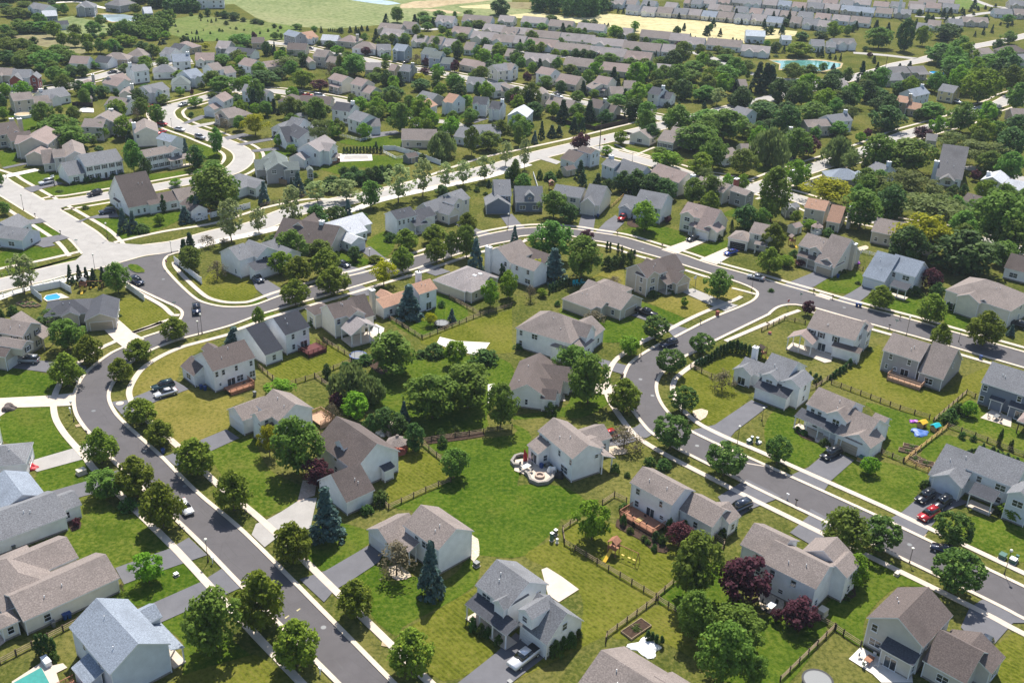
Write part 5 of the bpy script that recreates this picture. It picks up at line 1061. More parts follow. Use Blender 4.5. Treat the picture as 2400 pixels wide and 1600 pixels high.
# ---------------------------------------------------------------- plants
LM = {'L': leafmat('linden leaves', (.17, .235, .024), .42, .015, (.36, .42, .045)), 'M': leafmat('dark maple leaves', (.09, .165, .03), .3, .01, (.27, .36, .075)), 'T': leafmat('green leaves', (.14, .235, .035), .42, .03, (.27, .40, .065)),
      'D': leafmat('deep green leaves', (.068, .135, .03), .3, .015, (.15, .25, .055)), 'G': leafmat('bright green leaves', (.18, .31, .02), .45, .02, (.32, .48, .04)), 'Y': leafmat('yellow-green leaves', (.36, .38, .015), .45, .008, (.62, .56, .02)),
      'O': leafmat('olive locust leaves', (.17, .215, .06), .42, .015, (.26, .32, .09)), 'W': leafmat('willow leaves', (.18, .25, .075), .42, .012, (.28, .36, .11)), 'B': leafmat('thin pale leaves', (.30, .37, .14), .45, .012, (.38, .42, .18)),
      'S': leafmat('spruce needles', (.042, .085, .038), .12, .012, (.085, .15, .065)), 'U': leafmat('blue spruce needles', (.075, .135, .12), .12, .01, (.17, .25, .22)), 'A': leafmat('arborvitae foliage', (.042, .09, .022), .12, .01, (.09, .17, .035)),
      'P': leafmat('purple leaves', (.095, .030, .042), .3, .015, (.19, .065, .075)), 'X': leafmat('thin brown foliage', (.15, .125, .075), .3, .01, (.24, .2, .13)), 'C': leafmat('shrub leaves', (.075, .14, .028), .3, .03, (.14, .24, .045))}
def crown(seed, R, H, z0, prof, nb, br, nl, ls, squash=1.0, inner=.35, droop=0.0, jag=.12, stretch=1.0):
    """leaf faces in clumps; prof(t) = relative radius at relative crown height t"""
    r = np.random.default_rng(seed); cs = []; bs = []
    ph = r.uniform(0, 6.28, 4)
    for i in range(nb):
        t = r.beta(1.15, 1.15); a = r.uniform(0, 2*np.pi)
        lob = 1+jag*np.sin(2*a+ph[0])+jag*.8*np.sin(3*a+ph[1]+4*t)+jag*.6*np.sin(5*a+ph[2]+7*t)
        rad = prof(t)*R*lob*(1 if r.random() > inner else r.uniform(.2, .85))
        b = br*R*r.uniform(.7, 1.25)
        rad = max(0, rad-b*.6)
        cs.append((rad*np.cos(a), rad*np.sin(a), z0+t*(H-z0-b*.5))); bs.append(b)
    cs = np.array(cs); bs = np.array(bs); n = nb*nl
    ci = np.repeat(np.arange(nb), nl)
    d = r.normal(size=(n, 3)); d[:, 2] = d[:, 2]*.8+.35; d /= np.linalg.norm(d, axis=1)[:, None]
    p = cs[ci]+d*bs[ci][:, None]*r.uniform(.6, 1.05, n)[:, None]*np.array([1, 1, squash])
    if droop: p[:, 2] -= droop*np.hypot(p[:, 0], p[:, 1])*r.uniform(.3, 1, n)
    nrm = d+r.normal(size=(n, 3))*.55; nrm[:, 2] += .75; nrm /= np.linalg.norm(nrm, axis=1)[:, None]
    u = np.cross(nrm, r.normal(size=(n, 3))); u /= np.linalg.norm(u, axis=1)[:, None]; v = np.cross(nrm, u)
    if stretch != 1.0:
        v = np.tile(np.array([0, 0, 1.0]), (n, 1))+r.normal(size=(n, 3))*.2; u = r.normal(size=(n, 3)); u[:, 2] *= .1; u /= np.linalg.norm(u, axis=1)[:, None]
    s = (ls*r.uniform(.6, 1.4, n))[:, None]
    q = np.stack([p-u*s*.5, p-v*s*.5*stretch, p+u*s*.5, p+v*s*.5*stretch], 1)*1.0
    return q.reshape(-1, 3)
def qmesh(name, V, mat):
    n = len(V)//4; me = bpy.data.meshes.new(name); me.vertices.add(len(V)); me.vertices.foreach_set('co', V.astype(np.float32).ravel())
    me.loops.add(len(V)); me.loops.foreach_set('vertex_index', np.arange(len(V), dtype=np.int32)); me.polygons.add(n)
    me.polygons.foreach_set('loop_start', np.arange(0, len(V), 4, dtype=np.int32)); me.update(calc_edges=True); me.validate(); me.materials.append(mat); return me
def trunkmesh(seed, h, r0, nlimb, spread, zl=.45):
    r = random.Random(seed); m = MB(); x = y = 0; pts_ = [(0, 0, -.05)]
    for i in range(1, 5): x += r.uniform(-.06, .06)*h*.3; y += r.uniform(-.06, .06)*h*.3; pts_.append((x, y, h*i/4*.8))
    for i in range(4): m.tube(pts_[i], pts_[i+1], r0*(1-.22*i)*(1.25 if i == 0 else 1), r0*(1-.22*(i+1)), 7)
    for k in range(nlimb):
        a = 6.283*k/nlimb+r.uniform(-.4, .4); z = h*r.uniform(zl*.7, .62); L = spread*r.uniform(.6, .95)
        i = min(3, int(z/(h*.2))); b = pts_[i]; e = (b[0]+math.cos(a)*L, b[1]+math.sin(a)*L, z+h*r.uniform(.12, .28))
        mid_ = ((b[0]+e[0])/2, (b[1]+e[1])/2, z+(e[2]-z)*.35)
        m.tube((b[0], b[1], z*.9), mid_, r0*.42, r0*.28, 5); m.tube(mid_, e, r0*.28, r0*.08, 5)
    return m.mesh('trunk', [M['bark']])
oval = lambda t: math.sin(math.pi*min(1, (t*.92+.06)))**.55
egg = lambda t: (math.sin(math.pi*min(1, t**.75*.9+.08)))**.7*(1 if t < .5 else 1-.25*(t-.5))
cone = lambda t: max(.03, 1-t)**.85
ball = lambda t: math.sqrt(max(.02, 1-(2*t-1)**2))
dome = lambda t: math.sqrt(max(.02, 1-t*t))
umb = lambda t: .55+.45*math.sin(math.pi*min(1, t*.9+.25)) if t > .3 else .45
SP = {  # R, H, crown base, profile, clumps, clump radius, leaves per clump, leaf size ...
 'L': (3.2, 7.2, 1.3, egg, 120, .24, 34, .40, dict(jag=.06)), 'M': (3.4, 6.6, 1.2, ball, 150, .17, 30, .36, dict(jag=.04, squash=.55, inner=.2)), 'T': (3.6, 8.5, 1.6, oval, 100, .27, 36, .46, dict(jag=.16)),
 'D': (3.2, 7.5, .6, oval, 90, .28, 36, .46, dict(jag=.12)), 'G': (3.0, 6.8, 1.2, ball, 90, .26, 34, .40, dict(jag=.13)), 'Y': (4.6, 8.0, 2.2, umb, 100, .25, 34, .42, dict(jag=.14, squash=.6)),
 'O': (5.6, 8.6, 2.8, umb, 130, .22, 32, .40, dict(jag=.2, squash=.45)), 'W': (3.6, 8.0, .8, oval, 90, .28, 40, .34, dict(jag=.2, droop=.35, stretch=3.0)), 'B': (2.9, 9.8, 2.0, oval, 85, .20, 18, .44, dict(jag=.25, inner=.5)),
 'S': (2.3, 8.0, .3, cone, 110, .22, 26, .40, dict(jag=.05, droop=.25, squash=.5, inner=.15)), 'U': (2.4, 7.6, .2, cone, 120, .22, 28, .40, dict(jag=.05, droop=.25, squash=.45, inner=.15)), 'A': (.75, 3.2, .05, egg, 45, .45, 22, .22, dict(jag=.04)),
 'P': (2.6, 5.2, .9, ball, 80, .26, 34, .36, dict(jag=.12)), 'X': (2.6, 5.0, 1.0, dome, 60, .28, 16, .26, dict(jag=.2)), 'C': (1.4, 1.9, .02, dome, 40, .34, 26, .26, dict(jag=.1))}
TREE = {}
for k, (R, H_, z0, pf, nb, br, nl, ls, kw) in SP.items():
    TREE[k] = []
    for v in range(6 if k in 'LT' else 4 if k in 'MDG' else 3):
        V = crown(hash(k) % 97 if False else ord(k)*7+v, R, H_, z0, pf, nb, br, nl, ls, **kw)
        low = k in 'AC'
        tm = trunkmesh(ord(k)+v*13, H_*(.5 if low else .82), R*(.03 if not low else .04) + .05, 0 if k in 'SUAC' else (7 if k in 'BXOY' else 4), R*.8)
        TREE[k].append((qmesh('crown', V, LM[k]), tm))
KIND = {'L': ('linden_tree', 'tree', 'rounded yellow-green street tree', 'rounded linden trees along the streets'), 'M': ('maple_tree', 'tree', 'dense round dark green maple', 'round dark maples along the streets'),
 'T': ('leafy_tree', 'tree', 'leafy green tree', 'leafy trees in the gardens'), 'D': ('dark_tree', 'tree', 'dense dark green tree', 'dense dark trees in the gardens'), 'G': ('bright_tree', 'tree', 'bright green tree', 'bright green garden trees'),
 'Y': ('yellow_tree', 'tree', 'bright yellow-green tree', 'yellow-green trees'), 'O': ('spreading_tree', 'tree', 'wide spreading olive-green tree', 'wide spreading trees'), 'W': ('willow_tree', 'tree', 'drooping pale green willow', 'willow trees'),
 'B': ('thin_tree', 'tree', 'tall thin see-through tree', 'thin trees along the parkway'), 'S': ('spruce_tree', 'spruce', 'dark green conical spruce', 'green spruces'), 'U': ('blue_spruce', 'spruce', 'blue-green conical spruce', 'blue spruces'),
 'A': ('arborvitae', 'evergreen', 'narrow clipped evergreen', 'narrow evergreens planted in rows'), 'P': ('purple_tree', 'tree', 'dark purple-leaved tree', 'purple-leaved trees'), 'X': ('bare_tree', 'tree', 'sparse brownish tree', 'sparse brownish trees'), 'C': ('garden_shrub', 'shrub', 'low rounded green shrub', 'garden shrubs')}
PLANTS = []
rv = random.Random(3); seen_ = []
def plant(k, tile, x, yt, w_, yf):
    ox, oy, sc_ = TILES[tile]; X, Yt, Yf = ox+x/sc_, oy+yt/sc_, oy+yf/sc_; wpx = w_/sc_
    ym = (Yt*.5+Yf*.5); Xf = X+(1022-X)/(5690-ym)*(Yf-ym)
    if Yf > 1720: Yf = 1720
    # the lower front of the crown hides the foot: move the foot up a little for low crowns
    g = G(Xf, Yf-.12*wpx if k in 'CDSUA' else Yf-.03*wpx)
    for q in PLANTS:
        if q['k'] == k and math.dist(q['g'], g) < .5*wpx/px_per_m(Yf)*.5: return
    # height: level at which the sight line through the top passes over the foot
    lo, hi = .2, 40.0
    for _ in range(24):
        md = (lo+hi)/2
        if G(X, Yt, md)[1] > g[1]: lo = md
        else: hi = md
    rad = wpx/2/px_per_m((Yt+Yf)/2)
    h = max(lo-rad*.25*0, .6)
    me = rv.choice(TREE[k]); R, H_ = SP[k][0], SP[k][1]
    nm, cat, lab, grp = KIND[k]
    s = rad/R*1.02; sz = h/H_
    root = empty(nm, (g[0], g[1], 0), rv.uniform(0, 6.28), None, cat, grp)
    root.scale = (s, s, sz)
    inst('crown', me[0], root); inst('trunk', me[1], root)
    PLANTS.append(dict(o=root, k=k, g=g, px=(X, (Yt+Yf)/2), h=h, lab=lab, r=rad))
VEG = '''02 L 600,115,280,410;810,-50,240,215;1270,-20,240,185;1100,155,200,375;1285,530,270,765;1460,725,240,955;915,810,280,1120;1780,900,340,1230;2135,1190,310,1560;1240,1065,330,1440;1480,1300,350,1720
02 T 960,1195,300,1440
02 C 1175,1440,170,1560
03 G 1355,390,250,650
03 T 1950,740,440,1290
03 X 1120,645,60,740
03 P 700,55,70,130;650,325,50,370
03 A 340,1120,70,1330;385,1110,70,1320;430,1120,70,1320;480,1140,60,1310
03 C 490,1280,90,1370
13 L 30,555,420,1080;330,100,340,470;915,630,320,970;1425,1080,380,1500;370,1000,390,1420
13 U 640,-240,340,290;1605,260,260,790
13 X 1290,290,340,590
13 C 1990,960,90,1090;2070,1020,90,1140;2130,1050,80,1150;2230,1130,90,1230
23 C 400,1180,130,1340;470,1140,110,1270;545,1100,110,1230;610,1070,90,1170;1090,140,70,200;1215,210,70,270;1385,205,90,300;1310,290,60,360;1250,250,60,300;1025,20,70,130;1455,55,80,170;1600,70,100,150;1945,150,90,230;1905,190,70,250;2030,50,50,110;2045,110,70,170
23 G 745,-90,290,260
23 T 1700,210,420,790;1690,740,320,1170;2090,880,400,1230;1960,1040,430,1580;2250,1330,200,1600
23 A 1250,1075,60,1200;1290,1095,60,1200;1330,1120,55,1225;1375,1130,50,1235;1320,165,60,270
23 P 2150,440,420,830;1540,100,230,320
33 T 720,-20,400,430
33 M 1040,60,350,370;1710,10,330,320;1750,370,430,760
33 G 815,400,240,690;2240,-60,200,60
33 P 300,820,310,1060;90,890,110,1010
33 C 700,740,60,790;740,780,50,820;760,720,50,760
12 T 1250,-60,400,310;1620,320,410,710;1950,220,420,620;2250,380,260,800;370,710,380,1230;1820,990,230,1260
12 D 650,205,80,340;1060,670,140,850;1190,610,210,860;1330,690,180,900;1450,750,180,1020;1300,660,120,820
12 W 880,220,330,560;1060,330,200,560
12 G 210,360,240,500;910,480,250,720;1830,0,200,230
12 P 745,470,130,620;560,1090,240,1340
12 U 1360,545,110,740
12 Y 115,770,210,1060
12 X 700,560,140,760
12 C 1145,1370,160,1500;700,380,90,440;1640,20,200,150;2100,70,230,220;1520,80,120,150;920,170,120,240;1010,120,140,210;1710,870,100,970;820,190,100,260;1840,780,90,860;1700,800,90,880;1020,1500,110,1590
22 T 570,50,300,370;710,130,320,580
22 L 1040,345,290,650
22 M 1460,70,250,310;1575,415,250,660;1470,680,330,1000;1970,940,340,1240;1745,-70,220,120
22 G 1080,-40,190,130
22 X 1035,780,300,990;1940,260,220,450
22 C 350,565,120,680;950,1120,90,1210;1270,1060,110,1150;1400,1080,150,1180;1060,1200,60,1250;1040,1490,110,1570;60,20,90,80
22 A 1690,170,40,250;1718,155,40,240;1748,140,40,225;1775,125,40,215;1805,110,40,200;1833,95,40,185;1860,75,40,165;1885,45,45,150;1915,30,45,140;1945,15,45,130;1975,5,45,115;2000,-10,50,105;2035,-20,50,110;2070,-30,55,110;2105,0,50,125;2140,10,50,130;2180,20,50,145;2225,60,50,170;2270,60,50,175
32 M 100,870,230,1130
32 G 935,1065,160,1220;1850,550,140,690
32 C 1760,570,130,680;1690,620,150,740;1640,660,130,760;1790,830,70,900;1890,860,60,920;330,810,90,860;275,780,60,820;1450,1270,100,1360;520,890,90,960;2190,1500,170,1600;940,50,60,90;2140,800,50,960;2240,900,50,1000
32 A 1840,990,40,1050;1870,980,40,1050;1900,980,40,1045;1980,930,40,1000;2070,960,50,1030;2110,990,40,1050;2155,1020,40,1070;2205,1020,45,1080;2250,1060,40,1110;2290,1060,45,1120;385,270,40,340;440,290,50,380;480,310,40,380;570,300,40,350;600,280,40,340;625,250,45,330;660,230,45,310;690,215,45,290;715,200,45,270;755,150,50,240;320,210,25,245;275,200,25,230;230,180,25,210;190,175,25,200;155,160,25,185;120,140,25,165;75,130,25,155
31 L 1040,1055,230,1270;1510,1130,260,1410;2010,1290,310,1620;1595,1400,190,1640;50,490,230,760;20,710,220,950
31 P 375,1195,110,1330;1500,900,190,1100;290,820,90,880
31 D 1565,1030,130,1200;1830,560,560,1000;1140,140,260,470
31 Y 1440,415,500,810;560,75,440,310
31 T 2150,200,480,720;60,-20,300,480;870,180,340,540;2180,650,250,880
31 O 1280,0,500,290;1540,240,700,540
31 G 1225,710,170,830;160,780,150,880;380,450,140,550;260,370,100,480
31 C 1350,1065,170,1160;1140,1080,70,1120;1800,130,100,230;1710,130,120,220;1670,200,110,260;560,530,120,610;830,1015,60,1050;1760,1210,120,1310;1660,1210,60,1280;240,730,90,800;660,920,50,960;700,905,50,940;30,1080,60,1120
31 U 2270,90,130,200;2240,1410,90,1530
21 T 390,190,220,440;370,470,310,830;650,610,330,1000;1900,915,230,1190;110,30,150,200;1820,50,200,300;2300,350,150,560
21 D 525,310,170,500;2150,320,220,560
21 G 1225,290,250,560;1585,1165,70,1250;280,1085,100,1160;1980,30,110,190
21 M 1325,1335,240,1560
21 L 1820,190,170,400
21 U 390,700,260,1040;25,500,90,700
21 Y 215,810,160,1000
21 P 690,545,120,640;1430,420,70,480
21 X 750,1290,190,1410;170,1050,120,1200;930,970,140,1050
21 A 875,645,35,740;905,655,30,740;975,665,35,770;1010,690,30,760;1095,720,30,800;1125,720,35,800;345,1040,35,1130;375,1025,35,1110;405,1010,35,1100;435,1000,35,1090;465,990,35,1075;495,985,35,1065;525,980,35,1055;2020,450,40,560;375,1020,30,1100
21 C 880,790,130,920;950,780,100,900;1020,760,110,890;1080,740,90,860;420,1195,60,1250;565,1395,120,1480;350,10,120,110;1600,100,130,180;1300,1100,110,1170;1480,1090,100,1130;1060,1290,50,1330;1900,590,90,650;620,340,60,400;800,340,60,390;1640,330,0.1,0
21 S 650,0,100,160;790,20,120,180
11 T 330,550,250,830;580,640,200,820;1800,560,130,800;1935,500,180,810;1050,100,180,350
11 G 230,750,200,960;2155,1000,160,1260;2320,920,170,1180
11 L 380,790,240,1040;355,1000,240,1240;640,720,250,990;710,880,270,1140;1345,700,200,940;1100,775,130,850;1375,535,210,740;1640,495,200,670;1655,620,190,850;1940,385,170,570;20,1250,110,1420
11 D 910,700,130,850;560,320,210,600;740,330,180,520;700,50,180,210;860,20,160,140;970,0,140,140;1040,-20,120,130;1120,-20,150,110;1700,130,110,240;2340,-30,120,130
11 Y 1170,820,250,1070;1600,1310,130,1430
11 U 2020,610,150,930;1800,1265,90,1400;845,260,100,470;385,0,130,240;70,90,110,310;1405,1040,250,1380
11 B 330,130,210,540;20,330,160,580;1305,-60,220,300;1530,-120,180,240;565,90,190,300;825,70,220,290;1740,-80,160,170;1905,-100,160,140;2105,-140,170,100
11 C 1235,570,110,660;975,380,110,460;480,80,100,170;2030,150,60,200;2110,195,50,230;510,1370,60,1430;1710,1195,80,1260;150,590,150,680;740,740,60,790;2140,270,60,330;250,60,60,100
11 S 2140,80,60,160
11 A 2255,850,40,990;2285,850,40,985
01 S 640,860,80,1050;725,860,80,1055;790,880,75,1050;855,890,80,1060;940,880,80,1065;1745,560,130,800;1690,620,130,860
01 T 1070,850,200,1130;1750,700,200,930;1980,-20,350,400;600,1370,260,1650;30,290,110,410;5,20,50,140
01 B 190,765,230,1140;2110,250,230,660
01 X 1905,590,150,710;1990,830,160,1000;2055,620,90,670
01 U 1125,340,120,570;1215,365,110,575;1695,320,130,490;1810,210,150,450;2150,1430,220,1640
01 D 1770,230,100,420;490,1275,260,1430;10,1270,60,1400
01 A 1495,220,50,390
01 G 1460,400,90,500;1610,75,100,150
01 L 1600,1350,220,1560
01 C 1300,490,150,580;1250,520,80,580;110,1240,100,1330;700,1340,130,1400;680,90,100,130;780,60,50,110;805,55,40,110;860,65,60,105;910,60,60,100;1040,30,80,80;1120,20,90,70;780,320,70,360;540,180,70,205;1090,1320,60,1345;850,1360,80,1400
m0 T 590,0,260,340;800,180,420,520;980,330,420,650;650,300,300,480;1235,210,180,430;1280,460,100,600;1820,530,250,980;2150,30,200,310;1930,-60,200,220;820,50,100,170
m0 D 1360,600,120,700;1160,590,100,700;2000,760,150,1060
m0 S 1780,380,130,560
m0 X 1880,80,130,260
m0 C 330,60,60,120;160,60,90,110;240,700,80,770;200,640,80,690;130,630,80,670
m1 D 340,590,220,930;1450,990,90,1090;860,1230,130,1450
m1 U 200,490,110,760;1760,940,170,1300;1280,1080,130,1410
m1 T 620,350,190,730;560,800,260,950;600,850,470,1480;2300,230,180,480;2000,0,330,260;1700,20,200,180
m1 Y 1160,160,340,470
m1 O 2080,220,360,660
m1 X 750,230,150,410
m1 G 1500,440,140,610;1670,580,140,720
m1 C 280,130,80,210;1290,980,140,1060;1380,985,80,1060;1890,1050,130,1200;1990,970,100,1040
m1 S 1350,-80,100,160;1430,-60,90,150;1490,60,90,180;1660,1060,60,1160;1140,-200,160,120
m2 A 20,350,26,408;46,350,26,408;72,348,26,406;98,346,26,405;124,345,26,405;150,344,26,404;176,344,26,404;202,343,26,403;228,342,26,402;254,340,26,400;282,338,28,400;312,338,30,404
m2 S 272,305,30,350
m2 T 460,10,150,245;615,0,120,115;1010,50,120,175;1155,230,180,380;1250,140,130,290;1025,190,110,420
m2 W 785,235,200,440
m2 D 660,130,90,225;577,360,70,420;165,515,90,650;220,510,80,640;270,500,80,630;320,495,80,620;370,490,80,610;60,550,100,650;100,500,80,600;20,505,80,600
m2 C 790,185,80,235;1060,670,40,705;1225,600,70,650;640,400,60,460;780,450,90,480
m2 B 1293,300,100,505
m3 D 180,0,130,135;130,140,80,240;1110,170,140,330;880,540,150,720;980,530,170,740;1100,560,190,760;1210,600,180,780;760,600,90,720
m3 T 520,10,120,130;55,185,80,345;1060,60,130,270;1230,90,110,170;25,450,80,640;110,530,130,710;1030,500,90,560;1170,355,120,430
m3 S 490,110,90,250;555,115,60,240;235,140,60,290;315,175,90,285;370,180,80,280;540,450,100,620;555,535,80,670;675,545,100,690
m3 U 180,220,60,330
m3 B 105,275,90,530
m3 P 540,245,150,380
m3 G 855,220,110,335;745,345,90,420;1220,385,220,520
m3 C 220,530,50,610;300,560,90,620;370,530,50,595
m4 T 250,280,190,530;120,180,280,400;330,60,330,310;200,60,300,260;1030,0,240,170;1045,195,90,300;1225,150,160,270;1250,200,120,280;480,370,200,580;820,120,150,230
m4 G 140,400,210,590;475,565,105,700
m4 D 640,0,240,160;600,150,130,300;690,130,120,220;850,185,110,340
m4 W 690,210,240,505;1240,270,220,510
m4 P 1000,260,150,430
m5 D 270,30,250,250;510,50,80,155;1240,200,240,480;1300,100,200,300;1115,40,100,150;90,450,60,540
m5 S 415,50,30,145;915,130,35,175
m5 T 620,0,220,140;780,115,110,220;200,250,250,560;440,290,380,570;1120,150,160,290
m5 O 780,230,300,450;1000,300,420,530
m5 G 665,110,130,260;60,235,80,320
m5 P 545,190,130,300;110,205,70,290;960,530,80,620
k5 T 370,380,330,680;1200,600,400,880;1440,560,270,760;1420,770,400,1080;1900,750,330,950;2190,900,300,1310;2150,430,230,620;230,980,230,1230;1040,1100,160,1250;2130,200,170,330
k5 D 730,260,240,740;1310,330,380,600;2000,540,160,740;650,1120,250,1330;860,1090,180,1260;300,1200,350,1400;400,1330,300,1560;170,640,90,720
k5 G 970,360,200,640;1760,950,500,1440
k5 S 330,850,100,1050;290,760,80,880;780,840,110,970;640,870,90,970;120,830,180,1200;1800,360,60,490;1920,335,60,465;1680,425,50,515;1340,100,100,230;1500,100,80,200;1620,90,80,180;1720,80,70,160;1270,115,40,180;930,140,80,230;1025,150,60,240;1100,200,70,290;875,255,60,330;1200,150,70,210;1820,70,60,140;1900,100,80,170;2160,40,80,120;1960,50,60,110;2030,300,50,360;2130,310,60,390;2190,280,60,370;1660,160,60,220;1380,210,60,270
k5 P 230,720,80,800
k4 S 175,200,60,280;370,220,55,305;605,240,60,325;810,255,60,350;1067,285,55,360;1293,310,60,390;1558,330,55,410;1790,340,60,430;100,85,60,145;205,95,70,160;295,80,80,165;420,120,60,175;727,125,60,205;1165,170,60,240;1885,215,80,290;690,510,60,600;740,530,60,610;790,540,60,615;920,560,80,640;1030,570,110,650;1400,620,70,740;1860,650,60,790;1920,630,90,800;2030,710,65,820;2105,755,50,830;2178,730,45,845;1050,840,260,1310;1220,870,260,1300;1150,850,240,1290;700,1070,200,1280;300,1390,90,1500;45,475,40,525;105,455,50,530;175,495,35,540;360,530,35,560;410,515,45,565;458,515,32,570;600,550,30,585;1660,90,50,150
k4 D 1420,265,140,380;1650,440,190,580;1910,430,190,560;1280,580,150,740;1640,1080,320,1310;2100,960,240,1180;1450,1400,250,1600;2250,1250,260,1560;720,1290,230,1480
k4 G 2090,300,230,540;1610,585,380,790;80,1130,220,1300;1900,1250,300,1500
k4 T 2270,350,130,500;1160,560,120,700;1520,870,300,1110;1750,890,240,1060;1940,860,110,1000;240,610,160,780;350,710,160,830;490,630,140,740;620,670,180,800;600,750,220,850;430,830,200,960;150,840,300,1000;120,960,300,1130;600,900,360,1180;880,830,220,1000;330,1180,260,1400;230,1230,220,1400;870,1260,220,1450;1120,1380,300,1568;2100,1250,280,1500;1800,1400,300,1650;2280,930,150,1150;900,960,60,1100
k4 B 480,1200,200,1460
k4 U 2080,870,90,970
k4 C 1285,755,90,800;780,745,60,780;1760,1040,90,1080;1465,760,60,800
k3 T 540,210,150,320;415,320,170,430;690,400,150,480;820,380,160,490;1000,380,60,490;1100,445,160,530;1240,460,150,540;1660,455,160,600;1685,390,40,460;1845,510,90,610;2040,550,220,670;2220,440,90,520;670,540,120,620;730,540,110,620;780,475,90,620;975,550,110,650;1060,600,95,695;1330,730,230,890;1120,770,120,860;120,590,130,730;625,795,130,970;800,885,180,1020;1640,800,220,910;2050,780,200,920;2240,820,200,930;60,730,150,920;2080,900,190,1130;460,1050,210,1220;270,1140,230,1500;900,1250,190,1430;1450,1300,250,1480;925,1430,220,1650;2030,1100,180,1230;2180,1090,250,1330;2320,1100,150,1330
k3 G 1410,350,200,550;725,690,120,780;1430,990,100,1090;1130,1230,120,1350;1720,1140,300,1480
k3 S 308,445,60,555;990,325,35,365;1048,315,45,370;1080,318,40,375;1148,318,55,385;1210,325,45,390;1273,318,65,410;1325,315,50,380;1180,580,50,675;1910,710,60,820;1985,690,40,800;2190,700,30,830;1010,1020,80,1150;1465,1020,90,1190;1560,1040,90,1190;1675,1060,80,1140;1735,1060,50,1140;1850,1030,110,1170;2300,1400,100,1560;1465,100,50,190;1535,110,50,200;1715,110,60,215;1875,160,50,230;2100,165,50,240;2300,175,70,270;2190,70,40,130;1370,90,80,160;1825,110,60,190;1815,20,90,80
k3 D 555,490,100,580;1078,985,60,1145;2220,960,200,1100;320,1410,250,1600
k3 P 2310,570,120,670;1205,730,70,850;210,990,120,1150;990,1210,100,1300;50,1300,130,1470
k3 X 310,1040,150,1130
k3 C 1395,655,90,700;1940,1370,90,1440;2135,1400,95,1490;1750,715,60,750
k2 T 765,95,180,320;320,460,110,580;600,480,120,600;700,465,100,600;510,540,90,620;610,545,120,640;1100,470,120,640;1310,510,130,680;1600,560,170,810;1870,630,140,850;1830,600,110,720;1650,455,180,570;1180,310,140,430;1130,160,140,270;1170,220,200,330;1340,145,150,250;1563,160,70,290;1755,140,160,240;1470,285,100,370;1900,280,200,390;2190,310,130,370;610,740,110,860;600,840,110,970;180,750,320,1050;1450,660,130,780;1310,970,130,1150;450,1000,200,1130;1560,1020,220,1250;140,1290,130,1440;940,1310,150,1568;1780,1500,180,1660;2300,1250,110,1400;2200,1100,100,1170
k2 S 615,185,120,360;120,360,70,460;200,355,70,470;240,390,70,520;280,350,70,440;357,350,60,435;475,390,110,590;10,370,50,470;1060,255,50,345;1405,270,50,380;1440,360,80,450;1610,320,55,405;1725,320,60,415;2270,430,50,500;1980,705,70,810;800,980,160,1200
k2 D 2190,-20,260,240;2050,830,240,1050;1100,1090,260,1280;620,970,180,1200;1620,1150,190,1380;1880,1130,130,1350;1310,1100,130,1280;710,1190,300,1430
k2 U 750,530,90,640
k2 G 870,460,180,610;1370,470,130,560;2170,590,220,810;1358,350,60,440;50,780,200,1000;20,650,80,760;1290,930,130,1020;1310,1210,100,1320;480,1260,180,1400;270,1340,240,1560;470,1410,150,1568;700,1420,240,1600;1090,1310,230,1620;1730,1310,170,1500;1800,1000,110,1070
k2 Y 1060,1010,210,1120
k2 P 1480,445,80,530;1540,280,70,350;340,650,130,770;1160,800,100,920;1560,830,140,1000;1150,940,150,1020
k2 X 1030,750,170,890
k2 C 1820,520,90,590;1430,1480,90,1568
k1 D 500,115,90,240;740,150,130,270;640,160,70,240;870,170,150,300;1000,240,80,310;1160,260,120,340;1250,280,80,350;1425,330,60,395;1510,355,50,405;1635,445,100,560;180,490,90,620;1315,570,130,780;1545,650,120,800;1800,720,170,930;2185,560,160,690;2050,560,90,640;470,830,130,930;250,930,60,1010;1480,940,200,1120;1250,980,390,1220;570,1000,150,1180;640,1120,120,1270;2330,380,60,460
k1 S 560,260,35,320;415,260,30,295;510,270,25,305;625,240,35,300;65,330,35,375;360,410,50,480;450,400,20,430;290,430,25,470;240,500,60,600;300,510,50,590;345,500,40,590;385,495,50,590;430,530,50,590;2070,360,50,460;2170,390,30,440;2200,385,30,440;2230,390,30,450;2260,390,30,450;2290,400,30,455;1135,1270,170,1530;1410,1360,80,1560;1350,1380,80,1560
k1 C 280,170,60,230;410,180,60,260;760,290,70,355;670,390,35,440;710,405,35,445;900,370,40,415;1012,400,30,430;1230,430,30,475;1340,400,30,445;1475,405,30,445;545,435,25,475;920,1310,170,1400;930,1410,280,1480;1680,1260,100,1310;820,380,30,400;1130,430,30,460;640,530,40,570;220,460,50,490;100,420,30,450
k1 T 1740,330,130,410;1435,445,110,550;1520,460,60,540;980,470,300,640;940,620,150,700;940,690,220,900;1670,680,110,770;1980,360,90,440;710,750,240,900;980,920,180,1050;1180,1100,220,1440;2330,760,100,1000;740,1050,330,1310;420,1140,80,1230;570,1270,120,1350;1700,1370,180,1568;1840,1400,150,1568;2010,1340,260,1700;1480,1300,90,1370
k1 Y 475,590,130,690
k1 P 740,620,90,700;2050,1100,210,1260;290,1230,60,1310;1150,450,80,540
k1 U 1390,620,80,760;1425,570,60,760
k1 O 1600,780,370,990
k1 G 2290,630,150,760;820,880,130,1030;140,970,210,1110;1800,970,280,1220;130,1200,110,1320;330,1330,170,1480
k1 X 1270,900,140,990;2200,850,220,1080
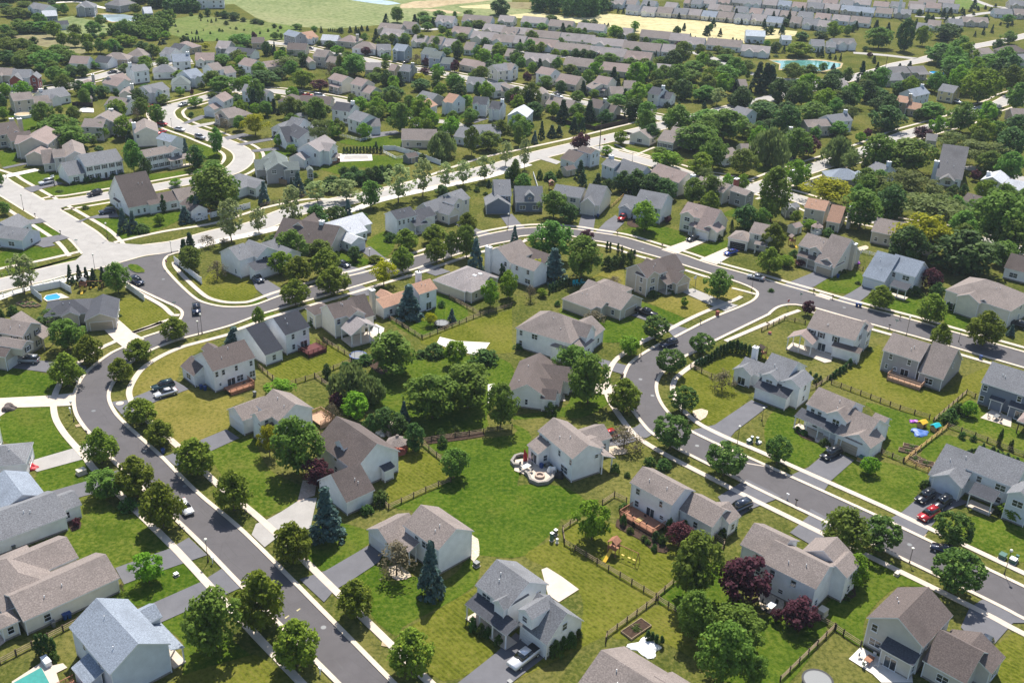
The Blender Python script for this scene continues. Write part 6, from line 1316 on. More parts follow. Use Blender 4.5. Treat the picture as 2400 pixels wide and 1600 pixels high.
k0 T 260,270,250,460;420,300,250,460;600,300,260,460;60,340,150,480;720,340,150,430;110,520,300,720;300,530,200,700;330,700,300,900;600,700,330,950;800,620,300,830;950,700,220,880;250,110,250,260;100,100,150,230;420,170,150,240;330,20,180,100;680,70,110,170;780,60,120,180;880,50,120,210;1600,110,150,170;1860,50,130,200;1210,570,130,740;1370,530,150,740;1540,540,170,750;1420,450,100,530;1660,330,60,440;1720,320,50,430;2090,250,190,430;1930,370,110,460;2100,610,180,820;2290,190,100,270;760,920,250,1150;860,960,150,1110;1320,840,190,940;1720,880,170,1000;80,1170,150,1300;1160,1220,160,1460;2240,1300,190,1440;160,420,150,520;480,620,160,760;700,830,180,980;560,860,160,990
k0 D 460,510,120,640;100,700,250,920;70,50,150,120;710,0,100,90;1510,20,120,150;1280,460,110,540;1580,410,110,480;1950,570,160,720;1650,630,110,740;2200,160,120,270;1130,890,170,1080;970,900,200,1090;1090,1110,150,1330;1400,1180,200,1360;1600,1220,90,1340;30,1300,110,1560;1900,1220,240,1520;30,470,90,560
k0 Y 850,740,110,790
k0 G 1740,490,260,640;2100,480,150,560;2280,430,130,540;2150,430,90,500
k0 S 1450,240,60,310;2250,540,90,620;625,1185,80,1270;1270,1200,110,1400;2200,560,60,630
k0 P 470,1180,110,1270
k0 C 970,1070,110,1140;375,1100,180,1160;540,1100,150,1150;2010,1160,150,1220;2100,1320,90,1390;330,1470,60,1530;170,1450,90,1520;1840,430,60,470;2000,480,70,520;2300,320,80,360;1170,480,30,510'''
for ln in VEG.split('\n'):
    t_, k_, lst = ln.split(' ', 2)
    for p in lst.split(';'):
        try: x, yt, ww, yf = [float(v) for v in p.split(',')]
        except ValueError: continue
        if ww < 5: continue
        plant(k_, t_, x, yt, ww, yf)
# further trees of the wooded gardens, kept off roads and houses
RD = [P1, R4, R5, R7, R8, R9, R11, R12, R13, R14, R15, R19, R20, K1, K2, K3, K4]
RP = np.array([q for P in RD for q in P[::2]])
HP = np.array([h['c'] for h in HOUSES])
POND = G(*S('k4', 1700, 900)); POND2 = G(*S('k4', 2000, 800)); TP = [p['g']+(p['r'],) for p in PLANTS]
def fill(tile, x0, y0, x1, y1, n, kinds, rlo, rhi, seed):
    r = random.Random(seed); done = 0
    for _ in range(n*14):
        if done >= n: break
        x, y = r.uniform(x0, x1), r.uniform(y0, y1); X, Y = S(tile, x, y); g = G(X, Y); rad = r.uniform(rlo, rhi)
        if np.min(np.hypot(RP[:, 0]-g[0], RP[:, 1]-g[1])) < 6+rad*.5 or np.min(np.hypot(HP[:, 0]-g[0], HP[:, 1]-g[1])) < 8+rad*.5: continue
        if min(math.dist(g, t[:2])-.75*(t[2]+rad) for t in TP) < 0: continue
        if math.dist(g, POND) < 62 or math.dist(g, POND2) < 40: continue
        k = r.choice(kinds); kk = TILES[tile][2]; w_ = 2*rad*px_per_m(Y)*kk; h = rad*(2.6 if k in 'TDG' else 1.9 if k != 'S' else 3.4)
        plant(k, tile, x, y-h*px_per_m(Y)*kk*.93, w_, y); TP.append(g+(rad,)); done += 1
fill('s', 1480, 150, 1960, 330, 22, 'TTGDG', 3.2, 5.2, 1); fill('s', 1950, 130, 2400, 330, 26, 'TTGDGO', 3.4, 5.6, 2); fill('s', 1550, 330, 2400, 520, 22, 'TTGGO', 2.8, 4.8, 3); fill('s', 2100, 480, 2400, 640, 8, 'TD', 3, 5, 4)
fill('s', 560, 150, 1240, 330, 44, 'TTGGG', 2.2, 3.8, 5); fill('s', 0, 110, 560, 330, 18, 'TTGGS', 2.2, 3.8, 6); fill('s', 900, 60, 1500, 170, 40, 'TDGS', 1.9, 3.2, 7); fill('s', 1480, 20, 2400, 90, 40, 'DSS', 1.5, 2.6, 8); fill('s', 1200, 170, 1560, 300, 22, 'TDGS', 2.2, 3.8, 9); fill('s', 0, 60, 380, 120, 8, 'TG', 3.0, 4.2, 10)
# the far wood that reads as one dark mass, and the distant hedges behind the top rows
def mass(name, spec, n, hgt, mat, label, seed, rad=4.5):
    P = W(spec); r = np.random.default_rng(seed); xs = [p[0] for p in P]; ys = [p[1] for p in P]; Vs = []; c = 0
    def inside(x, y):
        o = False
        for i in range(len(P)):
            a, b = P[i], P[i-1]
            if (a[1] > y) != (b[1] > y) and x < (b[0]-a[0])*(y-a[1])/(b[1]-a[1])+a[0]: o = not o
        return o
    while c < n:
        x, y = r.uniform(min(xs), max(xs)), r.uniform(min(ys), max(ys))
        if not inside(x, y): continue
        h = hgt*r.uniform(.75, 1.1); V = crown(seed*1000+c, rad*r.uniform(.8, 1.2), h, .3, oval, 26, .32, 16, 1.0); V = V+np.array([x, y, 0]); Vs.append(V); c += 1
    me = qmesh(name, np.concatenate(Vs), LM[mat]); o = bpy.data.objects.new(name, me); C.objects.link(o); tag(o, label, 'wood', None, 'stuff')
mass('woodland', 'k3:310,180;500,205;820,240;1110,245;1290,180;1300,90;1150,20;900,-40;500,-60;350,20', 110, 15, 'D', 'dense dark wood at the top standing in the wheat field', 21)
mass('treeline', 'k0:-250,-60;1450,-60;1500,0;1150,20;600,10;-250,60', 90, 11, 'D', 'hazy dark tree belt along the top left edge', 22)
mass('woodland', 'k0:1880,-40;2349,-40;2349,110;2150,140;1900,60', 30, 10, 'D', 'dark tree belt behind the grey metal shed', 23)
mass('scrub', 'k1:-60,40;180,60;330,150;480,200;300,210;100,180;-60,210', 26, 8, 'D', 'scrubby trees running down from the top left farm', 24, 3.6)
mass('scrub', 'k0:1500,480;1800,380;2349,230;2349,560;2100,560;1850,560;1560,560', 46, 6, 'T', 'bushy scrub between the meadow and the houses', 25, 3.0)
# ---------------------------------------------------------------- cars, fences, lamps and yard things
OTHERS = []
def reg(o, lab, px, auto=False):
    if auto: OTHERS.append(dict(o=o, lab=lab, px=px, k=lab, h=1, g=tuple(o.location[:2])))
    else: o['label'] = lab
    return o
CARM = {}
def carmesh(kind):
    if kind in CARM: return CARM[kind]
    # side outlines: lower body, then glasshouse (x forward)
    D = {'sedan': (4.7, 1.82, [(-2.35, .35), (-2.35, .82), (-2.25, .98), (-1.5, 1.02), (1.0, .98), (2.1, .80), (2.33, .66), (2.35, .35)], [(-1.75, 1.0), (-1.0, 1.42), (.25, 1.44), (1.15, .97)], .18),
         'suv': (4.7, 1.92, [(-2.35, .40), (-2.38, .95), (-2.3, 1.08), (.95, 1.08), (2.05, .98), (2.33, .80), (2.36, .40)], [(-2.28, 1.06), (-2.0, 1.68), (.2, 1.72), (1.1, 1.06)], .16),
         'van': (5.1, 1.98, [(-2.55, .38), (-2.58, .95), (-2.5, 1.06), (1.5, 1.04), (2.35, .88), (2.55, .70), (2.57, .38)], [(-2.48, 1.04), (-2.2, 1.72), (.5, 1.76), (1.75, 1.02)], .17),
         'pickup': (5.8, 2.0, [(-2.9, .48), (-2.92, 1.15), (-2.85, 1.2), (1.3, 1.2), (2.7, 1.12), (2.9, .95), (2.92, .48)], [(-1.0, 1.18), (-.8, 1.82), (.75, 1.84), (1.5, 1.18)], .15)}
    L, Wd, lo, up_, tp = D[kind]; hw = Wd/2
    def extr(P, hw0, hw1, m, zs=None):
        # P outline in x-z ; narrower at the top
        mb = MB(); z0 = min(p[1] for p in P); z1 = max(p[1] for p in P); f = lambda z: hw0+(hw1-hw0)*(z-z0)/(z1-z0)
        A = [(x, -f(z), z) for x, z in P]; B = [(x, f(z), z) for x, z in P]; n = len(P)
        mb.poly(A[::-1], m); mb.poly(B, m)
        for i in range(n): j = (i+1) % n; mb.poly([A[i], A[j], B[j], B[i]], m)
        return mb
    def fin(mb, name, mats, bev=.07):
        me = mb.mesh(name, mats); bm = bmesh.new(); bm.from_mesh(me); bmesh.ops.remove_doubles(bm, verts=bm.verts, dist=.001); bmesh.ops.recalc_face_normals(bm, faces=bm.faces)
        if bev: bmesh.ops.bevel(bm, geom=[e for e in bm.edges if e.calc_face_angle(0) > .35], offset=bev, segments=2, affect='EDGES')
        for f in bm.faces: f.smooth = True
        bm.to_mesh(me); bm.free(); return me
    lob = extr(lo, hw, hw-.08, 0)
    roof = extr([(p[0]+(.06 if i < 2 else -.06)*(1 if i in (1, 2) else 0), p[1]) for i, p in enumerate(up_)], hw-.10, hw-.10-tp-.1, 0)
    body = fin(lob, 'body', [M['white']], .08)
    rt = MB(); (x1, z1), (x2, z2) = up_[1], up_[2]; rt.slab([(x1, -hw+.36, z1-.02), (x2, -hw+.36, z2-.02), (x2, hw-.36, z2-.02), (x1, hw-.36, z1-.02)], .06)
    top = fin(rt, 'roof', [M['white']], .02)
    win = fin(extr(up_, hw-.12, hw-.12-tp, 0), 'window', [M['carglass']], .05)
    wh = MB(); wh.tube((0, -.12, 0), (0, .12, 0), .34, .34, 14, 0); wh.tube((0, -.13, 0), (0, .13, 0), .19, .19, 10, 1); wheel = wh.mesh('wheel', [M['black'], M['leaf_gas']])
    hl = MB(); hl.box(-.04, -.2, -.07, .05, .2, .07); head = hl.mesh('headlight', [M['globe']])
    tl = hl.mesh('tail_light', [CARL])
    bed = None
    if kind == 'pickup': b = MB(); b.box(-2.75, -.82, 1.205, -1.1, .82, 1.225); bed = b.mesh('truck_bed', [M['black']])
    CARM[kind] = (body, top, win, wheel, head, tl, L, Wd, bed, up_); return CARM[kind]
CARL = flat('tail light red', (.35, .01, .01), .3)
PAINT = {'white': (.72, .72, .74), 'black': (.012, .012, .016), 'navy': (.015, .022, .05), 'silver': (.38, .40, .43), 'red': (.45, .012, .015), 'blue': (.012, .04, .28), 'teal': (.02, .05, .055), 'grey': (.12, .13, .15), 'slate': (.05, .065, .10)}
def car(tile, f, r, kind, paint, label):
    """f, r: photo positions of the front and rear of the car at bumper height"""
    a = G(*S(tile, *f), .6); b = G(*S(tile, *r), .6); body, top, win, wheel, head, tl, L, Wd, bed, up_ = carmesh(kind)
    cx, cy = (a[0]+b[0])/2, (a[1]+b[1])/2; ang = math.atan2(a[1]-b[1], a[0]-b[0])
    root = empty('parked_car' if kind != 'pickup' else 'pickup_truck', (cx, cy, .12), ang, label, {'sedan': 'car', 'suv': 'car', 'van': 'van', 'pickup': 'pickup truck'}[kind], 'cars parked and driving in the suburb')
    m = carpaint(paint, PAINT[paint])
    for nm, me in (('body', body), ('roof', top)):
        o = inst(nm, me, root); o.material_slots[0].link = 'OBJECT'; o.material_slots[0].material = m
    inst('window', win, root)
    for sx in (-.62, .62):
        for sy in (-1, 1): inst('wheel', wheel, root, (sx*L/2, sy*(Wd/2-.1), .34))
    for sy in (-1, 1): inst('headlight', head, root, (L/2-.02, sy*(Wd/2-.32), .72)); inst('tail_light', tl, root, (-L/2+.01, sy*(Wd/2-.3), .85))
    if bed: inst('truck_bed', bed, root)
CARS = [('02', (1750, 1590), (1655, 1455), 'sedan', 'white', 'white sedan driving down the dark street past the lindens'), ('02', (185, 170), (335, 175), 'suv', 'silver', 'silver SUV in front of the arched-dormer beige house'),
 ('02', (1415, 435), (1580, 390), 'suv', 'teal', 'dark teal SUV beside the white sedan on a driveway'), ('02', (1430, 500), (1615, 450), 'sedan', 'white', 'white sedan parked next to a dark teal SUV on the driveway'),
 ('22', (2015, 1555), (2165, 1490), 'van', 'slate', 'blue-grey minivan on the driveway beside the playset house'), ('32', (510, 1070), (650, 1000), 'van', 'black', 'black van before the tan garage of the porch house'),
 ('32', (1380, 1470), (1505, 1390), 'suv', 'black', 'black SUV nearest the round bush, left of three cars'), ('32', (1530, 1530), (1665, 1440), 'suv', 'black', 'black SUV closest to the pale blue garage door'),
 ('33', (1400, 65), (1545, -15), 'suv', 'red', 'red SUV parked behind the two black SUVs'), ('33', (1510, 310), (1745, 385), 'sedan', 'navy', 'dark blue sedan parked at the kerb between two maples'),
 ('33', (1940, 1300), (2010, 1195), 'suv', 'slate', 'dark grey SUV behind the white-patio house'), ('22', (475, 395), (600, 400), 'sedan', 'navy', 'dark blue sedan on the concrete drive under the big maple'),
 ('22', (820, 890), (905, 860), 'suv', 'red', 'red car behind the curved-patio house'), ('22', (1375, 40), (1500, 5), 'suv', 'navy', 'dark SUV driving at the top of the bend'),
 ('21', (1315, 1335), (1150, 1280), 'pickup', 'black', 'black pickup before the brown-roofed ranch garage'), ('21', (985, 465), (1050, 400), 'pickup', 'red', 'bright red pickup on the driveway'),
 ('21', (1615, 640), (1700, 605), 'sedan', 'black', 'black sedan on the drive of the shuttered beige house'), ('21', (1965, 765), (2058, 740), 'sedan', 'blue', 'bright blue sedan outside the open garage'),
 ('21', (2175, 965), (2305, 995), 'sedan', 'silver', 'silver sedan parked at the kerb near the corner'), ('31', (2400, 1450), (2215, 1390), 'pickup', 'black', 'black pickup at the right edge beside a linden'),
 ('01', (1310, 1045), (1215, 990), 'suv', 'navy', 'navy SUV on the dark junction beside the oval island'), ('01', (1808, 1310), (1803, 1235), 'pickup', 'navy', 'navy pickup waiting on the dark asphalt below the junction'),
 ('01', (820, 225), (920, 200), 'suv', 'black', 'black SUV driving on the pale concrete side street'), ('01', (375, 120), (478, 98), 'suv', 'white', 'white SUV in front of the long white colonial'),
 ('01', (930, 385), (1040, 370), 'suv', 'slate', 'grey SUV by the garage of the brown-roofed corner house'), ('11', (845, 875), (755, 840), 'sedan', 'slate', 'dark purple-grey sedan on a driveway between lindens'),
 ('11', (55, 1020), (-20, 965), 'suv', 'slate', 'blue-grey SUV outside the junction house'), ('s', (1208, 1557), (1250, 1525), 'pickup', 'white', 'white pickup truck with black bed cover at the bottom'),
 ('00', (1505, 1140), (1465, 1135), 'sedan', 'red', 'dark red car on the winding concrete road'), ('00', (1675, 1195), (1625, 1185), 'sedan', 'white', 'white car on the winding road right of the red car'), ('00', (1868, 1270), (1810, 1255), 'suv', 'silver', 'silver car parked farthest down the winding road'),
 ('00', (1655, 968), (1708, 955), 'sedan', 'silver', 'silver-blue car at the top of the winding road'), ('00', (1010, 668), (1052, 660), 'sedan', 'navy', 'dark blue car on the upper left street'), ('00', (70, 785), (128, 780), 'suv', 'white', 'white car outside the red brick gabled house'),
 ('00', (1340, 985), (1378, 975), 'sedan', 'red', 'maroon car half hidden behind a dark tree'), ('00', (1462, 1225), (1500, 1212), 'sedan', 'red', 'red car behind the blue-roofed white house'), ('m4', (862, 538), (915, 520), 'sedan', 'white', 'white car on the concrete street by the pale willow'),
 ('m4', (890, 432), (800, 410), 'suv', 'black', 'black SUV on a driveway beside the purple tree'), ('m4', (1032, 632), (1105, 625), 'pickup', 'black', 'dark pickup behind the bright yellow tree'), ('m5', (888, 72), (925, 55), 'sedan', 'white', 'white car parked on the upper right street'),
 ('m5', (932, 58), (964, 45), 'sedan', 'silver', 'silver-blue car just behind the white one upper right'), ('k5', (1475, 1420), (1385, 1390), 'pickup', 'white', 'white pickup outside the pale yellow house'), ('m5', (1015, 565), (1095, 560), 'suv', 'navy', 'dark car behind the pale-roofed brick house'),
 ('k1', (1845, 1310), (1915, 1318), 'sedan', 'red', 'dark red car on the street behind charcoal roofs'), ('k1', (1750, 1290), (1805, 1305), 'suv', 'black', 'black car left of the dark red one on the street'), ('k1', (2105, 1325), (1995, 1315), 'van', 'white', 'long white van parked on the upper middle street'),
 ('k1', (1680, 560), (1760, 562), 'suv', 'blue', 'bright blue car outside the grey corner house'), ('k1', (1940, 668), (1878, 662), 'sedan', 'navy', 'dark car on the straight upper middle street'), ('k2', (855, 860), (925, 845), 'sedan', 'black', 'black car beside the blue two-storey house'),
 ('k3', (680, 1335), (598, 1325), 'sedan', 'white', 'white car on the street behind the brown-roofed houses'), ('k3', (425, 712), (340, 712), 'suv', 'navy', 'navy car between ranch rows'), ('k3', (335, 705), (292, 705), 'suv', 'white', 'white car left of the navy one by the ranch rows'), ('k3', (1030, 805), (972, 800), 'suv', 'white', 'white car on a ranch row driveway'), ('k4', (2175, 712), (2080, 708), 'suv', 'navy', 'dark car outside the house beside the pond')]
for c_ in CARS: car(*c_)
# --- fences
def fence(spec, kind, label, name=None, closed=False):
    P = W(spec); mats = {'rail': 'wood', 'new': 'wood_new', 'white': 'white', 'vinyl': 'white', 'dark': 'wood_dark', 'board': 'wood'}
    nm = {'rail': 'split_rail_fence', 'new': 'split_rail_fence', 'white': 'white_rail_fence', 'vinyl': 'vinyl_fence', 'dark': 'board_fence', 'board': 'board_fence'}[kind]
    root = empty(nm, (P[0][0], P[0][1], 0), 0, label, 'fence', 'fences between the gardens'); mat = M[mats[kind]]
    ox, oy = P[0]; r = MB(); posts = []
    hgt = 1.9 if kind in ('vinyl', 'dark', 'board') else 1.2
    for a, b in zip(P, P[1:]):
        L = math.dist(a, b); n = max(1, round(L/2.5)); dx, dy = (b[0]-a[0])/L, (b[1]-a[1])/L; nx, ny = -dy, dx
        for i in range(n+1): posts.append((a[0]+dx*L*i/n-ox, a[1]+dy*L*i/n-oy))
        if kind in ('vinyl', 'dark', 'board'):
            Q = [(a[0]-ox+nx*.03, a[1]-oy+ny*.03), (b[0]-ox+nx*.03, b[1]-oy+ny*.03), (b[0]-ox-nx*.03, b[1]-oy-ny*.03), (a[0]-ox-nx*.03, a[1]-oy-ny*.03)]; r.prism(Q, .06, hgt-.1)
            if kind != 'vinyl':
                for i in range(int(L/.3)):
                    cx, cy = a[0]-ox+dx*(i*.3+.15), a[1]-oy+dy*(i*.3+.15); r.box(cx-.07, cy-.07, .05, cx+.07, cy+.07, hgt-.05)
        else:
            for i in range(n):
                for z in ((.32, .66, 1.0) if kind != 'white' else (.4, .75, 1.1)):
                    p = (a[0]-ox+dx*L*i/n, a[1]-oy+dy*L*i/n, z+rv.uniform(-.03, .03)); q = (a[0]-ox+dx*L*(i+1)/n, a[1]-oy+dy*L*(i+1)/n, z+rv.uniform(-.03, .03)); r.tube(p, q, .065, .055, 5)
    r.build('rail' if kind in ('rail', 'new', 'white') else 'panel', mat, root)
    pm = MB(); q = .09; pm.box(-q, -q, 0, q, q, hgt); me = pm.mesh('post', [M['wood_dark'] if kind == 'rail' else mat])
    for p in posts[:100]: inst('post', me, root, (p[0], p[1], 0))
    return root
FENCES = [('23:600,80;465,170;480,295;1320,795;1480,660;1640,600', 'rail', 'split rail fence round the playset lawn'), ('23:1760,180;1850,230;1950,300;1940,345;1880,375', 'rail', 'short split rail fence right of the playset house garage'),
 ('23:1340,815;1530,935;1640,1010', 'rail', 'split rail fence under the big middle maple'), ('23:1320,815;870,1145;860,1200', 'rail', 'split rail fence running down to the bottom roof'), ('33:480,1000;610,1070;110,1555', 'rail', 'split rail fence left of the white-patio house'),
 ('33:620,1080;690,1130;850,1235', 'rail', 'short split rail fence touching the white-patio house'), ('12:1520,945;1730,1120', 'rail', 'split rail fence right of the gazebo'), ('12:1530,930;1700,900;1960,865;2220,820;2352,805', 'rail', 'split rail fence behind the central lawn beds'),
 ('12:1790,1290;1560,1380;1220,1540;1165,1490', 'rail', 'split rail fence behind the grey spruce house lawn'), ('12:20,240;155,350;190,380', 'rail', 'split rail fence right of the red-brown deck'), ('12:280,415;540,335;880,190', 'rail', 'split rail fence below the navy house lawn'),
 ('12:620,-5;700,50;870,150', 'rail', 'split rail fence left of the netted trampoline'), ('12:540,330;740,470', 'rail', 'split rail fence with stones by the willow'), ('12:520,820;600,880', 'rail', 'short split rail fence left of the dormer house'),
 ('11:1100,1300;1290,1400;1520,1545', 'rail', 'split rail fence below the orange-roofed house'), ('11:1530,1550;2060,1335;2352,1250', 'rail', 'split rail fence past the round trampoline'), ('11:1775,1175;2050,1325', 'rail', 'split rail fence below the skylight ranch'),
 ('32:300,470;440,430;540,360;810,200', 'rail', 'split rail fence by the small conifers right of the bend house'), ('32:580,390;940,525;1210,628;1480,712', 'rail', 'long split rail fence below the wooden-deck house lawn'), ('32:1900,520;1820,480;1520,740', 'rail', 'split rail fence left of the blue-grey patio house'),
 ('32:1640,800;1245,1110;1470,1205', 'new', 'fresh yellow wooden rail fence round the planter beds'), ('32:1650,790;1900,880;2352,1060', 'rail', 'split rail fence above the three-car house'), ('32:1040,1030;1240,1110', 'rail', 'short rail fence right of the grey utility box'),
 ('22:1640,240;1740,290;1830,335', 'rail', 'short split rail fence left of the bare tree'), ('22:830,1500;940,1425;1050,1480', 'rail', 'split rail fence corner left of the playset house'), ('31:-60,1480;150,1370;340,1410', 'rail', 'split rail fence by the small purple tree'),
 ('31:640,690;790,740;1140,830', 'white', 'pale three-rail fence behind the tall chimney house'), ('31:770,880;870,920', 'rail', 'short dark fence beside the pale blue shuttered house'), ('03:-60,1420;0,1395;720,1020', 'rail', 'split rail fence below the tan ranch'),
 ('21:195,40;280,310', 'white', 'pale lattice fence running up between gardens'), ('21:910,345;1020,245', 'new', 'pale wooden fence left of the red truck house'), ('m1:1230,1440;1500,1380;1900,1290', 'rail', 'rail fence along the parkway verge'), ('m1:1360,1085;1600,1145', 'board', 'wooden fence beside the grey-green house'),
 ('m2:-20,265;150,310;240,285;200,250', 'white', 'pale fence round the small lawn by the dark garage'), ('m2:330,400;430,450;510,440', 'white', 'pale split fence round the vegetable garden'), ('m2:330,378;420,378;600,430;780,495', 'vinyl', 'tall white vinyl fence behind the vegetable garden'),
 ('m3:310,140;450,180;650,222;910,165;880,140;790,128', 'dark', 'black board fence round the parkway corner lawn'), ('01:-60,1180;300,1092;595,1002', 'white', 'white rail fence along the parkway path'), ('01:1605,845;1855,1042', 'vinyl', 'white fence right of the dark junction'),
 ('01:1165,1080;1325,1195', 'vinyl', 'white fence left of the dark junction'), ('01:1800,470;2000,420;2300,345', 'vinyl', 'white fence painted with dark splashes by the parkway'), ('01:385,1200;290,1125;560,1070;655,1125', 'vinyl', 'white wall round the blue swimming pool'),
 ('m0:1000,60;1070,50;1280,70', 'dark', 'dark fence round the upper left pool'), ('m5:130,590;215,610', 'board', 'reddish board fence beside the grey gambrel house'), ('k5:0,730;20,735', 'rail', 'x')]
for f_ in FENCES[:-1]: fr = fence(*f_); fr['px'] = 0
for f_ in bpy.data.objects:
    if f_.get('label') == 'white fence painted with dark splashes by the parkway':
        P = W('01:1800,470;2000,420;2300,345'); mb = MB(); r = random.Random(9)
        for a, b in zip(P, P[1:]):
            L = math.dist(a, b); dx, dy = (b[0]-a[0])/L, (b[1]-a[1])/L
            for i in range(int(L*2.2)):
                t = r.uniform(.3, L-.3); cx = a[0]+dx*t-P[0][0]+dy*.05; cy = a[1]+dy*t-P[0][1]-dx*.05; z = r.uniform(.4, 1.5); s1 = r.uniform(.08, .35); s2 = r.uniform(.05, .2)
                mb.poly([(cx-dx*s1, cy-dy*s1, z-s2), (cx+dx*s1*.6, cy+dy*s1*.6, z-s2*.4), (cx+dx*s1, cy+dy*s1, z+s2*.7), (cx-dx*s1*.5, cy-dy*s1*.5, z+s2)], 0)
        mb.build('painting', [M['shutter']], f_)
for f_ in list(bpy.data.objects):
    if 'px' in f_: del f_['px']
# --- street lamps
LAMPM = None
def lamp(tile, x, y, h=4.6, light='globe', lab='black street lamp with white globe'):
    global LAMPM
    g = G(*S(tile, x, y)); root = empty('street_lamp', (g[0], g[1], 0), 0, None, 'street lamp', 'street lamps along the kerbs')
    if LAMPM is None:
        m = MB(); m.lathe([(.16, 0), (.16, .3), (.09, .45), (.055, 1.2), (.045, 4.1), (.12, 4.15), (.12, 4.25)], 8)
        q = MB(); q.lathe([(.0, 4.25), (.22, 4.3), (.27, 4.45), (.24, 4.6), (.12, 4.7), (0, 4.72)], 10); LAMPM = (m.mesh('pole', [M['iron']]), q.mesh('lantern', [M['globe']]))
    inst('pole', LAMPM[0], root); inst('lantern', LAMPM[1], root); root.scale = (1, 1, h/4.6); reg(root, lab, S(tile, x, y), True)
for t_, x, y, h in (('03', 1912, 455, 4.6), ('02', 680, 735, 4.6), ('01', 1858, 1500, 5.2), ('01', 990, 632, 5.0), ('01', 218, 365, 5.0), ('01', 873, 915, 4.6), ('01', 1577, 762, 3.6), ('22', 2065, 968, 4.8), ('22', 1183, 135, 4.4), ('22', 2295, 730, 3.2),
   ('31', 1268, 1522, 5.2), ('21', 2200, 1112, 4.6), ('33', 1298, 468, 3.2), ('33', 2168, 578, 5.2), ('11', 2315, 527, 4.6), ('11', 1045, 818, 3.2), ('01', 1825, 1508, 3.6), ('m1', 20, 390, 4.8), ('m1', 1400, 640, 3.4), ('m0', 755, 1155, 3.2), ('21', 2060, 240, 3), ('32', 1750, 5, 3.2), ('m2', 743, 175, 5.0), ('m3', 945, 465, 3.6), ('32', 285, 745, 2.2)): lamp(t_, x, y, h)
def pole(tile, x, y, yt, label, mat='bark', r=.16, arm=True):
    a = S(tile, x, y); b = S(tile, x, yt); g = G(*a); lo, hi = 1, 90
    for _ in range(30):
        md = (lo+hi)/2
        if G(*b, md)[1] > g[1]: lo = md
        else: hi = md
    m = MB(); m.tube((0, 0, 0), (0, 0, lo), r*1.2, r*.7, 8); root = empty('utility_pole', (g[0], g[1], 0), .9, label, 'utility pole'); m.build('pole', M[mat], root)
    if arm: q = MB(); q.box(-1.2, -.06, lo-.7, 1.2, .06, lo-.55); q.box(-1.1, -.04, lo-.55, -1.02, .04, lo-.35); q.box(1.02, -.04, lo-.55, 1.1, .04, lo-.35); q.build('crossarm', M[mat], root)
pole('01', 290, 1058, 820, 'brown utility pole right of the thin tree by the parkway'); pole('m3', 690, 335, 145, 'tall brown utility pole at the parkway corner'); pole('k5', 430, 1000, 775, 'brown utility pole beside the upper right road')
pole('k1', 1620, 1250, 1150, 'thin pole on the upper middle lawn', 'iron', .08, False)
g = G(*S('k5', 612, 255)); m = MB(); m.tube((0, 0, 0), (0, 0, 46), 1.1, .7, 14); root = empty('monopole_tower', (g[0], g[1], 0), 0, 'tall white tapering tower rising out of the picture top', 'tower'); m.build('shaft', M['white'], root)
# --- mailboxes, signs, boxes, bins
def mailbox(tile, x, y, mat='black'):
    g = G(*S(tile, x, y)); root = empty('mailbox', (g[0], g[1], 0), .8, None, 'mailbox', 'mailboxes along the kerbs'); m = MB(); m.box(-.06, -.06, 0, .06, .06, 1.05); m.build('post', M['wood' if mat == 'black' else 'white'], root)
    b = MB(); P = [(-.13, 0), (.13, 0), (.13, .16), (.08, .25), (-.08, .25), (-.13, .16)]; A = [(px_, -.28, 1.05+z) for px_, z in P]; B = [(px_, .28, 1.05+z) for px_, z in P]; b.poly(A); b.poly(B[::-1])
    for i in range(6): j = (i+1) % 6; b.poly([A[j], A[i], B[i], B[j]])
    b.build('box', M[mat], root); reg(root, 'small %s mailbox on a post' % ('white' if mat == 'white' else 'black'), S(tile, x, y), True)
for a_ in (('03', 1955, 470, 'white'), ('13', 590, 1490, 'white'), ('02', 650, 660, 'white'), ('22', 1000, 345, 'black'), ('22', 1618, 770, 'black'), ('32', 175, 1450, 'white'), ('32', 255, 1500, 'black'), ('31', 418, 1130, 'black'), ('31', 590, 1185, 'black'), ('31', 1210, 1370, 'black'),
   ('21', 967, 595, 'black'), ('21', 1378, 712, 'black'), ('21', 1915, 870, 'white'), ('21', 1730, 1410, 'black'), ('01', 325, 430, 'black'), ('01', 558, 590, 'black'), ('01', 60, 70, 'black'), ('02', 800, 870, 'black'), ('31', 1112, 1455, 'black'), ('01', 1108, 160, 'black')): mailbox(*a_)
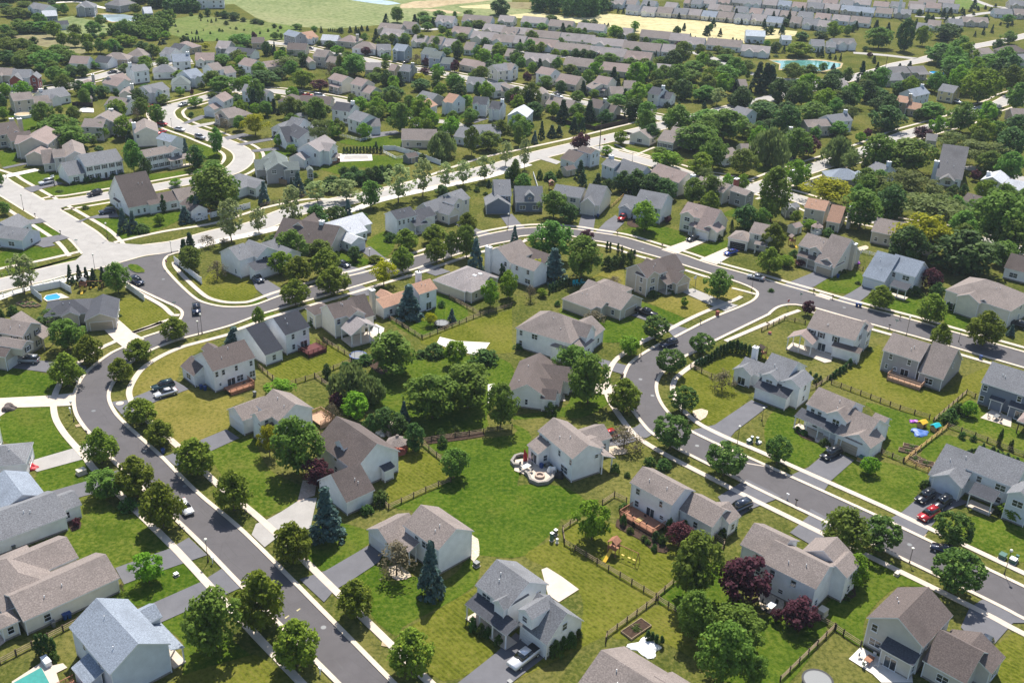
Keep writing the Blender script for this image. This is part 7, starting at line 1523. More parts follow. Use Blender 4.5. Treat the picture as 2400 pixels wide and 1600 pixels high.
def sign(tile, x, y, kind, label, h=2.2, rz=0.0):
    g = G(*S(tile, x, y)); root = empty('stop_sign' if kind == 'stop' else 'street_sign', (g[0], g[1], 0), rz, label, 'sign'); m = MB(); m.tube((0, 0, 0), (0, 0, h), .035, .035, 6); m.build('pole', M['leaf_gas'], root)
    if kind == 'stop':
        b = MB(); A = [(math.cos(math.pi/8+i*math.pi/4)*.40, -.03, h+math.sin(math.pi/8+i*math.pi/4)*.40) for i in range(8)]; B = [(x_, -.06, z) for x_, _, z in A]
        b.poly(A); b.poly(B[::-1], 0)
        for i in range(8): j = (i+1) % 8; b.poly([A[i], A[j], B[j], B[i]], 1)
        p = b.build('sign_board', [M['stopred'], M['white']], root); t = bpy.data.curves.new('lettering', 'FONT'); t.body = 'STOP'; t.size = .27; t.align_x = 'CENTER'; t.align_y = 'CENTER'; t.extrude = .004; to = bpy.data.objects.new('lettering', t); C.objects.link(to); bpy.context.view_layer.update(); tm = bpy.data.meshes.new_from_object(to.evaluated_get(bpy.context.evaluated_depsgraph_get())); bpy.data.objects.remove(to); tm.materials.clear(); tm.materials.append(M['white']); to = bpy.data.objects.new('lettering', tm); C.objects.link(to); to.parent = p; to.location = (0, -.07, h); to.rotation_euler = (math.pi/2, 0, 0)
    else:
        b = MB(); b.box(-.45, -.015, h, .45, .015, h+.18); b.box(-.015, -.45, h+.2, .015, .45, h+.38); b.build('sign_board', M['signteal'], root)
M['stopred'] = flat('stop red', (.42, .01, .02), .4); M['signteal'] = flat('sign green', (.02, .16, .13), .4); M['binblue'] = flat('bin blue', (.01, .05, .20), .45); M['bingreen'] = flat('utility green', (.03, .11, .09), .5); M['bingrey'] = flat('bin grey', (.12, .13, .14), .5)
sign('31', 175, 1272, 'stop', 'red octagonal stop sign at the right-hand corner', 2.4, .5); sign('01', 1535, 905, 'stop', 'red stop sign at the dark junction mouth', 2.4, -.4); sign('31', 290, 1230, 'st', 'green street name sign at the right-hand corner', 2.8, .4)
sign('01', 1610, 1310, 'st', 'street name sign below the dark junction', 2.8, .3); sign('01', 712, 735, 'st', 'street name sign at the pale road corner', 3, .3); sign('m3', 725, 335, 'stop', 'small red sign at the parkway corner lawn', 2.2, .2); sign('31', 1165, 1470, 'st', 'pale leaning sign between sidewalk and kerb', 2.6, .8)
def ubox(tile, x, y, mat, label, s=(.5, .35, .8), cat='utility box', cap=None):
    g = G(*S(tile, x, y)); root = empty('utility_box', (g[0], g[1], 0), .8, None, cat, 'utility boxes on the lawns'); m = MB(); a, b, h = s; m.box(-a-.1, -b-.1, 0, a+.1, b+.1, .14, 1); m.box(-a, -b, .14, a, b, h); m.box(-a-.04, -b-.04, h, a+.04, b+.04, h+.08, 2)
    m.build('cabinet', [M[mat], M['concrete'], M[cap or mat]], root); reg(root, label, S(tile, x, y), True)
for a_ in (('03', 1620, 585, 'bingrey', 'small dark utility box with pale lid', (.3, .3, .5), 'utility box', 'white'), ('02', 750, 1215, 'tanfr', 'beige transformer box', (.75, .6, .9)), ('33', 1185, 575, 'tanfr', 'pale utility box', (.5, .3, .5)), ('33', 2150, 420, 'bingreen', 'dark green transformer box', (.6, .5, .8)), ('33', 2245, 465, 'bingreen', 'green transformer box', (.5, .5, .9), 'utility box', 'white'),
   ('33', 2280, 445, 'bingreen', 'slim dark green pedestal', (.2, .2, 1.1)), ('22', 2175, 935, 'bingreen', 'green utility cabinet', (.45, .3, .8), 'utility box', 'white'), ('22', 2200, 925, 'bingreen', 'slim green pedestal with white cap', (.2, .2, 1.3), 'utility box', 'white'), ('22', 2250, 930, 'bingreen', 'round-topped green pedestal', (.2, .2, 1.2), 'utility box', 'white'), ('22', 2270, 935, 'white', 'white utility slab', (.4, .3, .3)),
   ('23', 365, 262, 'bingreen', 'tall green pedestal with white top', (.25, .25, 1.6), 'utility box', 'white'), ('23', 400, 210, 'bingrey', 'grey pedestal with white top', (.25, .25, 1.1), 'utility box', 'white'), ('23', 413, 285, 'white', 'slim white pedestal', (.15, .15, .9)), ('31', 20, 750, 'white', 'white folded canopy box', (.8, .8, .6)),
   ('32', 945, 1055, 'white', 'pale square air conditioner', (.55, .45, 1.0), 'air conditioner'), ('33', 495, 945, 'tanfr', 'pale air conditioner cabinet', (.7, .6, 1.2), 'air conditioner'), ('32', 855, 1090, 'wood_new', 'wooden crate box with green lid', (.8, .45, .9), 'storage box', 'bingreen'), ('03', 430, 1395, 'white', 'white pool heater box', (.4, .9, .9), 'pool heater'),
   ('22', 1010, 335, 'wood_dark', 'dark planter box', (.25, .25, 1.0), 'planter'), ('21', 1885, 1335, 'brick', 'red brick mailbox pillar', (.35, .35, 1.3), 'pillar'), ('31', 15, 1500, 'brick', 'dark red planter', (.3, .3, .5), 'planter'), ('02', 200, 1285, 'black', 'black covered grill', (.8, .5, 1.2), 'grill'), ('13', 2025, 505-10, 'bingrey', 'small grey air conditioner', (.4, .4, .8), 'air conditioner')): ubox(*a_)
BINM = None
def bin_(tile, x, y, mat, word):
    g = G(*S(tile, x, y)); root = empty('wheelie_bin', (g[0], g[1], 0), .8, None, 'bin', 'wheeled bins'); m = MB()
    for i in range(4):
        a = [(-.25, -.3), (.25, -.3), (.25, .3), (-.25, .3)]; p, q = a[i], a[(i+1) % 4]; m.poly([(p[0]*.8, p[1]*.8, .08), (q[0]*.8, q[1]*.8, .08), (q[0]*1.1, q[1]*1.1, 1.0), (p[0]*1.1, p[1]*1.1, 1.0)])
    m.build('bin_body', M[mat], root); l = MB(); l.box(-.31, -.36, 1.0, .31, .38, 1.07); l.build('lid', M[mat], root)
    wq = MB(); wq.tube((-.27, .3, .1), (.27, .3, .1), .1, .1, 8); wq.build('wheel', M['black'], root); reg(root, '%s wheeled bin' % word, S(tile, x, y), True)
for a_ in (('02', 1500, 1030, 'binblue', 'blue'), ('02', 1650, 1170, 'binblue', 'bright blue'), ('02', 1850, 440, 'binblue', 'blue'), ('02', 1885, 450, 'binblue', 'dark blue'), ('31', 815, 1250, 'binblue', 'blue'), ('31', 845, 1255, 'binblue', 'blue'), ('32', 1950, 165, 'binblue', 'blue'), ('21', 790, 430, 'binblue', 'blue'), ('03', 600, 985, 'binblue', 'dark blue'), ('03', 640, 970, 'binblue', 'blue'),
   ('03', 495, 1050, 'bingrey', 'grey'), ('03', 130, 350, 'bingrey', 'dark'), ('11', 1240, 1285, 'binblue', 'blue'), ('33', 1950, 1490, 'bingreen', 'green'), ('33', 1985, 1500, 'bingreen', 'teal'), ('22', 270, 1165, 'binblue', 'blue'), ('22', 325, 1165, 'bingrey', 'dark'), ('23', -20, 1600, 'bingrey', 'grey'), ('12', -10, 500, 'bingrey', 'dark'), ('31', 640, 985, 'binblue', 'blue')): bin_(*a_)
# --- trampolines
def trampoline(tile, x, y, r, label, net=False, pad='black'):
    g = G(*S(tile, x, y), .7); root = empty('trampoline', (g[0], g[1], 0), 0, label, 'trampoline'); m = MB(); m.lathe([(0, .82), (r-.25, .82)], 24); m.build('mat', M['bingrey'], root)
    q = MB(); q.lathe([(r-.3, .86), (r, .86), (r, .78), (r-.3, .78)], 24); q.build('frame', M[pad], root)
    for i in range(6): a = i*math.pi/3; t = MB(); t.tube((math.cos(a)*r*.96, math.sin(a)*r*.96, 0), (math.cos(a)*r*.96, math.sin(a)*r*.96, .8), .04, .04, 6); t.build('leg', M['leaf_gas'], root)
    if net:
        for i in range(6):
            a = i*math.pi/3+.3; t = MB(); t.tube((math.cos(a)*r, math.sin(a)*r, .8), (math.cos(a)*r, math.sin(a)*r, 2.7), .035, .035, 6); t.build('net_pole', M['black'], root)
trampoline('33', 455, 1545, 2.25, 'large round grey trampoline at the bottom edge'); trampoline('11', 1705, 1400, 1.9, 'round dark trampoline beside a small blue spruce', True); trampoline('12', 938, 128, 2.0, 'netted trampoline with blue rim', True, 'binblue'); trampoline('m3', 950, 700, 1.8, 'dark round trampoline under the long tree belt', True)
# --- gazebos, pergola, sheds, fireplace
def gazebo(tile, x, y, r, rf, wl, label, h=2.3, low=.9):
    g = G(*S(tile, x, y)); root = empty('gazebo', (g[0], g[1], 0), .2, label, 'gazebo'); m = MB(); m.lathe([(r*1.15, h), (.25, h+r*.6)], 8); m.lathe([(.35, h+r*.6), (.3, h+r*.6+.25), (0, h+r*.6+.35)], 8); m.build('roof', M[rf], root)
    b = MB(); P = [(math.cos(i*math.pi/4)*r, math.sin(i*math.pi/4)*r) for i in range(8)]; b.prism(P, 0, .18); b.build('floor', M[wl], root)
    for i in range(8): q = MB(); q.box(P[i][0]-.08, P[i][1]-.08, .18, P[i][0]+.08, P[i][1]+.08, h+.02); q.build('post', M[wl], root)
    w_ = MB()
    for i in range(7):
        a, c = P[i], P[i+1]; w_.poly([(a[0], a[1], .18), (c[0], c[1], .18), (c[0], c[1], low), (a[0], a[1], low)]); w_.tube((*a, low), (*c, low), .05, .05, 4)
    w_.build('railing', M[wl], root)
gazebo('12', 1300, 1010, 1.9, 'r_taupe', 'brick', 'octagonal gazebo with taupe roof beside dark evergreens'); gazebo('31', 440, 575, 1.7, 'r_pink', 'white', 'small white gazebo with tan roof below the orange-roofed house'); gazebo('m1', 2205, 815, 3.2, 'r_taupe', 'deck', 'round timber pergola beside the covered pool')
def shed(tile, x, y, w_, d, wl, rf, label, h=2.1, rz=.7):
    g = G(*S(tile, x, y)); root = empty('garden_shed', (g[0], g[1], 0), rz, label, 'shed'); r = MB(); f = roofpart(r, -w_/2-.2, -d/2-.2, w_/2+.2, d/2+.2, h, 'x', .6); r.build('roof', [M[rf], M['white']], root); m = MB()
    for (p, q) in (((-w_/2, -d/2), (w_/2, -d/2)), ((w_/2, d/2), (-w_/2, d/2))): m.poly([(*p, 0), (*q, 0), (*q, h+.2), (*p, h+.2)])
    for sx in (-1, 1): m.poly([(sx*w_/2, -sx*d/2, 0), (sx*w_/2, sx*d/2, 0), (sx*w_/2, sx*d/2, h+.2), (sx*w_/2, 0, f(0, 0)+.1), (sx*w_/2, -sx*d/2, h+.2)])
    m.build('wall', M[wl], root); inst('door', garmesh(1.3, 1.9, 'garage_tan'), root, (0, -d/2-.02, 0))
shed('31', 240, 570, 3.4, 2.8, 'w_cream', 'r_pink', 'small beige shed with peach roof'); shed('m2', 545, 470, 4.2, 3.4, 'w_darkgrey', 'r_brown', 'dark grey shed beside the white vinyl fence'); shed('m1', 1805, 255, 4, 3, 'w_white', 'r_grey', 'small white summerhouse behind the three-window house'); shed('m3', 440, 570, 4.2, 3, 'w_beige', 'r_brown', 'low beige shed left of the conifers'); shed('k0', 1215, 1430, 3, 2.5, 'w_beige', 'r_taupe', 'small shed behind the upper left pool'); shed('m4', 850, 870, 4, 3, 'w_grey', 'r_grey', 'grey shed under the big grey tree')
g = G(*S('12', 1240, 860)); m = MB(); m.box(-.8, -.5, 0, .8, .5, 1.3); m.box(-.45, -.4, 1.3, .45, .4, 2.6); m.box(-.55, -.5, 2.6, .55, .5, 2.75, 1); root = empty('outdoor_fireplace', (g[0], g[1], 0), .8, 'stone outdoor fireplace behind the gazebo', 'fireplace'); m.build('chimney', [M['stone'], M['concrete']], root)
# --- play sets
def playset(tile, x, y, label, rf='wood_new', rz=.0, swings=True, col='wheel_y'):
    g = G(*S(tile, x, y)); root = empty('play_set', (g[0], g[1], 0), rz, label, 'play set'); m = MB()
    for a in (-.7, .7):
        for b in (-.7, .7): m.box(a-.06, b-.06, 0, a+.06, b+.06, 2.6)
    m.box(-.8, -.8, 1.3, .8, .8, 1.4); m.box(-.8, -.76, 1.4, .8, -.72, 1.9); m.box(-.8, .72, 1.4, .8, .76, 1.9); m.build('tower', M['deck'], root)
    r = MB(); r.slab([(-.9, -.9, 2.5), (0, -.9, 3.2), (0, .9, 3.2), (-.9, .9, 2.5)], .06); r.slab([(0, -.9, 3.2), (.9, -.9, 2.5), (.9, .9, 2.5), (0, .9, 3.2)], .06); r.build('roof', M[rf], root)
    s = MB(); s.slab([(-.3, -3.0, .1), (.3, -3.0, .1), (.3, -.8, 1.35), (-.3, -.8, 1.35)], .06); s.build('slide', M['yellow'], root)
    if swings:
        t = MB(); t.tube((.8, 0, 2.3), (4.6, 0, 2.3), .07, .07, 6); t.tube((4.6, 0, 2.3), (4.6, -.9, 0), .06, .06, 6); t.tube((4.6, 0, 2.3), (4.6, .9, 0), .06, .06, 6); t.build('swing_frame', M['deck'], root)
        for i in (1.8, 3.0, 3.9): q = MB(); q.box(i-.25, -.12, .55, i+.25, .12, .62); q.tube((i-.22, 0, .6), (i-.22, 0, 2.3), .012, .012, 4); q.tube((i+.22, 0, .6), (i+.22, 0, 2.3), .012, .012, 4); q.build('swing', M['yellow'], root)
M['yellow'] = flat('yellow plastic', (.65, .42, .02), .4); M['cyan'] = flat('turquoise plastic', (.01, .38, .45), .4); M['tarp'] = flat('blue tarp', (.05, .13, .38), .5); M['purple'] = flat('purple plastic', (.28, .04, .38), .4)
playset('23', 930, 380, 'wooden play set with yellow swings on the fenced lawn', 'deck', -.6); playset('01', 770, 1095, 'wooden swing set with grey canopy behind the pool ranch', 'bingrey', .2); playset('31', 215, 680, 'small wooden play tower beside the beige chimney house', 'r_pink', .3, False); playset('22', 2290, 150, 'brown wooden play tower right of the evergreen row', 'wood_dark', .6, False); playset('21', 360, 170, 'small red-roofed play tower in the green garden', 'r_orange', .2, False); playset('01', 1915, 430, 'yellow slide play set under dark trees by the painted fence', 'yellow', .4)
def toyhouse(tile, x, y, rf, label):
    g = G(*S(tile, x, y)); root = empty('playhouse', (g[0], g[1], 0), .6, label, 'playhouse'); m = MB(); m.box(-.8, -.6, 0, .8, .6, 1.1); m.build('wall', M['wood_new'], root); r = MB(); roofpart(r, -.95, -.75, .95, .75, 1.1, 'x', .6, .06); r.build('roof', [M[rf], M[rf]], root); d = MB(); d.box(-.25, -.63, .02, .25, -.6, .85); d.build('door', M['wood_dark'], root)
toyhouse('32', 1410, 785, 'yellow', 'toy playhouse with yellow roof by the fence corner'); toyhouse('32', 1530, 815, 'cyan', 'toy playhouse with turquoise roof by the new fence')
def heap(tile, x, y, w_, h, mat, name, cat, label, seed=1):
    g = G(*S(tile, x, y)); r = random.Random(seed); bm = bmesh.new(); bmesh.ops.create_icosphere(bm, subdivisions=3, radius=1)
    for v in bm.verts: k = 1+.22*math.sin(v.co.x*4+seed)+.18*math.sin(v.co.y*5+seed*2)+r.uniform(-.05, .05); v.co.x *= w_/2*k; v.co.y *= w_/2*k*.8; v.co.z = max(0, v.co.z)*h*k
    me = bpy.data.meshes.new(name); bm.to_mesh(me); bm.free(); me.materials.append(M[mat]); o = bpy.data.objects.new(name, me); C.objects.link(o); o.location = (g[0], g[1], .02); tag(o, label, cat)
heap('32', 1390, 840, 3.6, .5, 'tarp', 'tarpaulin', 'tarp', 'crumpled blue tarp beside the playhouses', 3); heap('22', 640, 30, 3.4, .5, 'yellow', 'tarpaulin', 'tarp', 'bright yellow tarp on the lawn'); heap('32', 1345, 740, 1.8, .4, 'purple', 'toy_heap', 'toys', 'small heap of dark and pale toys by the fence', 5); heap('31', 805, 845, 2.6, .5, 'purple', 'paddling_pool', 'toys', 'purple paddling pool beside the tall chimney house', 6)
heap('23', 1230, 1240, 5, .5, 'white', 'pool_cover', 'cover', 'white crumpled cover above the bottom roof', 7); heap('02', 90, 1325, 1.9, .9, 'stopred', 'ride_on_mower', 'mower', 'red ride-on mower against the white garage wall', 8); heap('02', 290, 1165, 2.4, .7, 'stopred', 'ride_on_mower', 'mower', 'red mower at the end of the pale driveway', 9); heap('22', 120, 1100, .7, 2.2, 'stopred', 'patio_umbrella', 'umbrella', 'closed red umbrella on the curved patio', 10); heap('22', 365, 1200, 1.5, 1.4, 'white', 'covered_grill', 'grill', 'white-covered grill on the curved patio', 11); heap('22', 425, 1240, 2.0, .9, 'black', 'covered_grill', 'grill', 'black covered bench beside the curved patio', 12)
heap('12', 1160, 850, 2.4, .9, 'leaf_gas', 'hot_tub', 'hot tub', 'covered hot tub behind the gazebo', 13); heap('02', 2250, 420, 1.6, 1.0, 'black', 'covered_grill', 'grill', 'black covered grill on the stepped red deck', 14); heap('02', 85, 620, 3.0, .9, 'r_brown', 'low_bush', 'shrub', 'low brown bush where the concrete drive bends', 15); heap('21', 940, 1320, 1.9, 1.1, 'bingreen', 'green_bush', 'shrub', 'blue-green rounded bush by the ranch entrance', 16); heap('21', 560, 1505, 2.4, 1.2, 'bingreen', 'green_bush', 'shrub', 'blue-green rounded bush behind the hipped house', 17)
# --- pools, patio furniture, fire pit
def pool(tile, spec, label, mat='pool', rim='concrete_pale', z=.2):
    P = W(spec); cx = sum(p[0] for p in P)/len(P); cy = sum(p[1] for p in P)/len(P); root = empty('swimming_pool', (cx, cy, 0), 0, label, 'pool'); Q = [(x-cx, y-cy) for x, y in P]; O = [(x*1.14, y*1.2) for x, y in Q]
    m = MB(); m.prism(O, .02, z); m.build('coping', M[rim], root); w_ = MB(); w_.prism(Q, z-.05, z+.03); w_.build('water', M[mat], root)
pool('01', '01:410,1180;430,1155;520,1138;560,1165;540,1185;440,1200', 'bright blue pool inside white walls', z=.25); pool('m2', 'm2:25,425;205,420;215,445;20,448', 'grey covered pool with pale deck', 'concrete_road', 'concrete_pale', .25); pool('12', '12:1130,-20;1210,-10;1230,15;1150,12', 'teal pool corner behind the patio house', 'water')
for t_, x, y, r_, lb, mt in (('m0', 330, 200, 3.4, 'round above-ground pool on the left lawn', 'tanfield'), ('k5', 1150, 1035, 4.0, 'round blue pool beside the grey upper right house', 'pool')):
    g = G(*S(t_, x, y)); root = empty('round_pool', (g[0], g[1], 0), 0, lb, 'pool'); m = MB(); m.lathe([(r_, 0), (r_, 1.2), (r_-.15, 1.25), (r_-.15, 1.0)], 24); m.build('rim', M['white'], root); w_ = MB(); w_.lathe([(0, 1.05), (r_-.15, 1.05)], 24); w_.build('water', M[mt], root)
sheet('pool_deck', W('m0:1040,140;1150,75;1290,95;1295,150'), .3, 'concrete_pale', 'bright white covered pool behind the row house')
g = G(*S('22', 255, 1245)); root = empty('fire_pit', (g[0], g[1], .14), 0, 'round stone fire pit on the curved patio', 'fire pit'); m = MB(); m.lathe([(.95, 0), (.95, .45), (.6, .45), (.6, .1), (0, .1)], 18); m.build('stone_ring', M['paver'], root)
P = catmull(W('22:75,1150;20,1150;-5,1120;30,1070;80,1055;130,1060'), 5); m = MB(); ribbon(m, P, .25, -.25, 0, .75); m2 = m.build('garden_wall', M['stone']); tag(m2, 'curved low stone wall at the left of the patio', 'wall')
P = catmull(W('22:120,1215;150,1240;170,1290;240,1320;320,1310;370,1270;390,1215'), 5); m = MB(); ribbon(m, P, .25, -.25, 0, .75); m2 = m.build('garden_wall', M['stone']); tag(m2, 'curved low stone wall in front of the fire pit', 'wall')
CHM = None
def chair(x, y, rz, mat, label, sc_=1.0):
    root = empty('garden_chair', (x, y, .15), rz, label, 'chair', 'garden chairs'); s = MB(); s.box(-.25, -.25, .4, .25, .25, .45); s.build('seat', M[mat], root); b = MB(); b.box(-.25, .22, .45, .25, .28, 1.0); b.build('backrest', M[mat], root)
    for a in (-.22, .22):
        for c in (-.22, .22): l = MB(); l.box(a-.025, c-.025, 0, a+.025, c+.025, .4); l.build('leg', M[mat], root)
    root.scale = (sc_, sc_, sc_)
def table(tile, x, y, mat, label, n, cm, clab, w_=1.6, d=1.0, rz=.8):
    g = G(*S(tile, x, y), .7); root = empty('patio_table', (g[0], g[1], .15), rz, label, 'table'); m = MB(); m.box(-w_/2, -d/2, .7, w_/2, d/2, .76); m.build('table_top', M[mat], root)
    for a in (-w_/2+.1, w_/2-.1):
        for c in (-d/2+.1, d/2-.1): l = MB(); l.box(a-.04, c-.04, 0, a+.04, c+.04, .7); l.build('leg', M[mat], root)
    for i in range(n): a = rz+i*2*math.pi/n; chair(g[0]+math.cos(a)*(w_/2+.55), g[1]+math.sin(a)*(d/2+.75), a-math.pi/2, cm, clab)
table('33', 930, 1350, 'deck', 'wooden table on the bright white patio', 4, 'leaf_gas', 'grey metal chair round the wooden table on the white patio'); table('22', 130, 1150, 'leaf_gas', 'round-edged table on the curved patio', 4, 'bingrey', 'grey chair round the table on the curved patio')
table('23', 1170, 75, 'wood_new', 'pale wooden table on the brown deck', 4, 'black', 'black chair round the pale table on the brown deck'); table('33', 30, 860, 'white', 'pale table under the purple tree', 4, 'black', 'black chair round the pale table by the plum tree'); table('32', 2100, 690, 'bingrey', 'dark table on the white patio at the right edge', 3, 'bingrey', 'dark chair on the right-edge white patio', 1.8, .9)
for i, (x, y) in enumerate(((570, 1060), (603, 1055), (645, 1050), (662, 1050))): g = G(*S('21', x, y)); chair(g[0], g[1], .3+i*.4, 'cyan', 'turquoise garden chair, %s of four on the lawn' % ['first from left', 'second from left', 'third from left', 'rightmost'][i], 1.5)
def bed(tile, x, y, w_, d, label, rz=.8):
    g = G(*S(tile, x, y)); root = empty('planter_bed', (g[0], g[1], 0), rz, label, 'planter'); m = MB()
    for q in ((-w_/2, -d/2, w_/2, -d/2+.1), (-w_/2, d/2-.1, w_/2, d/2), (-w_/2, -d/2+.1, -w_/2+.1, d/2-.1), (w_/2-.1, -d/2+.1, w_/2, d/2-.1), (-.05, -d/2+.1, .05, d/2-.1)): m.box(q[0], q[1], 0, q[2], q[3], .4)
    m.build('frame', M['wood'], root); s = MB(); s.box(-w_/2+.1, -d/2+.1, .02, w_/2-.1, d/2-.1, .3); s.build('soil', M['mulch'], root)
    V = crown(7, min(w_, d)*.42, .5, .28, dome, 20, .4, 14, .2); o = bpy.data.objects.new('foliage', qmesh('foliage', V, LM['C'])); C.objects.link(o); o.parent = root
bed('23', 1140, 1080, 4.6, 2.2, 'wooden framed vegetable bed near the evergreens', .75); bed('32', 1320, 975, 3.4, 1.4, 'upper dark planter by the new fence', -.4); bed('32', 1280, 1015, 3.4, 1.4, 'lower dark planter by the new fence', -.4); bed('32', 1450, 1125, 3.0, 1.8, 'wooden planter inside the new fence', -.4); bed('32', 1350, 1085, 2.2, 1.6, 'small wooden planter beside the new fence', .6)
for i, x in enumerate((210, 265, 315)): bed('01', x, 1235, 3.6, 1.4, 'grassy vegetable bed, %s of three left of the pool ranch' % ['first', 'second', 'third'][i], -.6)
# flags
def flag(tile, x, y, label):
    g = G(*S(tile, x, y)); root = empty('garden_flag', (g[0], g[1], 0), .3, label, 'flag'); m = MB(); m.tube((0, 0, 0), (0, 0, 2.6), .03, .03, 6); m.build('pole', M['white'], root); f = MB()
    for i in range(6): f.box(.03+0, -.01, 1.5+i*.17, .75, .01, 1.5+(i+1)*.17, i % 2)
    f.box(.03, -.014, 2.0, .35, .014, 2.54, 2); f.build('cloth', [M['stopred'], M['white'], M['binblue']], root)
flag('21', 900, 1300, 'striped red and white flag at the ranch entrance'); flag('22', 390, 530, 'striped flag on the front walk of the cross-gabled house')
# pedestal basketball hoops
def hoop(tile, x, y, label):
    g = G(*S(tile, x, y)); root = empty('basketball_hoop', (g[0], g[1], 0), .8, label, 'basketball hoop'); m = MB(); m.tube((0, 0, 0), (0, 0, 3.2), .07, .06, 6); m.build('pole', M['bingrey'], root); b = MB(); b.box(-.6, .3, 2.9, .6, .34, 3.7); b.build('backboard', M['white'], root)
    r = MB(); r.lathe([(.23, 3.0), (.24, 3.02)], 12, (0, .6)); r.build('rim', M['stopred'], root)
hoop('31', 570, 985, 'basketball hoop beside the tan garage of the tall chimney house'); hoop('21', 1680, 1090, 'basketball hoop left of the round linden at the corner lot'); hoop('01', 500, 145, 'basketball hoop behind the white SUV'); hoop('m1', 1395, 640, 'basketball hoop on the lawn by the winding road') if False else None
# manholes, drains and repairs in the streets
def disc(spec_tile, x, y, r_, mat, name, label, z=.098):
    g = G(*S(spec_tile, x, y)); sheet(name, [(g[0]+math.cos(a*math.pi/8)*r_, g[1]+math.sin(a*math.pi/8)*r_) for a in range(16)], z, mat, label)
for t_, x, y in (('02', 860, 640), ('02', 1330, 1010), ('13', 620, 1060), ('22', 1290, 500), ('22', 1700, 960), ('33', 1300, 300), ('11', 1350, 960), ('21', 1200, 720), ('31', 700, 1260), ('01', 1500, 1000), ('02', 1700, 1330), ('22', 1180, 350)): disc(t_, x, y, .42, 'bingrey', 'manhole_cover', 'round iron manhole cover in the street')
disc('02', 1102, 572, .8, 'concrete', 'manhole_cover', 'pale round manhole slab at the driveway mouth', .15)
M['tar'] = flat('tar seal', (.03, .03, .032), .6); rt_ = random.Random(4)
for P_, sd in ((A1, -1), (B2, 1), (cut(K3, ('01', 2040, 1257), ('s', 2500, 856)), -1)):
    for i in range(6, len(P_)-8, 9):
        o_ = offset(P_, sd*rt_.uniform(.8, 5.4)); n_ = rt_.randint(4, 7); seg = [(q[0]+rt_.uniform(-.25, .25), q[1]+rt_.uniform(-.25, .25)) for q in o_[i:i+n_]]
        if rt_.random() < .45: a_, b_ = offset(P_, sd*.3)[i], offset(P_, sd*6.0)[i]; seg = [(a_[0]+(b_[0]-a_[0])*k/5+rt_.uniform(-.15, .15), a_[1]+(b_[1]-a_[1])*k/5+rt_.uniform(-.15, .15)) for k in range(6)]
        m = MB(); ribbon(m, seg, .035, -.035, 0, .0955); tag(m.build('road_crack', M['tar']), 'dark tar-filled crack in the asphalt', None, None, 'structure')
# ---------------------------------------------------------------- labels that single things out
def ordn(i):
    i += 1; w_ = ['first', 'second', 'third', 'fourth', 'fifth', 'sixth', 'seventh', 'eighth', 'ninth', 'tenth']
    if i <= 10: return w_[i-1]
    s = 'th' if 10 < i % 100 < 14 else {1: 'st', 2: 'nd', 3: 'rd'}.get(i % 10, 'th'); return '%d%s' % (i, s)
def area(x, y):
    if x > 1230 and y < 78: return 'beyond the wheat field'
    if x > 900 and y < 150 and x < 2000: return 'among the upper ranch rows'
    if x < 420 and y < 110: return 'on the top left farm land'
    if x < 900 and y < 95: return 'in the upper meadow'
    if x < 420: return 'in the upper left streets'
    if x < 900: return 'around the winding road'
    if x < 1450: return 'in the upper middle streets'
    if x < 1900: return 'in the upper right woods'
    return 'in the far right gardens'
by = {}
for o, lab, x, y in FARH: by.setdefault((lab, area(x, y)), []).append((x, y, o))
for (lab, ar), L_ in by.items():
    L_.sort(key=lambda q: (q[0], q[1]))
    for i, (x, y, o) in enumerate(L_):
        s = lab.replace(' and front gable', ', front gable').replace(' and side garage wing', ', garage wing').replace(' and garage front', ', garage').replace(' and chimney', ', chimney').replace(' and front porch', ', porch')
        if len(L_) > 1: s = s+', '+ordn(i)+' from left'
        w_ = (s+' '+ar).split(); o['label'] = ' '.join(w_)
        if len(w_) > 16: o['label'] = (s.replace(' with ', ', ').replace('-storey house', '-storey')+' '+ar)
NEARH = [h for h in HOUSES if 'far' not in h]
def proj(x, y):
    # photo position of a ground point
    dx, dy, dz = x, y, -CAMH; Zc = dy*math.cos(TILT)-dz*math.sin(TILT); u = dx/Zc*F; v = -(dy*math.sin(TILT)+dz*math.cos(TILT))/Zc*F
    c, s = math.cos(ROLL), math.sin(ROLL); return (1200+u*c-v*s, 800+u*s+v*c)
for h in NEARH: h['px'] = proj(*h['c'])
def rel(p, h):
    dx, dy = p['px'][0]-h['px'][0], (p['px'][1]-h['px'][1])*1.6
    if abs(dx) > abs(dy)*1.3: return 'left of' if dx < 0 else 'right of'
    if abs(dy) > abs(dx)*1.3: return 'behind' if dy < 0 else 'below'
    return ('behind and ' if dy < 0 else 'below and ')+('left of' if dx < 0 else 'right of')
by = {}
for p in PLANTS+OTHERS:
    x, y = p['px']; h = min(NEARH, key=lambda q: math.dist(q['c'], p['g'])); dist_ = math.dist(h['c'], p['g'])
    if dist_ < 32 and y > 230: key = (p['lab'], '%s the %s' % (rel(p, h), h['short']))
    else: key = (p['lab'], area(x, y))
    by.setdefault(key, []).append(p)
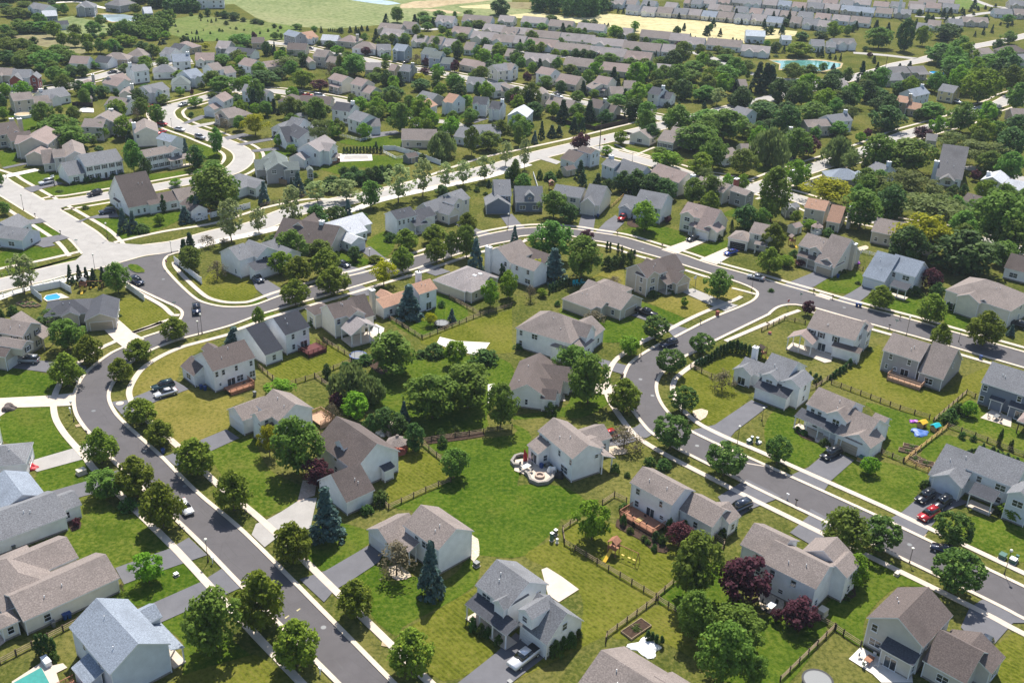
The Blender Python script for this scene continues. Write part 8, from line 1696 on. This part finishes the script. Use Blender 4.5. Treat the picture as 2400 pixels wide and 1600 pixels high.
for (lab, where), L_ in by.items():
    L_.sort(key=lambda q: q['px'][0])
    if L_[0].get('k') == 'A':
        for p in L_: p['o']['label'] = lab+' '+where; p['o']['group'] = 'narrow evergreens '+where
        continue
    for i, p in enumerate(L_):
        s = lab+' '+where
        if len(L_) == 2:
            a, b = L_
            if max(a['h'], b['h']) > 1.2*min(a['h'], b['h']): s = ('taller ' if p['h'] == max(a['h'], b['h']) else 'shorter ')+s
            else: s += ', left one of two' if i == 0 else ', right one of two'
        elif len(L_) > 2: s += ', %s from left' % ordn(i)
        w_ = s.split()
        if len(w_) > 16: s = ' '.join(w_).replace('rounded yellow-green street tree', 'yellow-green street tree').replace('behind and ', 'behind ').replace('below and ', 'below ').replace(', left one of two', ', left one').replace(', right one of two', ', right one')
        w_ = s.split(); p['o']['label'] = s if len(w_) <= 16 else ' '.join(w_).replace(' the ', ' ')
seen = {}
for o in bpy.data.objects:
    l = o.get('label')
    if l and o.parent is None and o.get('category') and not o.get('group', '').startswith('narrow evergreens') and o.get('category') != 'chair':
        seen.setdefault(l, []).append(o)
for l, L_ in seen.items():
    if len(L_) > 1:
        for i, o in enumerate(sorted(L_, key=lambda q: q.location.x)): o['label'] = l+(', %s from left' % ordn(i) if 'from left' not in l else ', row %d' % (i+1))
# ---------------------------------------------------------------- light, air, camera
sc = bpy.context.scene
w = bpy.data.worlds.new("World"); sc.world = w; w.use_nodes = True; nt = w.node_tree
SUN_AZ, SUN_EL = math.radians(86), math.radians(57)      # azimuth from +x, counter-clockwise
sky = nt.nodes.new('ShaderNodeTexSky'); sky.sky_type = 'NISHITA'; sky.sun_disc = False; sky.sun_elevation = SUN_EL
sky.sun_rotation = math.pi/2-SUN_AZ; sky.air_density = 1.0; sky.dust_density = 1.2
nt.links.new(sky.outputs[0], nt.nodes['Background'].inputs[0]); nt.nodes['Background'].inputs[1].default_value = .105
sl = bpy.data.lights.new('sun', 'SUN'); sl.energy = 5.0; sl.angle = math.radians(.55); sl.color = (1, .94, .84)
so = bpy.data.objects.new('sun', sl); C.objects.link(so)
d = Vector((math.cos(SUN_AZ)*math.cos(SUN_EL), math.sin(SUN_AZ)*math.cos(SUN_EL), math.sin(SUN_EL)))
so.rotation_euler = d.to_track_quat('Z', 'Y').to_euler()
cam = bpy.data.cameras.new('camera'); co = bpy.data.objects.new('camera', cam); C.objects.link(co); sc.camera = co
cam.sensor_fit = 'HORIZONTAL'; cam.sensor_width = 36; cam.lens = F/2400*36; cam.clip_end = 9000; cam.clip_start = 1
co.location = (0, 0, CAMH)
right = Vector((1, 0, 0)); fwd = Vector((0, math.cos(TILT), -math.sin(TILT))); up = right.cross(fwd)
cr, sr = math.cos(ROLL), math.sin(ROLL)
# photo x axis = right*cos - up*sin ... chosen so that G() and the lens agree
ix = right*cr+up*sr*1.0; iy = up*cr-right*sr
co.matrix_world = Matrix(((ix.x, iy.x, -fwd.x, 0), (ix.y, iy.y, -fwd.y, 0), (ix.z, iy.z, -fwd.z, CAMH), (0, 0, 0, 1)))
sc.view_settings.view_transform = 'Standard'; sc.view_settings.look = 'None'; sc.view_settings.exposure = .64; sc.view_settings.gamma = 1

hz = MB(); hz.box(-1310, -260, -1.0, 1310, 1710, CAMH+2)
hm, hn, hp = newmat('haze'); hn.nodes.remove(hp); pv = hn.nodes.new('ShaderNodeVolumePrincipled'); pv.inputs['Density'].default_value = .00008; pv.inputs['Color'].default_value = (.72, .85, 1, 1); pv.inputs['Anisotropy'].default_value = .1
hn.links.new(pv.outputs[0], hn.nodes['Material Output'].inputs['Volume'])
tag(hz.build('haze', hm), 'thin summer haze over the suburb', 'haze', None, 'stuff')
sc.cycles.volume_bounces = 0; sc.cycles.max_bounces = 6; sc.cycles.diffuse_bounces = 3
